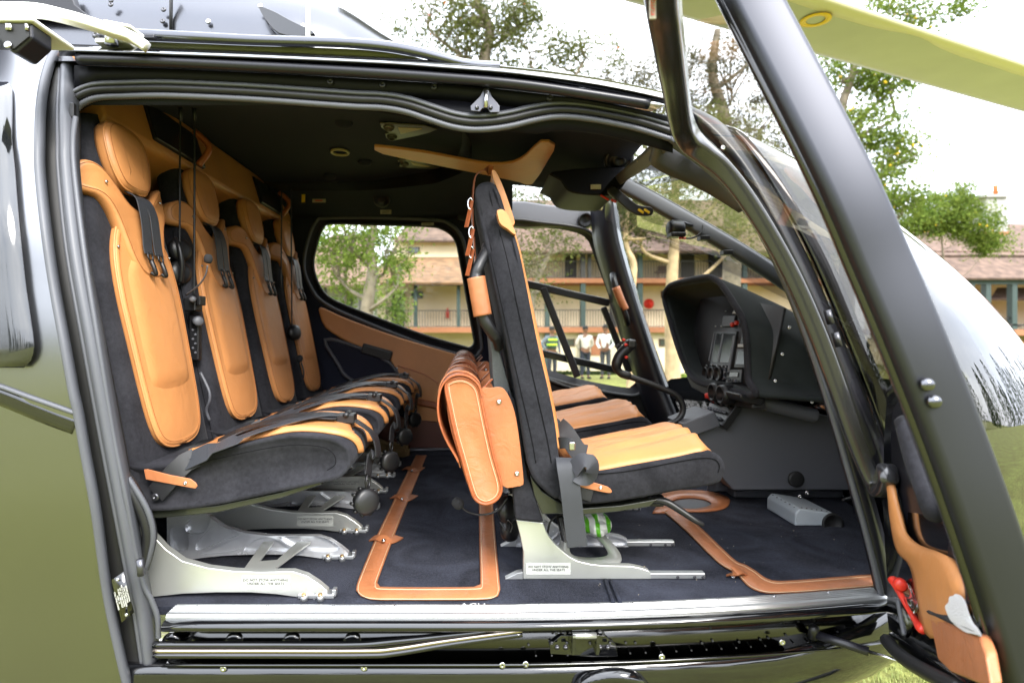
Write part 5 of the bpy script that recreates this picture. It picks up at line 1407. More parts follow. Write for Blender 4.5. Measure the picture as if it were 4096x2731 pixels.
def front_seat():
    yn, yf = 1.505, 1.875           # near and far faces
    yc = (yn + yf) / 2
    g = empty('front_seat', (.3, yc, FL), cat='seat', group='front row of orange and black seats')
    # backrest side outline (photo, at depth of near face)
    S = [(2235, 1997), (2170, 1955), (2120, 1885), (2088, 1720), (2050, 1480), (2010, 1300), (1962, 1080), (1930, 900), (1906, 790), (1903, 735), (1920, 703), (1955, 690), (1985, 705), (2008, 760), (2030, 830), (2060, 920), (2100, 1110), (2150, 1366), (2195, 1560), (2222, 1700), (2238, 1830), (2260, 1920)]
    ol = pol(S, yn, 4)
    # loft across the width so that the head part is narrower
    def half(z):
        h = z - FL
        return .185 - .065 * smooth01((h - .86) / .14) - .03 * smooth01((h - 1.04) / .06)
    ys = [(-1.0, .010), (-.985, .003), (-.95, 0), (.95, 0), (.985, .003), (1.0, .010)]
    loops = []
    for t, ins in ys:
        q = inset(ol, ins)
        loops.append([Vector((x, yc + t * half(z), z)) for x, z in q])
    br = loftsec('backrest', loops, M_SUEDE, g)
    seam = [(1960, 740), (1985, 850), (2022, 1010), (2070, 1230), (2130, 1500), (2185, 1740), (2205, 1850)]
    def onside(u, v, e=.0015):
        p = P(u, v, yn); return Vector((p.x, yc - half(p.z) - e, p.z))
    tube('seam', cr([onside(*q) for q in seam], 6), .0012, M_DTHREAD, br, n=5)
    tube('seam', cr([onside(u - 62, v) for u, v in seam[2:]], 6), .0012, M_DTHREAD, br, n=5)
    # front leather insert (seen edge on)
    FI = [(2018, 850), (2045, 900), (2085, 1080), (2120, 1240), (2155, 1400), (2195, 1580), (2222, 1720), (2236, 1800)]
    fp = cr([P(u, v, yn) for u, v in FI], 6)
    V, Fc = [], []
    na_ = 11
    for i, p in enumerate(fp):
        hw_ = min(half(p.z) * .98, .185); e_ = 1 - .9 * max(0, (abs(i - len(fp) / 2) / (len(fp) / 2)) ** 6)
        for j in range(na_):
            a = -1 + 2 * j / (na_ - 1)
            V.append(Vector((p.x + .004 + .016 * (1 - abs(a) ** 6) * e_, yc + a * hw_ * (.94), p.z)))
    for i in range(len(fp) - 1):
        for j in range(na_ - 1): Fc.append((i * na_ + j, i * na_ + j + 1, (i + 1) * na_ + j + 1, (i + 1) * na_ + j))
    mk('back_insert', V, Fc, M_ORANGE, br, solid=.012, soff=-1)
    tabo = [(1988, 850), (1992, 842), (2010, 840), (2030, 860), (2048, 900), (2062, 935), (2055, 938), (2030, 918), (2000, 895)]
    yk = prism('shoulder_yoke', pol(tabo, 1.52, 3), 1.513, 1.60, M_ORANGE, br, bevel=.006)
    # head pad
    HP = [(1968, 680), (1985, 688), (2010, 740), (2032, 800), (2055, 870), (2058, 895), (2044, 905), (2030, 890), (2012, 830), (1990, 760), (1972, 710)]
    hp = pol(HP, 1.60, 3)
    hr = prism('headrest', hp, 1.60, 1.78, M_ORANGE, g, bevel=.010, seg=3)
    # cushion
    C = [(2235, 1997), (2327, 2019), (2484, 2006), (2701, 1967), (2867, 1937), (2897, 1902), (2903, 1862), (2873, 1818), (2812, 1806), (2700, 1829), (2527, 1860), (2392, 1884), (2300, 1890), (2240, 1880)]
    co = pol(C, yn, 4)
    loops = []
    for t, ins in ys: loops.append([Vector((x, yc + t * .185, z)) for x, z in inset(co, ins)])
    cu = loftsec('cushion', loops, M_SUEDE, g)
    sm = [(2330, 1900), (2500, 1885), (2700, 1848), (2800, 1832), (2855, 1835), (2878, 1860), (2872, 1890)]
    tube('seam', cr([P(u, v, yn - .0015) for u, v in sm], 5), .0012, M_DTHREAD, cu, n=5)
    topc = resample(cr([P(u, v, yn) for u, v in ((2270, 1885), (2392, 1880), (2527, 1856), (2700, 1826), (2812, 1803), (2872, 1815))], 8), 41)
    V, Fc = [], []
    na_ = 25
    for i, p in enumerate(topc):
        t = i / 40
        edge = smooth01(t / .06) * smooth01((1 - t) / .05)
        for j in range(na_):
            a = -1 + 2 * j / (na_ - 1)
            y = a * (.178 - .03 * smooth01((t - .9) / .1))
            dome = .026 * (1 - abs(a) ** 3) * edge
            flute = .008 * math.cos((abs(a) - .35 * (1 - t) - .15) * 16) * math.exp(-((abs(a) - .35) / .3) ** 2) * smooth01((t - .15) / .4) * edge
            wrap = -.006 * abs(a) ** 10
            V.append(Vector((p.x, yc + y, p.z + .004 + dome + flute + wrap)))
    for i in range(40):
        for j in range(na_ - 1): Fc.append((i * na_ + j, i * na_ + j + 1, (i + 1) * na_ + j + 1, (i + 1) * na_ + j))
    mk('cushion_insert', V, Fc, M_ORANGE, cu, solid=.01, soff=-1)
    # carbon shell and black structural upright
    prism('seat_pan', pol([(2120, 1900), (2170, 1965), (2240, 2012), (2327, 2034), (2484, 2022), (2640, 1995), (2600, 2030), (2470, 2050), (2330, 2062), (2225, 2058), (2170, 2060), (2138, 1985)], 1.53, smooth=False), 1.535, 1.845, M_CARBON, g, bevel=.004)
    prism('upright', pol([(2035, 1560), (2058, 1600), (2080, 1690), (2096, 1830), (2112, 1915), (2140, 1985), (2175, 2088), (2062, 2077), (2050, 1960), (2030, 1640)], 1.54, smooth=False), 1.540, 1.580, M_SUEDE, g, bevel=.005)
    prism('upright', pol([(2035, 1560), (2058, 1600), (2080, 1690), (2096, 1830), (2112, 1915), (2140, 1985), (2175, 2088), (2062, 2077), (2050, 1960), (2030, 1640)], 1.54, smooth=False), 1.79, 1.825, M_SUEDE, g, bevel=.005)
    L_ = [(2063, 2072), (2170, 2084), (2180, 2110), (2192, 2136), (2215, 2166), (2244, 2193), (2275, 2218), (2309, 2236), (2360, 2248), (2418, 2254), (2518, 2256), (2560, 2264), (2592, 2275), (2602, 2290), (2602, 2309), (2091, 2309), (2092, 2200), (2080, 2140)]
    lo = pol(L_, 1.567, smooth=False)
    leg = prism('leg', lo, 1.556, 1.578, M_ALUP, g, bevel=.003, label='curved pale metal seat leg with stowage warning placard')
    box('placard', PX(2105, 1.556), PX(2282, 1.556), 1.5553, 1.5566, PZ(2296, 1.556), PZ(2250, 1.556), M_PLACARD, leg, smooth=False)
    text('placard_text', LEGROWS, (PX(2194, 1.555), 1.5547, PZ(2272, 1.555)), .0086, M_INK, leg)
    leg2 = prism('leg', lo, 1.800, 1.806, M_MACH, g, bevel=.001)
    sweep('rim', [Vector((x, 1.797, z)) for x, z in resample2(lo, 80)], [(.004, .008), (.004, -.008), (-.004, -.008), (-.004, .008)], M_MACH, leg2, closed=True, smooth=False)
    for (a, b) in (((2185, 2125), (2100, 2240)), ((2240, 2195), (2120, 2300)), ((2300, 2236), (2230, 2305)), ((2420, 2256), (2350, 2306)), ((2520, 2258), (2480, 2306))):
        a, b = P(*a, 1.567), P(*b, 1.567); a.y = b.y = 1.796
        tube('rib', [a, b], .0045, M_MACH, leg2, n=6)
    for y0, y1 in ((1.556, 1.578), (1.788, 1.810)):
        rl = box('floor_rail', PX(2596, 1.567), PX(2816, 1.567), y0, y1, FL + .001, FL + .017, M_ALU, g, bevel=.003)
        for u in (2705, 2772, 2805): disc('rail_bolt', (PX(u, 1.567), y0, FL + .007), (0, -1, 0), .0045, .002, M_BOLT, rl, n=8)
        prism('rail_wedge', [(PX(2020, 1.567), FL + .001), (PX(2090, 1.567), FL + .001), (PX(2090, 1.567), FL + .020), (PX(2070, 1.567), FL + .018)], y0, y1, M_ALU, g, bevel=.001)
    # gusset link between the legs: plate with an oval hole
    ou = [(2300, 2182), (2420, 2160), (2500, 2250), (2330, 2250)]
    O_ = [Vector((.30, 1.79, FL + .05)), Vector((.40, 1.79, FL + .05)), Vector((.42, 1.585, FL + .035)), Vector((.26, 1.585, FL + .035))]
    oc = sum(O_, Vector()) / 4
    I_ = [oc + (p - oc) * .62 for p in cr([p for p in O_], 4, True)]
    ringm('leg_link', cr(O_, 1, True), I_, M_ALUP, g, n=32, solid=.005)
    # belt pieces on the near side
    band('lap_belt', cr([P(2262, 1830, 1.50), P(2268, 1870, 1.478), P(2282, 1960, 1.468), P(2296, 2080, 1.468), P(2310, 2186, 1.468)], 5), (0, -1, 0), .052, M_WEB, g, th=.003)
    band('belt_loop', cr([P(2290, 1880, 1.475), P(2330, 1840, 1.462), P(2370, 1860, 1.462), P(2362, 1900, 1.466), P(2330, 1905, 1.47), P(2305, 1895, 1.475)], 5), [(0, -.6, .8)] * 8 + [(.6, -.8, .1)] * 30, .045, M_WEB, g, th=.003)
    band('belt_strap', cr([P(2225, 1772, 1.53), P(2262, 1770, 1.51), P(2285, 1780, 1.50)], 4), (0, -1, .1), .03, M_WEBD, g, th=.004)
    band('belt_strap', cr([P(2230, 1700, 1.60), P(2262, 1730, 1.58), P(2310, 1800, 1.56), P(2345, 1815, 1.55)], 4), (-.3, -.8, .4), .05, M_WEBD, g, th=.004)
    box('belt_buckle', PX(2275, 1.50), PX(2300, 1.50), 1.492, 1.51, PZ(1800, 1.5), PZ(1765, 1.5), M_STEEL, g, bevel=.004)
    tab = prism('leather_tab', pol([(2310, 1917), (2330, 1916), (2380, 1930), (2430, 1945), (2447, 1962), (2440, 1970), (2410, 1966), (2360, 1955), (2312, 1942)], 1.497, 2), 1.494, 1.4985, M_SADDLE, g, bevel=.0012)
    disc('snap', P(2402, 1949, 1.4945), (0, -1, 0), .0048, .004, M_STEEL, tab, n=10)
    band('belt_anchor', [P(2325, 1995, 1.501), P(2335, 1960, 1.500), P(2340, 1930, 1.501)], (0, -1, 0), .05, M_WEBD, g, th=.003)
    # recline lever
    tube('seat_lever', cr([P(2590, 1995, 1.56), P(2660, 2005, 1.55), P(2720, 2040, 1.54), P(2780, 2080, 1.53), P(2812, 2098, 1.53)], 5), [.012 - .0003 * i for i in range(21)], M_PLAS, g, n=8)
    box('lever_bracket', PX(2560, 1.56), PX(2660, 1.56), 1.565, 1.62, PZ(2030, 1.56), PZ(1985, 1.56), M_PLAS, g, bevel=.004)
    return g
fs0 = front_seat()
fs0['label'] = 'front seat nearest the doorway, side-on, with satchel behind and belt hanging'
FP = .585
for i, l in ((1, 'middle front seat, its orange cushion between the two other front cushions'), (2, 'farthest front seat cushion, beside the far front door')):
    c = copytree(fs0, (0, FP * i, 0)); c['label'] = l
# ================================================================ cockpit
M_HOOD = mat('grey_green_suede_hood', (0.022, 0.026, 0.026), 0.95, spec=.15, bump=.3, bscale=500, var=.2, vscale=10, sheen=.08)
def sub(name, par=None, loc=(0, 0, 0)):
    o = bpy.data.objects.new(name, None); col.objects.link(o); o.location = loc; o.empty_display_size = .05
    if par:
        o.parent = par; o.matrix_parent_inverse = Matrix.Translation(-wloc(par))
    return o
IP = sub('instrument_pod', HELI, (1.1, 2.35, 1.5))
HX = .97
loop = [(2658, 1188), (2676, 1148), (2712, 1130), (2823, 1108), (2863, 1117), (2895, 1148), (2939, 1215), (2975, 1282), (2988, 1362), (2992, 1440), (2997, 1519), (3024, 1568), (3000, 1580), (2900, 1555), (2796, 1528), (2752, 1483), (2712, 1385), (2676, 1264)]
def onx(u, v, x):
    d_ = x * F / (u - CU); return Vector((x, d_, PZ(v, d_)))
L0 = [onx(u, v, HX) for u, v in loop]
L0 = cr(L0, 4, True)
cen = sum(L0, Vector()) / len(L0)
secs = []
for x, sc_, dz in ((HX, 1, 0), (HX + .012, 1.02, 0), (1.10, 1.01, -.035), (1.25, .99, -.085), (1.40, .95, -.15), (1.55, .88, -.23)):
    secs.append([Vector((x + .0 * p.z, cen.y + (p.y - cen.y) * sc_, cen.z + (p.z - cen.z) * sc_ + dz * smooth01((p.z - 1.30) / .25) - .10 * (x - HX))) for p in L0])
m_ = len(L0)
V = [p for s_ in secs for p in s_]
Fc = [(i * m_ + j, i * m_ + (j + 1) % m_, (i + 1) * m_ + (j + 1) % m_, (i + 1) * m_ + j) for i in range(len(secs) - 1) for j in range(m_)]
mk('glare_shield', V, Fc, M_HOOD, IP, solid=.022, soff=-1, label='grey suede glare shield over the instrument panel')
rim_ = [Vector((HX - .002, p.y, p.z)) for p in L0]
sweep('hood_rim', rim_, circ(.012, 8), M_SUEDE, IP, closed=True, depth=(1, 0, 0))
# panel inside the hood
def ipx(z): return 1.03 + .22 * (z - 1.33)
def ip(u, v, off=0):
    z = 1.45
    for _ in range(8):
        x = ipx(z) - off; d_ = x * F / (u - CU); z = PZ(v, d_)
    return Vector((x, d_, z))
def pquad(name, u0, u1, v0, v1, mt, par, off=.004, th=.008, skew=0, **k):
    q = [ip(u0 + skew, v0, off), ip(u1 + skew, v0, off), ip(u1, v1, off), ip(u0, v1, off)]
    return mk(name, q + [p + Vector((th, 0, 0)) for p in q], [(0, 1, 2, 3), (7, 6, 5, 4), (0, 4, 5, 1), (1, 5, 6, 2), (2, 6, 7, 3), (3, 7, 4, 0)], mt, par, smooth=False, bevel=.0015, **k)
M_PAN = mat('dark_instrument_panel', (0.018, 0.018, 0.019), .5, bump=.1, bscale=600)
q = [Vector((ipx(z), y, z)) for y, z in ((1.99, 1.335), (2.74, 1.335), (2.74, 1.72), (1.99, 1.62))]
pan = mk('instrument_panel', q, [(0, 1, 2, 3)], M_PAN, IP, solid=.01)
for (u0, u1, v0, v1, sk) in ((2838, 2925, 1325, 1462, 22), (2935, 2992, 1395, 1470, 12), (2960, 2990, 1320, 1375, 10)):
    b_ = pquad('display_bezel', u0, u1, v0, v1, M_PLAS, pan, .012, .012, sk)
    pquad('screen', u0 + 6, u1 - 7, v0 + 8, v1 - 12, M_SCREEN, b_, .0135, .003, sk)
pquad('display_divider', 2868, 2874, 1335, 1450, M_PLASG, pan, .016, .004, 20)
pquad('display_divider', 2832, 2836, 1330, 1445, M_PLASG, pan, .016, .004, 22)
pquad('silver_strip', 2908, 2917, 1342, 1480, M_PLASG, pan, .016, .004, 24)
pquad('label_strip', 2950, 2985, 1376, 1388, M_PLACARD, pan, .016, .003, 0)
pquad('label_strip', 2928, 2952, 1243, 1254, M_PLACARD, pan, .016, .003, 4)
pquad('standby_instrument', 2885, 2932, 1262, 1305, M_PLAS, pan, .014, .01, 8)
for u, v in ((2935, 1298), (2952, 1291)): disc('red_button', ip(u, v, .012), (-1, 0, 0), .010, .012, M_RED, pan)
pquad('gauge_row', 2815, 2890, 1470, 1520, M_PLASG, pan, .012, .01, 10)
for u in (2830, 2854, 2880):
    lathe('gauge', [(.030, 0), (.030, .012), (.025, .014), (.024, .006), (.005, .006)], ip(u, 1494, .016), (-1, 0, 0), M_PLAS, pan, n=18)
rd = pquad('radio', 2902, 2962, 1478, 1530, M_PLAS, pan, .014, .012, 6)
pquad('radio_display', 2916, 2950, 1488, 1508, mat('lcd_olive', (.03, .028, .015), .2), rd, .017, .003, 3)
for u, v in ((2905, 1512), (2922, 1520), (2945, 1524), (2905, 1490)): disc('knob', ip(u, v, .018), (-1, 0, 0), .006, .010, M_PLASG, rd, n=8)
for u, v in ((2829, 1462), (2850, 1460), (2870, 1462), (2890, 1465), (2905, 1467), (2888, 1305), (2865, 1305), (2905, 1245)):
    disc('key', ip(u, v, .012), (-1, 0, 0), .004, .005, M_ALU, pan, n=6)
# lower shelf with air nozzles and pocket
sh = mk('lower_panel', [Vector(p) for p in ((.985, 2.0, 1.335), (.985, 2.62, 1.335), (.985, 2.55, 1.285), (.985, 2.24, 1.255), (.985, 2.0, 1.268))], [(0, 1, 2, 3, 4)], M_PAN, IP, solid=.05, soff=-1, bevel=.008)
for u, v in ((2891, 1568), (2927, 1577)):
    lathe('air_nozzle', [(.038, 0), (.038, .03), (.034, .045), (.028, .046), (.026, .02), (.004, .018)], onx(u, v, .98), (-1, 0, 0), M_PLAS, sh, n=20)
prism('stowage_pocket', pol([(2950, 1572), (3058, 1590), (3046, 1615), (3030, 1622), (2968, 1606), (2952, 1592)], 2.0, smooth=False), 1.985, 2.1, M_PLAS, IP, bevel=.008)
tube('knee_bolster', cr([P(3040, 1606, 2.06), P(3120, 1628, 2.06), P(3230, 1655, 2.06), P(3265, 1664, 2.06)], 5), [.016] + [.026] * 13 + [.022, .010], M_PLASG, HELI, n=14)
for u, v in ((3156, 1310), (3128, 1417), (3100, 1523), (3247, 1607)):
    disc('hood_screw', P(u, v, 1.965 if u > 3120 else 1.955), (-.25, -1, 0), .0062, .006, M_STEEL, IP)
# centre console
cs = sub('centre_console', HELI, (1.0, 2.3, 1.2))
top = [(2862, 1600, 2.32), (2948, 1616, 2.14), (2885, 1702, 2.14), (2800, 1672, 2.32)]
q = [P(*p) for p in top]
mk('switch_panel', q, [(0, 1, 2, 3)], M_PLAS, cs, solid=.03, soff=1, bevel=.004)
nrm = ((q[1] - q[0]).cross(q[3] - q[0])).normalized()
if nrm.x > 0: nrm = -nrm
for r_ in range(3):
    for c_ in range(7):
        s_, t_ = (c_ + .7) / 8, (r_ + .55) / 3.3
        p = q[0].lerp(q[1], s_).lerp(q[3].lerp(q[2], s_), t_)
        if r_ == 0: lathe('toggle', [(.005, 0), (.003, .012), (.004, .018)], p + nrm * .002, nrm, M_ALU if c_ % 2 else M_PLAS, cs, n=6)
        else:
            lathe('push_button', [(.0085, 0), (.0085, .008), (.006, .010)], p + nrm * .002, nrm, M_PLASG, cs, n=4)
lathe('guarded_switch', [(.008, 0), (.008, .03), (.014, .04), (.004, .05)], P(2862, 1610, 2.30) + nrm * .004, nrm, M_RED, cs, n=8)
q = [P(*p) for p in ((2800, 1676, 2.32), (2884, 1704, 2.14), (2750, 1755, 2.14), (2688, 1722, 2.32))]
mk('console_box', q, [(0, 1, 2, 3)], M_PLASG, cs, solid=.06, soff=1, bevel=.006)
q2 = [a.lerp(sum(q, Vector()) / 4, .14) + Vector((-.001, 0, .006)) for a in q]
mk('console_display', q2, [(0, 1, 2, 3)], M_SCREEN, cs, solid=.004)
tube('console_lever', [P(2728, 1745, 2.18), P(2722, 1715, 2.17)], [.009, .006], M_PLAS, cs)
tube('console_lever', [P(2815, 1680, 2.22), P(2808, 1660, 2.21)], [.007, .005], M_PLAS, cs)
prism('console_side', pol([(2745, 1752), (2884, 1700), (2950, 1640), (3050, 1600), (3200, 1640), (3480, 1700), (3600, 1962), (2935, 1962), (2880, 1900), (2760, 1850), (2700, 1800)], 2.17, smooth=False), 2.175, 2.26, M_PLASG, cs, bevel=.006)
# foot well
loftpaths('foot_well', [[P(2850, 1640, 2.26), P(3100, 1640, 2.24), P(3560, 1700, 2.24)], [P(2850, 1800, 2.30), P(3100, 1800, 2.28), P(3560, 1800, 2.28)], [P(2830, 1955, 2.40), P(3100, 1955, 2.39), P(3600, 1955, 2.38)], [P(2830, 1962, 2.39), P(3100, 1962, 2.38), P(3600, 1962, 2.37)]], M_PLASG, HELI, n=16, solid=.01)
box('foot_well_step', 1.06, 1.5, 2.30, 2.37, FL + .001, FL + .03, M_PLASG, HELI, bevel=.008)
q = [P(3190, 1905, 2.20), P(3195, 1905, 2.20)]
lathe('cable_hole', [(.030, 0), (.030, .006), (.02, .008)], P(3182, 1915, 2.172), (0, -1, .0), M_INK, HELI, n=16)
# pedal cover box on the floor
pc = empty('pedal_cover', P(3240, 1985, 2.0), label='grey painted sheet-metal pedal cover with rivets on the carpet', cat='cover')
M_PBOX = mat('grey_blue_paint', (.36, .40, .43), .5, bump=.1, bscale=500)
dd = 1.98
yy0, yy1 = 1.97, 2.16
ol = [(PX(3180, yy0), FL + .002), (PX(3360, yy0), FL + .002), (PX(3350, yy0), FL + .040), (PX(3330, yy0), FL + .045), (PX(3200, yy0), FL + .062), (PX(3182, yy0), FL + .045)]
pb = prism('cover_body', ol, yy0, yy1, M_PBOX, pc, bevel=.006)
for u, v in ((3199, 1985), (3227, 1970)): disc('screw', P(u, v, yy0), (0, -1, 0), .007, .004, M_STEEL, pb)
for i in range(6):
    disc('rivet', (PX(3195, yy0) - .004, yy0 + .02 + i * .028, FL + .061), (0, 0, 1), .003, .002, M_STEEL, pb, n=6)
    disc('rivet', (PX(3215 + i * 20, yy0), yy0 + .012, FL + .0605 - i * .0022), (0, 0, 1), .003, .002, M_STEEL, pb, n=6)
lathe('pedal_port', [(.036, 0), (.036, .006), (.026, .004), (.02, -.01)], (PX(3328, yy0), yy0 - .001, FL + .012), (0, -1, 0), M_INK, pb, n=18)
tube('cable', cr([P(3370, 2000, 2.0), P(3405, 1990, 2.02), P(3430, 1965, 2.05)], 5), .006, M_PLAS, pc)
# control stick: bent tube with grip
ck = sub('control_stick', HELI, (.6, 2.25, 1.2))
tube('stick_tube', cr([P(2380, 1730, 2.2), P(2500, 1722, 2.2), P(2600, 1712, 2.2), P(2684, 1694, 2.2), P(2724, 1662, 2.2), P(2731, 1622, 2.2), P(2706, 1582, 2.2), P(2648, 1553, 2.2), P(2570, 1524, 2.2), P(2500, 1500, 2.2), P(2480, 1488, 2.2)], 6), .0115, M_PLAS, ck, n=12)
tube('stick_grip', cr([P(2520, 1505, 2.2), P(2480, 1490, 2.2), P(2466, 1462, 2.2), P(2478, 1425, 2.2), P(2505, 1395, 2.2), P(2525, 1375, 2.2), P(2536, 1362, 2.2)], 5), [.014, .015, .016, .016, .016, .015, .015, .015, .016, .018, .019, .020, .020, .020, .020, .020, .020, .020, .021, .021, .021, .021, .021, .022, .022, .022, .022, .021, .018, .012, .006], M_PLAS, ck, n=10)
box('grip_head', PX(2505, 2.2), PX(2540, 2.2), 2.175, 2.225, PZ(1392, 2.2), PZ(1358, 2.2), M_PLAS, ck, bevel=.008, seg=3)
for u, v, m__ in ((2488, 1372, M_PLAS), (2478, 1383, M_PLAS), (2497, 1360, M_RED), (2506, 1380, M_RED), (2470, 1388, M_PLAS), (2508, 1430, M_RED)):
    lathe('button', [(.006, 0), (.006, .010), (.004, .013)], P(u, v, 2.175), (-.6, -.8, .2), m__, ck, n=8)

# ---- ceiling furniture
def cpt(u, v, off=.004):
    d_ = 1.5
    while d_ < 3.2:
        if PZ(v, d_) >= ceil(PX(u, d_), d_) - off: break
        d_ += .004
    return P(u, v, d_)
def cpanel(name, pts, mt, par, th=.010, sm=2, **k):
    q = [cpt(u, v) for u, v in pts]
    q = cr(q, sm, True) if sm > 1 else q
    n = len(q)
    return mk(name, q + [p - Vector((0, 0, th)) for p in q], [tuple(range(n)), tuple(range(2 * n - 1, n - 1, -1))] + [(i, (i + 1) % n, n + (i + 1) % n, n + i) for i in range(n)], mt, par, bevel=.002, **k)
zc = 2.225
cq = [(1497, 592), (1525, 590), (1700, 612), (1850, 640), (1960, 658), (2050, 652), (2105, 622), (2162, 570), (2220, 584), (2195, 640), (2130, 738), (2075, 730), (1960, 705), (1750, 664), (1530, 618)]
q = cr([P(u, v, (zc - H) * F / (CV - v)) for u, v in cq], 2, True); n = len(q)
mk('ceiling_leather', q + [p + Vector((0, 0, .012)) for p in q], [tuple(range(n)), tuple(range(2 * n - 1, n - 1, -1))] + [(i, (i + 1) % n, n + (i + 1) % n, n + i) for i in range(n)], M_ORANGE, HELI, bevel=.004, label='boomerang-shaped orange leather ceiling panel')
M_OLIVE = mat('olive_metal_plate', (.10, .095, .07), .45, metal=.3)
M_PALEY = mat('pale_yellow_inlay', (.42, .36, .17), .5)
for pts, inl, holes in (([(1520, 488), (1560, 488), (1600, 492), (1700, 498), (1750, 512), (1720, 525), (1660, 540), (1580, 556), (1545, 548), (1540, 530), (1556, 526), (1525, 505)], [(1592, 503), (1690, 508), (1640, 520), (1602, 529)], [(1555, 505), (1568, 543)]),
                        ([(1588, 632), (1640, 630), (1700, 648), (1760, 670), (1720, 672), (1640, 668), (1598, 662), (1600, 645)], [(1642, 640), (1725, 662), (1680, 660), (1652, 654)], [(1606, 633), (1618, 653)])):
    pl_ = cpanel('ceiling_bracket', pts, M_OLIVE, HELI, .006, 1)
    cpanel('bracket_inlay', inl, M_PALEY, pl_, .009, 1)
    for u, v in holes: lathe('bracket_stud', [(.022, 0), (.018, .012), (.010, .016), (.008, .006)], cpt(u, v, .008), (0, -.2, -1), M_OLIVE, pl_, n=12)
q = cpt(1360, 607)
sweep('light_ring', [q + Vector((.036 * math.cos(t), .042 * math.sin(t), -.003)) for t in [i * math.pi / 12 for i in range(24)]], circ(.0055, 6), M_PALEY, HELI, closed=True, depth=(0, 0, 1))
for u, v, r_ in ((1375, 493, .03), (1460, 648, .03), (1320, 705, .03)):
    lathe('ceiling_dome', [(r_ * 1.1, 0), (r_, .006), (r_ * .6, .012), (.005, .014)], cpt(u, v), (0, -.2, -1), M_LINER, HELI)
p = cpt(2475, 638)
lathe('ceiling_speaker', [(.060, 0), (.058, .010), (.046, .014), (.044, .004), (.030, .004), (.028, .014), (.016, .018), (.012, .006)], p, (0, -.75, -.65), M_PLAS, HELI, n=24)
# overhead console and rotor-brake lever
prism('overhead_console', pol([(2200, 700), (2480, 680), (2500, 720), (2465, 775), (2440, 792), (2330, 790), (2265, 775), (2235, 735)], 2.35, 3), 2.30, 2.62, M_DEEP, HELI, bevel=.02, seg=3)
box('overhead_placard', PX(2362, 2.3), PX(2402, 2.3), 2.292, 2.299, PZ(758, 2.3), PZ(740, 2.3), M_PALEY, HELI, smooth=False)
lv = prism('overhead_lever', pol([(2425, 765), (2455, 748), (2500, 785), (2548, 822), (2598, 830), (2610, 846), (2600, 864), (2560, 864), (2520, 850), (2470, 808)], 2.28, 3), 2.265, 2.285, M_PLAS, HELI, bevel=.005, label='black overhead lever with yellow marks')
for u in (2553, 2577): bar('lever_mark', (u, 837), (u + 22, 852), .010, 2.262, M_YEL, .004)
bar('lever_guard', (2402, 778), (2438, 800), .010, 2.27, M_RED, .01); bar('lever_guard', (2445, 796), (2468, 808), .012, 2.27, M_RED, .01)
ribbon('roof_end_placard', [(2392, 775, 3.0), (2385, 840, 3.0)], [(2420, 790, 3.0), (2408, 842, 3.0)], MATS['olive_placard'], HELI, n=5, solid=.004)
# dashboard camera on the centre bar
ac = empty('dash_camera', P(2700, 930, 2.4), label='small black camera clipped beneath the windscreen centre bar', cat='camera')
lathe('camera_body', [(.030, 0), (.036, .01), (.036, .05), (.030, .06), (.022, .064)], P(2730, 915, 2.42), (-1, -.1, 0), M_PLAS, ac, n=18)
box('camera_mount', PX(2676, 2.4), PX(2735, 2.4), 2.37, 2.43, PZ(950, 2.4), PZ(932, 2.4), M_PLAS, ac, bevel=.005)
bar2 = tube('camera_bracket', [P(2680, 892, 2.4), P(2735, 890, 2.4), P(2770, 902, 2.42)], .006, M_BOLT, ac)
tube('camera_cable', cr([P(2725, 952, 2.39), P(2770, 952, 2.39), P(2805, 930, 2.39), P(2812, 900, 2.40)], 5), .004, M_PLAS, ac)
tube('cable_plug', [P(2717, 952, 2.388), P(2742, 953, 2.388)], .005, M_RED, ac)
# placards on the far headliner
def ctag(name, u, v, w_, h_, mt, txt=None, tc=None):
    q = cpt(u, v); q = q - Vector((0, .03, 0)); d_ = q.y
    q = P(u, v, d_)
    o = box(name, q.x - w_ / 2, q.x + w_ / 2, d_, d_ + .003, q.z - h_ / 2, q.z + h_ / 2, mt, HELI, smooth=False)
    if txt: text('placard_text', txt, (q.x, d_ - .001, q.z - .001), h_ * .8, tc or M_INK, o)
M_TAG = mat('cream_placard', (.40, .36, .27), .6)
ctag('exit_placard', 1543, 848, .060, .022, M_TAG, 'EXIT')
ctag('owner_placard', 1710, 896, .068, .014, M_TAG, 'KUTOKA')
ctag('arrow_placard', 1276, 803, .070, .018, M_TAG)
ctag('arrow_mark', 1276, 803, .040, .006, M_RED)
bpy.data.objects['arrow_mark'].location.y = -.004
ctag('yellow_tab', 1213, 792, .018, .045, M_YEL)
lathe('ceiling_vent', [(.045, 0), (.043, .012), (.034, .016), (.032, .005), (.010, .006)], cpt(1527, 797), (0, -.8, -.6), M_PLAS, HELI, n=20)
# ================================================================ doors
# ---- front door, swung open towards the camera
FD = sub('front_door', HELI, (.8, 1.1, 1.4)); FD['label'] = 'open front door with glossy black frame, window and leather pocket'
HC = [(2632, -260, .72), (2648, -30, .86), (2663, 80, .93), (2684, 220, 1.04), (2702, 340, 1.17), (2714, 425, 1.27), (2730, 500, 1.36), (2762, 562, 1.41), (2818, 612, 1.425), (2885, 668, 1.43), (2965, 765, 1.43), (3060, 910, 1.43), (3160, 1090, 1.43), (3250, 1290, 1.43), (3330, 1500, 1.43), (3410, 1730, 1.43), (3470, 1880, 1.425), (3508, 1945, 1.41), (3535, 1935, 1.38), (3552, 1890, 1.34)]
hp_ = pp(HC, 6)
wsc = [.030 if i < 30 else .030 - .006 * smooth01((i - 30) / 20) for i in range(len(hp_))]
V, Fc = [], []
pr = rrect(1, 1, .22, 3)
n = len(hp_); m_ = len(pr)
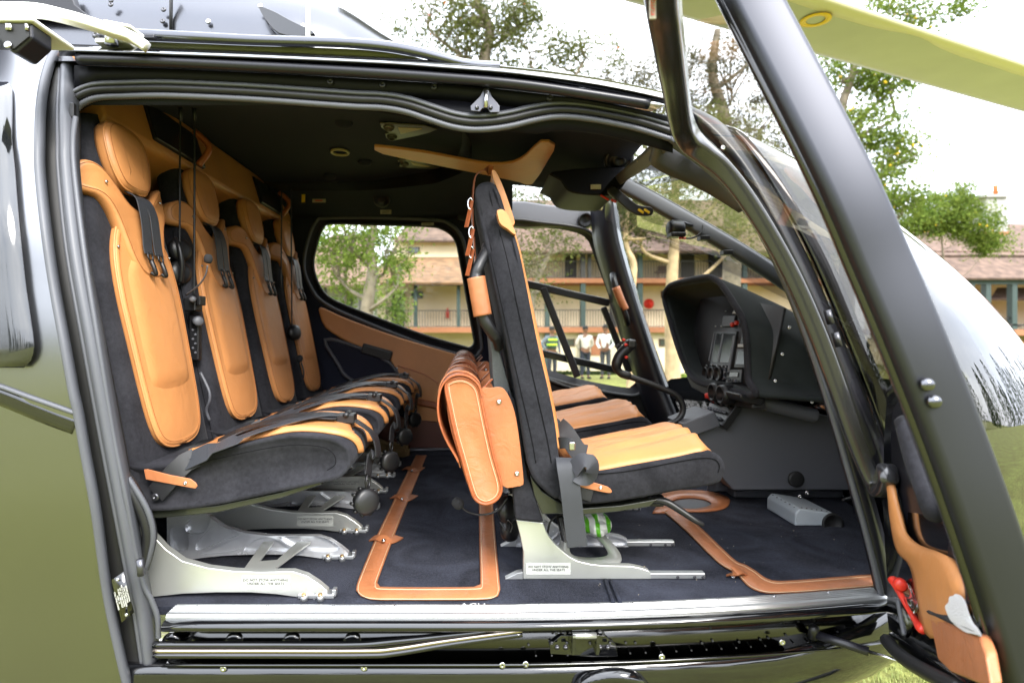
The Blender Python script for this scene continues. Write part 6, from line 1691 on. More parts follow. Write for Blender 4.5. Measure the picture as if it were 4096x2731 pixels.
dv = Vector((-.38, -.925, 0)).normalized()
for i, p in enumerate(hp_):
    t = (hp_[min(i + 1, n - 1)] - hp_[max(i - 1, 0)]).normalized()
    nd = Vector((-.925, .38, 0)); nd = (nd - t * t.dot(nd)).normalized()
    sd_ = t.cross(nd)
    for a, b in pr: V.append(p + sd_ * (a * wsc[i] * 2) + nd * (b * (.050 - .010 * smooth01((i - 40) / 30))))
for i in range(n - 1):
    for j in range(m_): Fc.append((i * m_ + j, i * m_ + (j + 1) % m_, (i + 1) * m_ + (j + 1) % m_, (i + 1) * m_ + j))
Fc += [tuple(range(m_))[::-1], tuple(range((n - 1) * m_, n * m_))]
mk('door_frame', V, Fc, mat('satin_door_frame', (.02, .02, .022), .26, coat=.8, crough=.16), FD)
BC = [(2850, -300, .90), (3002, 0, .88), (3353, 683, .83), (3520, 1060, .82), (3651, 1366, .81), (3790, 1715, .805), (3912, 2049, .80), (4030, 2400, .80), (4130, 2731, .80), (4200, 3000, .80)]
bp2 = pp(BC, 6)
V, Fc = [], []
pr = rrect(.074, .045, .012, 4)
n = len(bp2); m_ = len(pr)
for i, p in enumerate(bp2):
    t = (bp2[min(i + 1, n - 1)] - bp2[max(i - 1, 0)]).normalized()
    nd = Vector((.1, 1, 0)); nd = (nd - t * t.dot(nd)).normalized(); sd_ = t.cross(nd)
    for a, b in pr: V.append(p + sd_ * a + nd * b)
for i in range(n - 1):
    for j in range(m_): Fc.append((i * m_ + j, i * m_ + (j + 1) % m_, (i + 1) * m_ + (j + 1) % m_, (i + 1) * m_ + j))
Fc += [tuple(range(m_))[::-1], tuple(range((n - 1) * m_, n * m_))]
mk('door_edge', V, Fc, M_EDGE, FD, label='thick rear edge of the open front door')
sweep('edge_seal', [p + Vector((-.037, .010, 0)) for p in bp2], circ(.008, 8), M_GLOSS, FD)
sweep('edge_seal', [p + Vector((.036, .010, 0)) for p in bp2], circ(.008, 8), M_SATIN, FD)
for u, v in ((3707, 1538), (3735, 1606)):
    lathe('door_button', [(.0095, 0), (.0092, .003), (.007, .006), (.003, .0075)], P(u, v, .782), (-.1, -1, .05), M_BODY2, FD, n=16)
loftpaths('door_glass', [[P(2700, 100, .96), P(2725, 420, 1.25), P(2790, 560, 1.42), P(2960, 740, 1.43), P(3160, 1060, 1.43), P(3330, 1480, 1.43), P(3470, 1850, 1.42)],
                         [P(2990, 40, .88), P(3130, 300, .86), P(3250, 520, .845), P(3350, 720, .835), P(3500, 1060, .825), P(3600, 1330, .82), P(3680, 1600, .82)]], M_GLASS2, FD, n=26)
box('owner_placard', PX(2600, .815), PX(2624, .815), .815, .818, PZ(75, .815), PZ(-30, .815), M_TAG, FD, smooth=False)
text('placard_text', 'KUTOKA', (PX(2612, .814), .814, PZ(14, .814)), .0085, M_RED, FD, rot=(90, -90, 0))
sweep('door_top_frame', cr([P(*HC[0]), P(*HC[0]).lerp(P(*BC[0]), .3) + Vector((-.01, -.02, .02)), P(*HC[0]).lerp(P(*BC[0]), .7) + Vector((0, -.01, .015)), P(*BC[0])], 6), rrect(.06, .045, .012, 3), M_EDGE, FD)
# lower door shell
def dd_(u): return 1.42 - .60 * min(1, max(0, (u - 3540) / 420))
def DPt(u, v, o=0): 
    d_ = dd_(u) - o; return P(u, v, d_)
def dpanel(name, pts, mt, par, th=.012, off=0, sm=3, **k):
    q = [DPt(u, v, off) for u, v in pts]
    q = cr(q, sm, True) if sm > 1 else q
    n = len(q); back = Vector((.9, .38, 0)) * th
    return mk(name, q + [p + back for p in q], [tuple(range(n)), tuple(range(2 * n - 1, n - 1, -1))] + [(i, (i + 1) % n, n + (i + 1) % n, n + i) for i in range(n)], mt, par, **k)
dpanel('door_shell', [(3545, 1560), (3600, 1560), (3720, 1620), (3800, 1900), (3900, 2200), (3960, 2500), (4010, 2760), (3800, 2760), (3700, 2690), (3560, 2590), (3545, 2300), (3530, 2000)], M_GLOSS, FD, .03, -.02, 2, bevel=.006)
def dribbon(name, A, B, mt, par, off=0, off2=0, n=30, m=6, bulge=0, **k):
    a_ = resample(cr([DPt(u, v, off) for u, v in A], 6), n); b_ = resample(cr([DPt(u, v, off2) for u, v in B], 6), n)
    V, Fc = [], []
    for i in range(n):
        for j in range(m + 1): V.append(a_[i].lerp(b_[i], j / m) + Vector((-.9, -.4, 0)) * bulge * math.sin(math.pi * j / m))
    for i in range(n - 1):
        for j in range(m): Fc.append((i * (m + 1) + j, i * (m + 1) + j + 1, (i + 1) * (m + 1) + j + 1, (i + 1) * (m + 1) + j))
    return mk(name, V, Fc, mt, par, solid=.012, **k)
dribbon('door_trim', [(3560, 1905), (3566, 2040), (3584, 2160), (3605, 2212), (3640, 2245), (3664, 2310), (3681, 2441), (3703, 2515), (3735, 2550)], [(3576, 1930), (3606, 2050), (3638, 2150), (3700, 2192), (3790, 2222), (3836, 2275), (3868, 2345), (3866, 2430), (3852, 2540)], M_ORANGE, FD, .03, .03, bulge=.012, label='orange leather trim of the open door')
dpanel('inner_panel', [(3570, 1640), (3640, 1600), (3720, 1750), (3790, 2000), (3840, 2250), (3780, 2225), (3700, 2190), (3640, 2140), (3600, 2000), (3565, 1850)], M_SATIN, FD, .02, .0, 3, bevel=.004)
q = cr([DPt(3628, 1690, .05), DPt(3660, 1780, .055), DPt(3700, 1900, .055), DPt(3740, 2010, .05), DPt(3752, 2050, .03)], 6)
sweep('armrest', q, rrect(.058, .045, .02, 4), M_SUEDE, FD, scale=lambda t: .82 + .18 * math.sin(math.pi * min(1, t * 1.1)), label='black padded door armrest')
tube('door_pull_edge', cr([DPt(3640, 1600, .0), DPt(3740, 1900, .01), DPt(3830, 2150, .01), DPt(3890, 2330, .0), DPt(3900, 2420, .0)], 5), .012, M_GLOSS, FD)
sweep('door_bottom_lip', cr([P(3548, 2560, 1.36), P(3590, 2610, 1.28), P(3660, 2660, 1.16), P(3760, 2715, 1.02), P(3850, 2760, .94)], 5), circ(.015, 8), M_RUBD, FD)
dpanel('bottom_rail', [(3552, 2530), (3620, 2560), (3730, 2640), (3900, 2760), (3830, 2770), (3650, 2650), (3560, 2590)], M_GLOSS, FD, .02, .006, 2, bevel=.004)
# leather pocket with towel
pkt = dpanel('door_pocket', [(3716, 2456), (3820, 2500), (3915, 2541), (3940, 2620), (3965, 2760), (3800, 2690), (3751, 2641), (3735, 2560)], M_SADDLE, FD, .03, .085, 1, bevel=.006, label='brown leather door pocket')
dribbon('pocket_lining', [(3716, 2455), (3820, 2499), (3915, 2541)], [(3736, 2444), (3835, 2480), (3925, 2526)], M_SUEDE, pkt, .083, .06, n=8, m=2)
tw = empty('towel', DPt(3840, 2480, .03), label='crumpled white towel stuffed into the leather door pocket', cat='towel')
rnd = random.Random(4)
V, Fc = [], []
bl_ = [(3786, 2450), (3796, 2412), (3812, 2388), (3838, 2384), (3860, 2400), (3872, 2445), (3900, 2500), (3926, 2535), (3880, 2530), (3820, 2500)]
q = cr([DPt(u, v, .10) for u, v in bl_], 3, True)
c_ = sum(q, Vector()) / len(q)
v, f = [], []
n = len(q)
for s_, h in ((1, -.012), (1.02, 0), (.93, .014), (.7, .020), (.4, .018)):
    for i, p in enumerate(q):
        w_ = c_ + (p - c_) * (s_ * (1 + .05 * math.sin(i * 2.1 + h * 90))) + Vector((-.5, -.8, .1)) * (h + .006 * math.sin(i * 1.7 + s_ * 9))
        v.append(w_)
for r_ in range(4):
    for i in range(n): f.append((r_ * n + i, r_ * n + (i + 1) % n, (r_ + 1) * n + (i + 1) % n, (r_ + 1) * n + i))
f.append(tuple(range(4 * n, 5 * n)))
mk('towel_cloth', v, f, mat('white_terry', (.78, .78, .82), 1, bump=1, bscale=350, bdist=.006), tw, sub=1)
# red jettison handle with clear cover
rh = sub('jettison_handle', FD, DPt(3640, 2420, .02))
tube('red_lever', cr([DPt(3572, 2318, .05), DPt(3600, 2370, .05), DPt(3640, 2440, .05), DPt(3672, 2495, .05), DPt(3694, 2520, .05)], 5), [.011, .010, .009, .008, .0075] + [.007] * 10 + [.008, .009, .010, .010, .009, .006], M_RED, rh, n=10, label='red emergency door lever')
lathe('red_knob', [(.009, 0), (.0135, .004), (.0135, .016), (.009, .02)], DPt(3600, 2330, .045), (-.5, -.85, 0), M_RED, rh, n=14)
M_CLEAR = glassmat('clear_plastic_guard', (.9, .91, .91), 2.0)
dpanel('clear_guard', [(3625, 2330), (3640, 2345), (3660, 2390), (3673, 2430), (3665, 2450), (3640, 2450), (3615, 2395), (3622, 2385), (3634, 2390), (3640, 2370)], M_CLEAR, rh, .004, .065, 2)
dpanel('clear_guard', [(3592, 2390), (3612, 2400), (3640, 2455), (3652, 2490), (3640, 2540), (3625, 2550), (3612, 2520), (3600, 2450)], M_CLEAR, rh, .004, .035, 2)
tube('guard_hinge', cr([DPt(3592, 2392, .036), DPt(3604, 2470, .036), DPt(3618, 2540, .036)], 4), .005, M_PLASG, rh)
dpanel('guard_label', [(3608, 2430), (3622, 2460), (3634, 2490), (3628, 2500), (3614, 2480)], M_PLACARD, rh, .002, .032, 1)
# gas strut
gs = sub('gas_strut', FD, P(3300, 2540, 1.4))
a, b, c_ = P(3262, 2536, 1.425), P(3476, 2605, 1.345), P(3625, 2652, 1.29)
tube('strut_body', [a, a.lerp(b, .5), b], .0105, M_SATIN, gs, n=12)
tube('strut_rod', [b, c_], .0042, M_STEEL, gs, n=8)
tube('strut_end', [c_, c_ + (c_ - b) * .25], .008, M_PLAS, gs, n=8)
lathe('strut_ball', [(.012, 0), (.012, .03), (.006, .034)], a + Vector((-.004, .005, -.01)), (0, -.2, 1), M_PLAS, gs)
# windscreen-pillar hinges behind the door glass
for u, v in ((3308, 1240), (3340, 1330)): tube('door_hinge', [P(u, v, 1.445), P(u + 16, v + 55, 1.445)], .009, M_BOLT, FD)

# ---- rear sliding door, slid back on the outside
SD = sub('sliding_door', HELI, (-1.1, 1.2, 1.3)); SD['label'] = 'charcoal sliding cabin door slid back along the fuselage'
EDGE = [(228, 178), (196, 230), (168, 320), (152, 430), (148, 560), (150, 690), (172, 900), (205, 1130), (248, 1366), (285, 1570), (303, 1650), (335, 1830), (375, 2049), (425, 2400), (498, 2731), (540, 2900)]
def sdd(v): return jd(v) - .045
ed = cr([P(u, v, sdd(v)) for u, v in EDGE], 6)
sweep('door_edge_trim', ed, [(-.006, .016), (-.007, 0), (-.003, -.004), (.004, -.003), (.007, .004), (.007, .016)], M_RUB, SD)
rows = []
n = 60
er = resample(ed, n)
V, Fc = [], []
M_ = 12
for i, p in enumerate(er):
    for j in range(M_ + 1):
        t = j / M_
        V.append(Vector((p.x - .004 - t * .95, p.y + .004 - .035 * math.sin(math.pi * min(1, t * .8)) + .02 * t, p.z + .06 * t * (1 if p.z > 1.9 else 0))))
for i in range(n - 1):
    for j in range(M_): Fc.append((i * (M_ + 1) + j, i * (M_ + 1) + j + 1, (i + 1) * (M_ + 1) + j + 1, (i + 1) * (M_ + 1) + j))
mk('door_skin', V, Fc, M_DOOR, SD, label='satin charcoal door skin mirroring the lawn')
def skinD(u, v):
    "depth of the door skin along a photo ray"
    d_ = sdd(v)
    for _ in range(8):
        x = PX(u, d_); z = PZ(v, d_)
        k_ = edge_at(z)
        t = min(1, max(0, (k_.x - .004 - x) / .95))
        d_ = k_.y + .004 - .035 * math.sin(math.pi * min(1, t * .8)) + .02 * t
    return d_
def edge_at(z):
    for a_, b_ in zip(er, er[1:]):
        if b_.z <= z <= a_.z: return a_.lerp(b_, (a_.z - z) / max(1e-6, a_.z - b_.z))
    return er[0] if z > er[0].z else er[-1]
def spanel(name, pts, mt, par, off=.003, sm=4, **k):
    q = [P(u, v, skinD(u, v) - off) for u, v in pts]
    q = cr(q, sm, True) if sm > 1 else q
    return mk(name, q, [tuple(range(len(q)))], mt, par, solid=.004, **k)
M_TINT = mat('tinted_door_window', (.008, .009, .010), .09, coat=0.6, crough=.07, spec=1.0)
wp = [(-260, 330), (-100, 312), (0, 318), (32, 326), (48, 350), (49, 420), (47, 560), (60, 690), (76, 900), (104, 1150), (133, 1340), (138, 1400), (125, 1450), (90, 1478), (40, 1484), (-40, 1470), (-260, 1400)]
# window built row by row so that it follows the door curve
V, Fc = [], []
vs_ = [330 + i * (1470 - 330) / 40 for i in range(41)]
def wright(v):
    pts = [(330, 34), (350, 48), (420, 49), (560, 47), (690, 60), (900, 76), (1150, 104), (1340, 133), (1400, 138), (1450, 120), (1470, 96)]
    for (a, b), (c, d_) in zip(pts, pts[1:]):
        if v <= c: return b + (d_ - b) * (v - a) / (c - a)
    return pts[-1][1]
for v in vs_:
    for j in range(5):
        u = wright(v) - (wright(v) + 260) * j / 4
        V.append(P(u, v, skinD(u, v) - .012))
for i in range(40):
    for j in range(4): Fc.append((i * 5 + j, i * 5 + j + 1, (i + 1) * 5 + j + 1, (i + 1) * 5 + j))
mk('door_window', V, Fc, M_TINT, SD, solid=.003, label='flush tinted window of the sliding door')
def strip(name, pts, wd, mt, off=.003):
    q = cr([P(u, v, skinD(u, v) - off) for u, v in pts], 5)
    return sweep(name, q, [(wd / 2, .004), (wd / 2, 0), (wd * .2, -.003 if wd < .02 else -.0006), (-wd * .2, -.003 if wd < .02 else -.0006), (-wd / 2, 0), (-wd / 2, .004)], mt, SD)
strip('crease_trim', [(-200, 1478), (0, 1546), (120, 1590), (220, 1625), (296, 1652)], .010, M_RUB)
strip('lower_band', [(-200, 1525), (0, 1588), (120, 1636), (220, 1676), (300, 1705)], .036, M_GLOSS, .0005)
# roller arm and housing at the top of the sliding door
arm = cr([P(-60, 40, 1.24), P(60, 42, 1.24), P(160, 46, 1.25), P(260, 68, 1.27), P(360, 96, 1.30), P(460, 128, 1.33), P(520, 148, 1.35), P(562, 172, 1.36), P(588, 190, 1.365)], 5)
sweep('roller_arm', arm, rrect(.024, .03, .005, 2), M_WHITE, SD, label='cream painted sliding-door roller arm')
V, Fc = boxv(PX(415, 1.35), PX(575, 1.35), 1.34, 1.42, PZ(118, 1.35), PZ(106, 1.35))
a, b, c_, d_ = P(412, 78, 1.33), P(520, 98, 1.33), P(578, 142, 1.37), P(470, 122, 1.42)
mk('arm_plate', [a, b, c_, d_] + [p - Vector((0, 0, .006)) for p in (a, b, c_, d_)], [(0, 1, 2, 3), (7, 6, 5, 4), (0, 4, 5, 1), (1, 5, 6, 2), (2, 6, 7, 3), (3, 7, 4, 0)], M_WHITE, SD, bevel=.002)
tube('arm_pin', [P(446, 120, 1.40), P(446, 180, 1.40)], .016, M_STEEL, SD)
box('roller_carriage', PX(388, 1.42), PX(520, 1.42), 1.41, 1.47, PZ(178, 1.42), PZ(160, 1.42), M_WHITE, SD, bevel=.003)
box('carriage_rail', PX(380, 1.43), PX(620, 1.43), 1.425, 1.44, PZ(158, 1.43), PZ(140, 1.43), M_SATIN, SD, bevel=.003)
disc('carriage_bolt', P(389, 145, 1.42), (0, -1, 0), .010, .01, M_BOLT, SD, n=6)
hs = prism('roller_housing', pol([(-140, 88), (126, 88), (128, 152), (62, 212), (40, 208), (-10, 150), (-140, 150)], 1.19, smooth=False), 1.19, 1.25, M_SATIN, SD, bevel=.006)
prism('housing_cavity', pol([(-140, 96), (116, 96), (116, 148), (58, 196), (42, 196), (-4, 150), (-140, 148)], 1.187, smooth=False), 1.186, 1.19, M_INK, hs, bevel=.001)
box('housing_cap', PX(-140, 1.18), PX(130, 1.18), 1.18, 1.31, PZ(84, 1.18), PZ(64, 1.18), M_WHITE, SD, bevel=.006)
disc('housing_screw', P(34, 182, 1.185), (0, -1, .2), .008, .004, M_STEEL, hs)
for u in (30, 42, 108): tube('housing_stud', [P(u, 98, 1.184), P(u, 122, 1.184)], .004, M_STEEL, hs, n=6)
# ================================================================ loose things
def fp(u, v, h=.003):
    "photo ray onto the cabin floor"
    d_ = (H - FL - h) * F / (v - CV); return P(u, v, d_)
def fstrip(name, A, B, mt, par, n=40, th=.004, sm=True, **k):
    a = [fp(u, v) for u, v in A]; b = [fp(u, v) for u, v in B]
    a = resample(cr(a, 6) if sm else a, n); b = resample(cr(b, 6) if sm else b, n)
    V, Fc = [], []
    for i in range(n):
        for t in (0, .06, .5, .94, 1): V.append(a[i].lerp(b[i], t) + Vector((0, 0, .0025 if 0 < t < 1 else 0)))
    for i in range(n - 1):
        for j in range(4): Fc.append((5 * i + j, 5 * i + j + 1, 5 * i + j + 6, 5 * i + j + 5))
    return mk(name, V, Fc, mt, par, solid=th, soff=0, **k)
def stitchline(par, A, mt=None):
    tube('stitching', cr([fp(u, v, .0075) for u, v in A], 6), .0009, mt or M_THREAD, par, n=4)
ft1 = empty('floor_trim', fp(1470, 2370), label='tan leather floor strap bent into a U behind the front seat', cat='leather trim')
OUTL = [(1664, 1822), (1605, 1940), (1553, 2049), (1500, 2160), (1442, 2300), (1426, 2350), (1434, 2375), (1481, 2396), (1600, 2399), (1800, 2399), (1938, 2397), (1985, 2388), (1999, 2362), (1996, 2320), (1984, 2180), (1973, 2049), (1966, 1960)]
INL = [(1706, 1822), (1658, 1940), (1614, 2049), (1570, 2160), (1514, 2310), (1509, 2335), (1511, 2345), (1522, 2349), (1620, 2351), (1800, 2351), (1905, 2349), (1919, 2345), (1922, 2335), (1922, 2300), (1919, 2180), (1917, 2049), (1914, 1960)]
fstrip('strap_band', OUTL, INL, M_SADDLE, ft1, n=90)
stitchline(ft1, [(u * .92 + a * .08, v * .92 + b * .08) for (u, v), (a, b) in zip(OUTL, INL)])
stitchline(ft1, [(u * .10 + a * .90, v * .10 + b * .90) for (u, v), (a, b) in zip(OUTL, INL)])
for (u, v, w_) in ((1540, 2160, 52), (1612, 1994, 42), (1650, 1882, 34)):
    lp_ = [fp(u - w_, v - 8, .006), fp(u - w_ * .5, v - 12, .016), fp(u, v - 4, .014), fp(u + w_ * .5, v, .010), fp(u + w_ * 1.1, v - 14, .006)]
    o = band('keeper_strap', cr(lp_, 5), (0, -.3, 1), .030, M_SADDLE, ft1, th=.004)
    disc('snap', fp(u - w_ * .1, v + 2, .018), (0, -.5, 1), .006, .005, M_STEEL, o, n=8)
ft2 = empty('floor_trim', fp(2900, 2280), label='tan leather floor strap running forward from the round floor hole', cat='leather trim')
A = [(2632, 2030), (2657, 2049), (2740, 2120), (2820, 2200), (2880, 2255), (2940, 2290), (2965, 2315), (2995, 2345), (3040, 2365), (3090, 2372), (3200, 2368), (3400, 2353), (3535, 2341)]
B = [(2705, 2036), (2731, 2049), (2812, 2120), (2890, 2195), (2945, 2245), (2985, 2262), (3025, 2285), (3050, 2305), (3075, 2318), (3110, 2326), (3200, 2322), (3400, 2306), (3535, 2296)]
fstrip('strap_band', A, B, M_SADDLE, ft2, n=70)
stitchline(ft2, [(u * .9 + a * .1, v * .9 + b * .1) for (u, v), (a, b) in zip(A, B)]); stitchline(ft2, [(u * .1 + a * .9, v * .1 + b * .9) for (u, v), (a, b) in zip(A, B)])
o = band('keeper_strap', cr([fp(2925, 2300, .005), fp(2938, 2285, .02), fp(2960, 2280, .018), fp(2985, 2292, .006)], 5), (0, -.3, 1), .03, M_SADDLE, ft2, th=.004)
disc('snap', fp(2932, 2306, .004), (0, -.7, .6), .006, .005, M_STEEL, o, n=8)
rg = [fp(u, v, .004) for u, v in ((2620, 2000), (2650, 1975), (2720, 1962), (2830, 1965), (2905, 1985), (2918, 2010), (2890, 2035), (2800, 2046), (2700, 2040), (2640, 2030))]
hl = [fp(u, v, .004) for u, v in ((2683, 2010), (2710, 1995), (2765, 1990), (2820, 1998), (2846, 2014), (2825, 2028), (2770, 2036), (2715, 2030))]
ringm('floor_ring', rg, hl, M_SADDLE, ft2, n=48, solid=.005)
q = [p - Vector((0, 0, .003)) for p in cr(hl, 4, True)]
mk('floor_cap', q, [tuple(range(len(q)))], M_BOLT, ft2)
fstrip('ring_tail', [(2610, 2052), (2660, 2052)], [(2625, 2030), (2700, 2030)], M_SADDLE, ft2, n=4, sm=False)
# leather satchels hung on the seat backs
def satchel():
    g = empty('satchel', (0, 1.7, 1.1), cat='satchel', group='leather satchels on the front seat backs')
    G = [(1782, 1545), (1800, 1520), (1843, 1510), (1880, 1520), (1908, 1545), (1921, 1580), (1939, 1671), (1973, 1823), (2003, 1930), (2000, 1976), (1975, 2004), (1939, 2014), (1905, 1998), (1885, 1960), (1852, 1845), (1821, 1736), (1799, 1636)]
    ol = pol(G, 1.50, 4)
    loops = [[Vector((x, y, z)) for x, z in inset(ol, ins)] for y, ins in ((1.500, .012), (1.497, .006), (1.500, 0), (1.88, 0), (1.884, .008))]
    bd = loftsec('bag_body', loops, M_SADDLE, g)
    sweep('gusset_piping', [Vector((x, 1.498, z)) for x, z in ol], circ(.0042, 6), M_SADDLE2, bd, closed=True)
    tube('stitching', [Vector((x, 1.4952, z)) for x, z in inset(ol, .009)] + [Vector((inset(ol, .009)[0][0], 1.4952, inset(ol, .009)[0][1]))], .0009, M_THREAD, bd, n=4)
    FLP = [(1928, 1585), (1915, 1540), (1880, 1508), (1840, 1498), (1800, 1508), (1770, 1540), (1755, 1590), (1753, 1650), (1766, 1710), (1792, 1770), (1822, 1820), (1834, 1845)]
    path = cr([P(u, v, 1.50) for u, v in FLP], 5)
    V, Fc = [], []
    for p in path: V += [Vector((p.x, y, p.z)) for y in (1.488, 1.60, 1.75, 1.892)]
    for i in range(len(path) - 1):
        for j in range(3): Fc.append((4 * i + j, 4 * i + j + 1, 4 * i + j + 5, 4 * i + j + 4))
    fl = mk('flap', V, Fc, M_SADDLE2, g, solid=.005, soff=0, bevel=.0015)
    for y in (1.57, 1.80):
        st_ = band('strap', [Vector((p.x, y, p.z)) + Vector((-.004 if i > 12 else .0, 0, .005 if i < 30 else 0)) for i, p in enumerate(path)] + [Vector((path[-1].x + .004, y, path[-1].z - .03))], [(.2, 0, 1)] * 14 + [(-1, 0, .3)] * 60, .028, M_SADDLE, fl, th=.004)
        disc('snap', Vector((path[-6].x - .006, y, path[-6].z)), (-1, -.3, .2), .006, .006, M_STEEL, st_, n=8)
        band('strap_tail', [Vector((path[0].x + .0, y, path[0].z + .01)), Vector((path[0].x + .03, y, path[0].z + .04))], (-.7, 0, .7), .024, M_SADDLE2, fl, th=.004)
    prism('front_pocket', pol([(1790, 1615), (1800, 1625), (1850, 1830), (1876, 1940), (1868, 1935), (1842, 1850), (1805, 1730), (1788, 1640)], 1.50, 2), 1.505, 1.875, M_SADDLE2, bd, bevel=.003)
    PN = [(1924, 1556), (1960, 1550), (2000, 1547), (2022, 1562), (2045, 1605), (2064, 1671), (2080, 1780), (2094, 1920), (2086, 1938), (2070, 1943), (2006, 1938), (1970, 1800), (1938, 1660)]
    pn = prism('mounting_panel', pol(PN, 1.525, 3), 1.520, 1.525, M_SADDLE, g, bevel=.0015)
    for u, v in ((1996, 1606), (2068, 1892)): disc('snap', P(u, v, 1.520), (0, -1, 0), .0065, .006, M_STEEL, pn, n=10)
    return g
st0 = satchel()
st0['label'] = 'tan leather satchel hung behind the front seat nearest the doorway'
for i, l in ((1, 'second leather satchel along the row, behind the nearest one'), (2, 'last leather satchel in the row, by the far wall')):
    c = copytree(st0, (0, FP * i, 0)); c['label'] = l
# extras of the nearest front seat: grab handle, leather straps, mesh back
hd = tube('grab_handle', cr([P(1948, 985, 1.56), P(1940, 1015, 1.53), P(1915, 1065, 1.505), P(1904, 1110, 1.50), P(1918, 1190, 1.50), P(1932, 1265, 1.50), P(1955, 1310, 1.505), P(1985, 1355, 1.53), P(1995, 1390, 1.56)], 6), [.014] * 6 + [.015] * 12 + [.018] * 12 + [.016] * 12 + [.013] * 7, M_PLAS, fs0, n=12, label='black grab handle on the seat back')
tube('handle_sleeve', cr([P(1904, 1110, 1.50), P(1912, 1155, 1.50), P(1922, 1210, 1.50), P(1931, 1262, 1.50)], 5), .0245, M_SADDLE, hd, n=14, label='tan leather sleeve on the grab handle')
bk_ = cr([P(1972, 684, 1.69), P(1940, 680, 1.69), P(1905, 700, 1.69), P(1893, 760, 1.69), P(1890, 860, 1.69), P(1898, 1000, 1.69), P(1908, 1120, 1.69)], 5)
band('leather_strap', bk_, (-1, -.1, .1), .03, M_SADDLE2, fs0, th=.004)
for u, v in ((1882, 816), (1886, 930), (1886, 1010)):
    p = P(u, v, 1.60)
    sweep('strap_buckle', [p + Vector((.007 * math.cos(t), 0, .016 * math.sin(t))) for t in [i * math.pi / 8 for i in range(16)]], circ(.0028, 6), M_STEEL, fs0, closed=True)
    band('strap_end', cr([p + Vector((.004, 0, .01)), p + Vector((-.004, 0, -.03)), p + Vector((-.012, .0, -.065))], 4), (-.8, -.6, 0), .018, M_SADDLE2, fs0, th=.003)
prism('mesh_back', pol([(1955, 1290), (1985, 1370), (2010, 1450), (2040, 1560), (2062, 1640), (2010, 1560), (1975, 1560), (1966, 1430)], 1.58, 2), 1.56, 1.80, mat('grey_ribbed_mesh', (.055, .060, .058), .8, bump=.8, bscale=180), fs0, bevel=.006)
# headset with microphone under the front seat
hs_ = empty('headset', P(2010, 2080, 1.62), label='black headset with foam microphone lying behind the front seat leg', cat='headset')
def foam(p, ax, r, par):
    return lathe('microphone_foam', [(r * .35, -r * 1.1), (r * .8, -r * .9), (r, -r * .2), (r, r * .3), (r * .8, r * .8), (r * .4, r * 1.05)], p, ax, mat('black_foam', (.02, .02, .022), 1, bump=1, bscale=700) if 'black_foam' not in MATS else MATS['black_foam'], par, n=14)
foam(P(1832, 2013, 1.62), (.6, 0, -.5), .0155, hs_)
tube('microphone_boom', cr([P(1848, 2028, 1.62), P(1875, 2048, 1.62), P(1930, 2058, 1.62), P(1990, 2040, 1.62), P(2030, 1990, 1.62)], 5), .0028, M_PLAS, hs_)
for u, v, d_ in ((2030, 2035, 1.66), (2040, 2110, 1.70)):
    lathe('ear_cup', [(.022, -.02), (.036, -.012), (.040, .0), (.036, .014), (.022, .02)], P(u, v, d_), (.8, -.6, .1), M_PLAS, hs_, n=16)
tube('headband', cr([P(2030, 2020, 1.66), P(2075, 1990, 1.69), P(2090, 2060, 1.72), P(2060, 2120, 1.72)], 5), .006, M_PLAS, hs_)
tube('cable', cr([P(2000, 2085, 1.64), P(2025, 2120, 1.63), P(2030, 2080, 1.62), P(2050, 2100, 1.62), P(2040, 2130, 1.62)], 6), .0025, M_PLAS, hs_)
hx = [P(2240, 2065, 1.62).lerp(P(2262, 2160, 1.60), i / 110) + Vector((.009 * math.cos(i * .9), .009 * math.sin(i * .9), 0)) for i in range(111)]
tube('coiled_cable', hx, .0026, M_PLAS, hs_, n=5)
tube('cable', cr([P(2190, 2135, 1.6), P(2200, 2090, 1.6), P(2225, 2062, 1.61), P(2245, 2060, 1.62)], 5), .003, M_PLAS, hs_)
# crumpled plastic bag
pb_ = empty('plastic_bag', P(2390, 2125, 1.74), label='crumpled white and green plastic bag beneath the front seat', cat='bag')
def bagmat():
    m = mat('white_green_film', (.75, .76, .74), .3)
    t = m.node_tree; b = t.nodes['Principled BSDF']; tc = t.nodes.new('ShaderNodeTexCoord'); wv = t.nodes.new('ShaderNodeTexWave'); r_ = t.nodes.new('ShaderNodeValToRGB')
    wv.inputs['Scale'].default_value = 9; wv.inputs['Distortion'].default_value = 4
    r_.color_ramp.elements[0].color = (.12, .5, .02, 1); r_.color_ramp.elements[0].position = .25; r_.color_ramp.elements[1].color = (.78, .79, .76, 1); r_.color_ramp.elements[1].position = .45
    t.links.new(tc.outputs['Object'], wv.inputs[0]); t.links.new(wv.outputs[0], r_.inputs[0]); t.links.new(r_.outputs[0], b.inputs['Base Color'])
    return m
V, Fc = [], []
bc = P(2385, 2095, 1.76)
for i in range(9):
    for j in range(16):
        th, ph = math.pi * i / 8, 2 * math.pi * j / 16
        dvec = Vector((math.sin(th) * math.cos(ph), math.sin(th) * math.sin(ph), math.cos(th)))
        r_ = 1 + .28 * noise.noise(dvec * 2.4 + Vector((3, 1, 2)))
        V.append(bc + Vector((dvec.x * .046, dvec.y * .05, dvec.z * .034)) * r_)
for i in range(8):
    for j in range(16): Fc.append((i * 16 + j, i * 16 + (j + 1) % 16, (i + 1) * 16 + (j + 1) % 16, (i + 1) * 16 + j))
mk('bag_film', V, Fc, bagmat(), pb_, smooth=False)
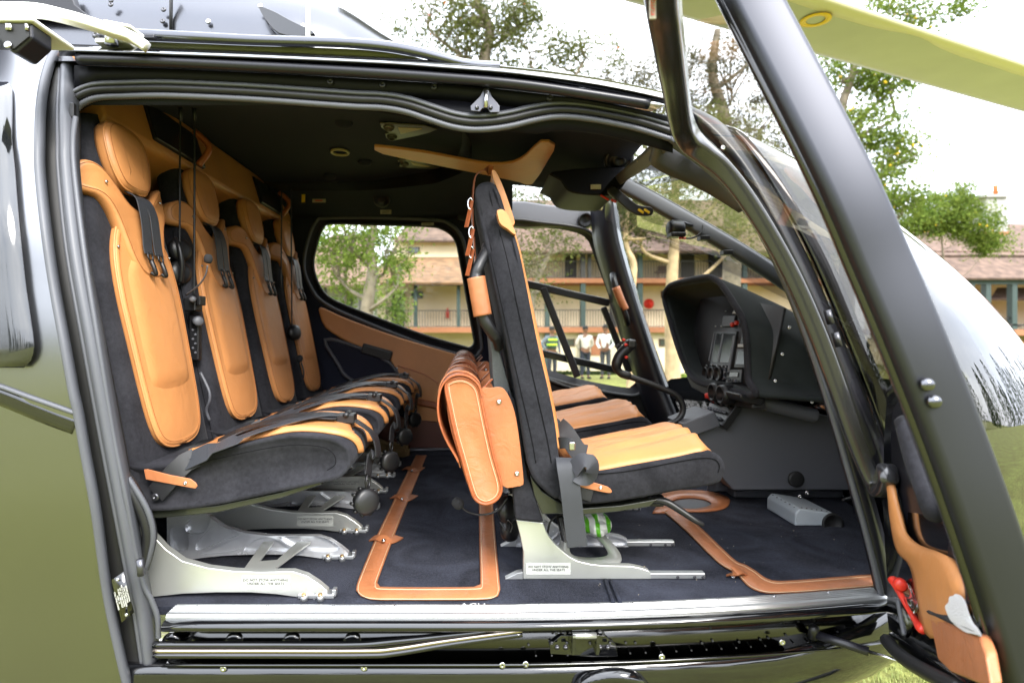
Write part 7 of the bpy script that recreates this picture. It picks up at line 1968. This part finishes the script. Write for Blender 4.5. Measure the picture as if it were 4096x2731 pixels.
# khaki cloth roll at the far side
kr = empty('canvas_roll', P(1560, 1810, 2.95), label='rolled khaki canvas cover on the floor by the far wall', cat='roll')
a, b = P(1470, 1775, 3.0), P(1625, 1800, 2.95)
M_KHAKI = mat('khaki_canvas', (.17, .115, .05), .95, bump=.5, bscale=300)
pth = [a.lerp(b, i / 12) + Vector((0, .006 * math.sin(i * 2.2), .004 * math.sin(i * 1.7))) for i in range(13)]
tube('canvas', pth, [.032 + .003 * math.sin(i * 1.9) for i in range(13)], M_KHAKI, kr, n=10)
for k_ in range(3): tube('canvas_fold', [p + Vector((0, -.02 + .004 * k_, .022 - .022 * k_)) for p in pth[2:]] + [P(1632, 1790 + 12 * k_, 2.92)], .013, M_KHAKI, kr, n=6)
# cords hanging from the ceiling and the gadgets between the rear seats
def cord(pts, r, label, plug=None):
    g = empty('hanging_cord', P(*pts[0]), label=label, cat='cord', group='thin black cords hanging from the ceiling')
    tube('cord', cr([P(*p) for p in pts], 6), r, M_PLAS, g, n=6)
    if plug: tube('plug', [P(*plug), P(plug[0], plug[1] + 75, plug[2])], [.008, .005], M_PLAS, g, n=8)
cord([(722, 405, 1.84), (720, 600, 1.84), (719, 900, 1.84), (716, 1118, 1.84), (716, 1135, 1.84)], .0032, 'hanging cord crossing the second rear seat headrest, nearer the doorway', (722, 410, 1.84))
cord([(778, 405, 1.86), (778, 700, 1.86), (777, 1000, 1.86), (776, 1190, 1.86)], .0036, 'hanging cord ending at the black clamp between the first two rear seats', (778, 410, 1.86))
cord([(1126, 765, 2.78), (1126, 900, 2.78), (1124, 1160, 2.78)], .0032, 'short hanging cord before the third and fourth rear seats')
cord([(1165, 755, 2.78), (1165, 900, 2.78), (1168, 1340, 2.78)], .0034, 'hanging cord over the farthest rear seat strap')
cl = empty('camera_clamp', P(780, 1250, 1.83), label='black camera clamp and recorder hanging between the first two rear seats', cat='clamp')
box('clamp_body', PX(752, 1.83), PX(800, 1.83), 1.80, 1.85, PZ(1245, 1.83), PZ(1192, 1.83), M_PLAS, cl, bevel=.005)
lathe('clamp_knob', [(.010, 0), (.010, .03), (.006, .034)], P(772, 1198, 1.80), (.4, -.9, 0), M_PLASG, cl)
box('clamp_jaw', PX(798, 1.82), PX(813, 1.82), 1.80, 1.84, PZ(1222, 1.82), PZ(1184, 1.82), M_PLAS, cl, bevel=.003)
rc = box('recorder', PX(765, 1.84), PX(803, 1.84), 1.825, 1.85, PZ(1440, 1.84), PZ(1262, 1.84), M_PLAS, cl, bevel=.004)
lathe('recorder_lens', [(.016, 0), (.016, .02), (.012, .026)], P(785, 1285, 1.825), (.7, -.7, 0), M_PLASG, rc)
for i in range(6): disc('recorder_button', P(772 + (i % 2) * 10, 1320 + i * 18, 1.825), (0, -1, 0), .004, .003, M_PLASG, rc, n=8)
def headset(x, label):
    g = empty('headset', x, label=label, cat='headset')
    return g
h2 = headset(P(740, 1100, 1.83), 'headset with foam microphone hooked between the first two rear seats')
foam(P(833, 1035, 1.70), (.1, .1, 1), .0125, h2)
tube('microphone_boom', cr([P(830, 1062, 1.70), P(822, 1100, 1.71), P(795, 1140, 1.73), P(745, 1180, 1.77)], 5), .0026, M_PLASG, h2)
for v in (1000, 1090): lathe('ear_cup', [(.02, -.02), (.036, -.012), (.040, .0), (.036, .014), (.02, .02)], P(718, v, 1.86), (.9, -.4, .1), M_PLAS, h2, n=16)
tube('headband', cr([P(700, 955, 1.85), P(716, 985, 1.83), P(728, 1060, 1.83), P(722, 1130, 1.84)], 5), .008, M_PLAS, h2)
tube('cable', cr([P(802, 1490, 1.83), P(835, 1560, 1.82), P(838, 1600, 1.82), P(825, 1640, 1.83), P(838, 1680, 1.84)], 6), .0045, M_PLASG, h2)
h3 = headset(P(1200, 1440, 2.75), 'headset hanging beside the farthest rear seat cushion')
foam(P(1198, 1434, 2.72), (.1, .2, 1), .016, h3)
tube('cable', cr([P(1205, 1450, 2.72), P(1215, 1490, 2.72), P(1208, 1530, 2.72)], 5), .004, M_PLAS, h3)
lathe('ear_cup', [(.02, -.02), (.036, -.012), (.040, .0), (.036, .014), (.02, .02)], P(1176, 1330, 2.75), (.9, -.4, .1), M_PLAS, h3, n=14)
# carpet seam and crumbs
sm_ = empty('carpet_seam', fp(2465, 2360), label='worn seam groove in the carpet below the front seat', cat='seam')
fstrip('seam_edge', [(2418, 2320), (2450, 2412)], [(2424, 2320), (2457, 2412)], M_CARPET, sm_, n=6, th=.006, sm=False)
fstrip('seam_edge', [(2440, 2322), (2478, 2412)], [(2446, 2322), (2485, 2412)], M_CARPET, sm_, n=6, th=.006, sm=False)
rnd = random.Random(12)
V, Fc = [], []
for i in range(34):
    u, v = rnd.uniform(2550, 3450), rnd.uniform(2090, 2330)
    if i > 27: u, v = rnd.uniform(2100, 2950), rnd.uniform(2300, 2410)
    p = fp(u, v, .002); s_ = rnd.uniform(.0005, .0016)
    a = Vector((rnd.gauss(0, 1), rnd.gauss(0, 1), .2)).normalized() * s_ * 1.6; b = Vector((-a.y, a.x, 0)) * .6
    k = len(V); V += [p - a, p + b, p + a, p - b, p + Vector((0, 0, s_))]
    Fc += [(k, k + 1, k + 4), (k + 1, k + 2, k + 4), (k + 2, k + 3, k + 4), (k + 3, k, k + 4)]
mk('crumbs', V, Fc, mat('dry_grass_crumbs', (.5, .42, .30), .9), None, kind='stuff', label='pale crumbs and dry grass scattered on the front carpet', cat='crumbs')
# maker's plate on the rear jamb
mp = empty('data_plate', P(490, 2380, 1.29), label='small black riveted data plate with white lettering on the door jamb', cat='plate')
q = [P(447, 2318, 1.285), P(495, 2285, 1.285), P(537, 2447, 1.31), P(487, 2487, 1.31)]
mk('plate', q, [(0, 1, 2, 3)], M_GLOSS, mp, solid=.002)
ex = (q[2] - q[1]).normalized(); ey = (q[1] - q[0]).normalized(); ez = ex.cross(ey).normalized()
rot = Matrix((ex, ey, ez)).transposed()
text('plate_text', 'ISSOIRE AVIATION\nCode OTAN F7438\nREF IA C1F130PLCD00000\nREF AH 704A41610109\nN SERIE 130PLCD0357\nAMDT: -0-\nCTRL: RT/23-10/04/20', (q[0] + q[1] + q[2] + q[3]) / 4 + Vector((0, -.003, 0)), .0050, M_WHITE, mp, rot=rot)
for p in (q[0].lerp(q[1], .5) + ex * .008, q[3].lerp(q[2], .5) - ex * .008): disc('rivet', p + Vector((0, -.002, 0)), (0, -1, 0), .004, .003, M_STEEL, mp, n=8)
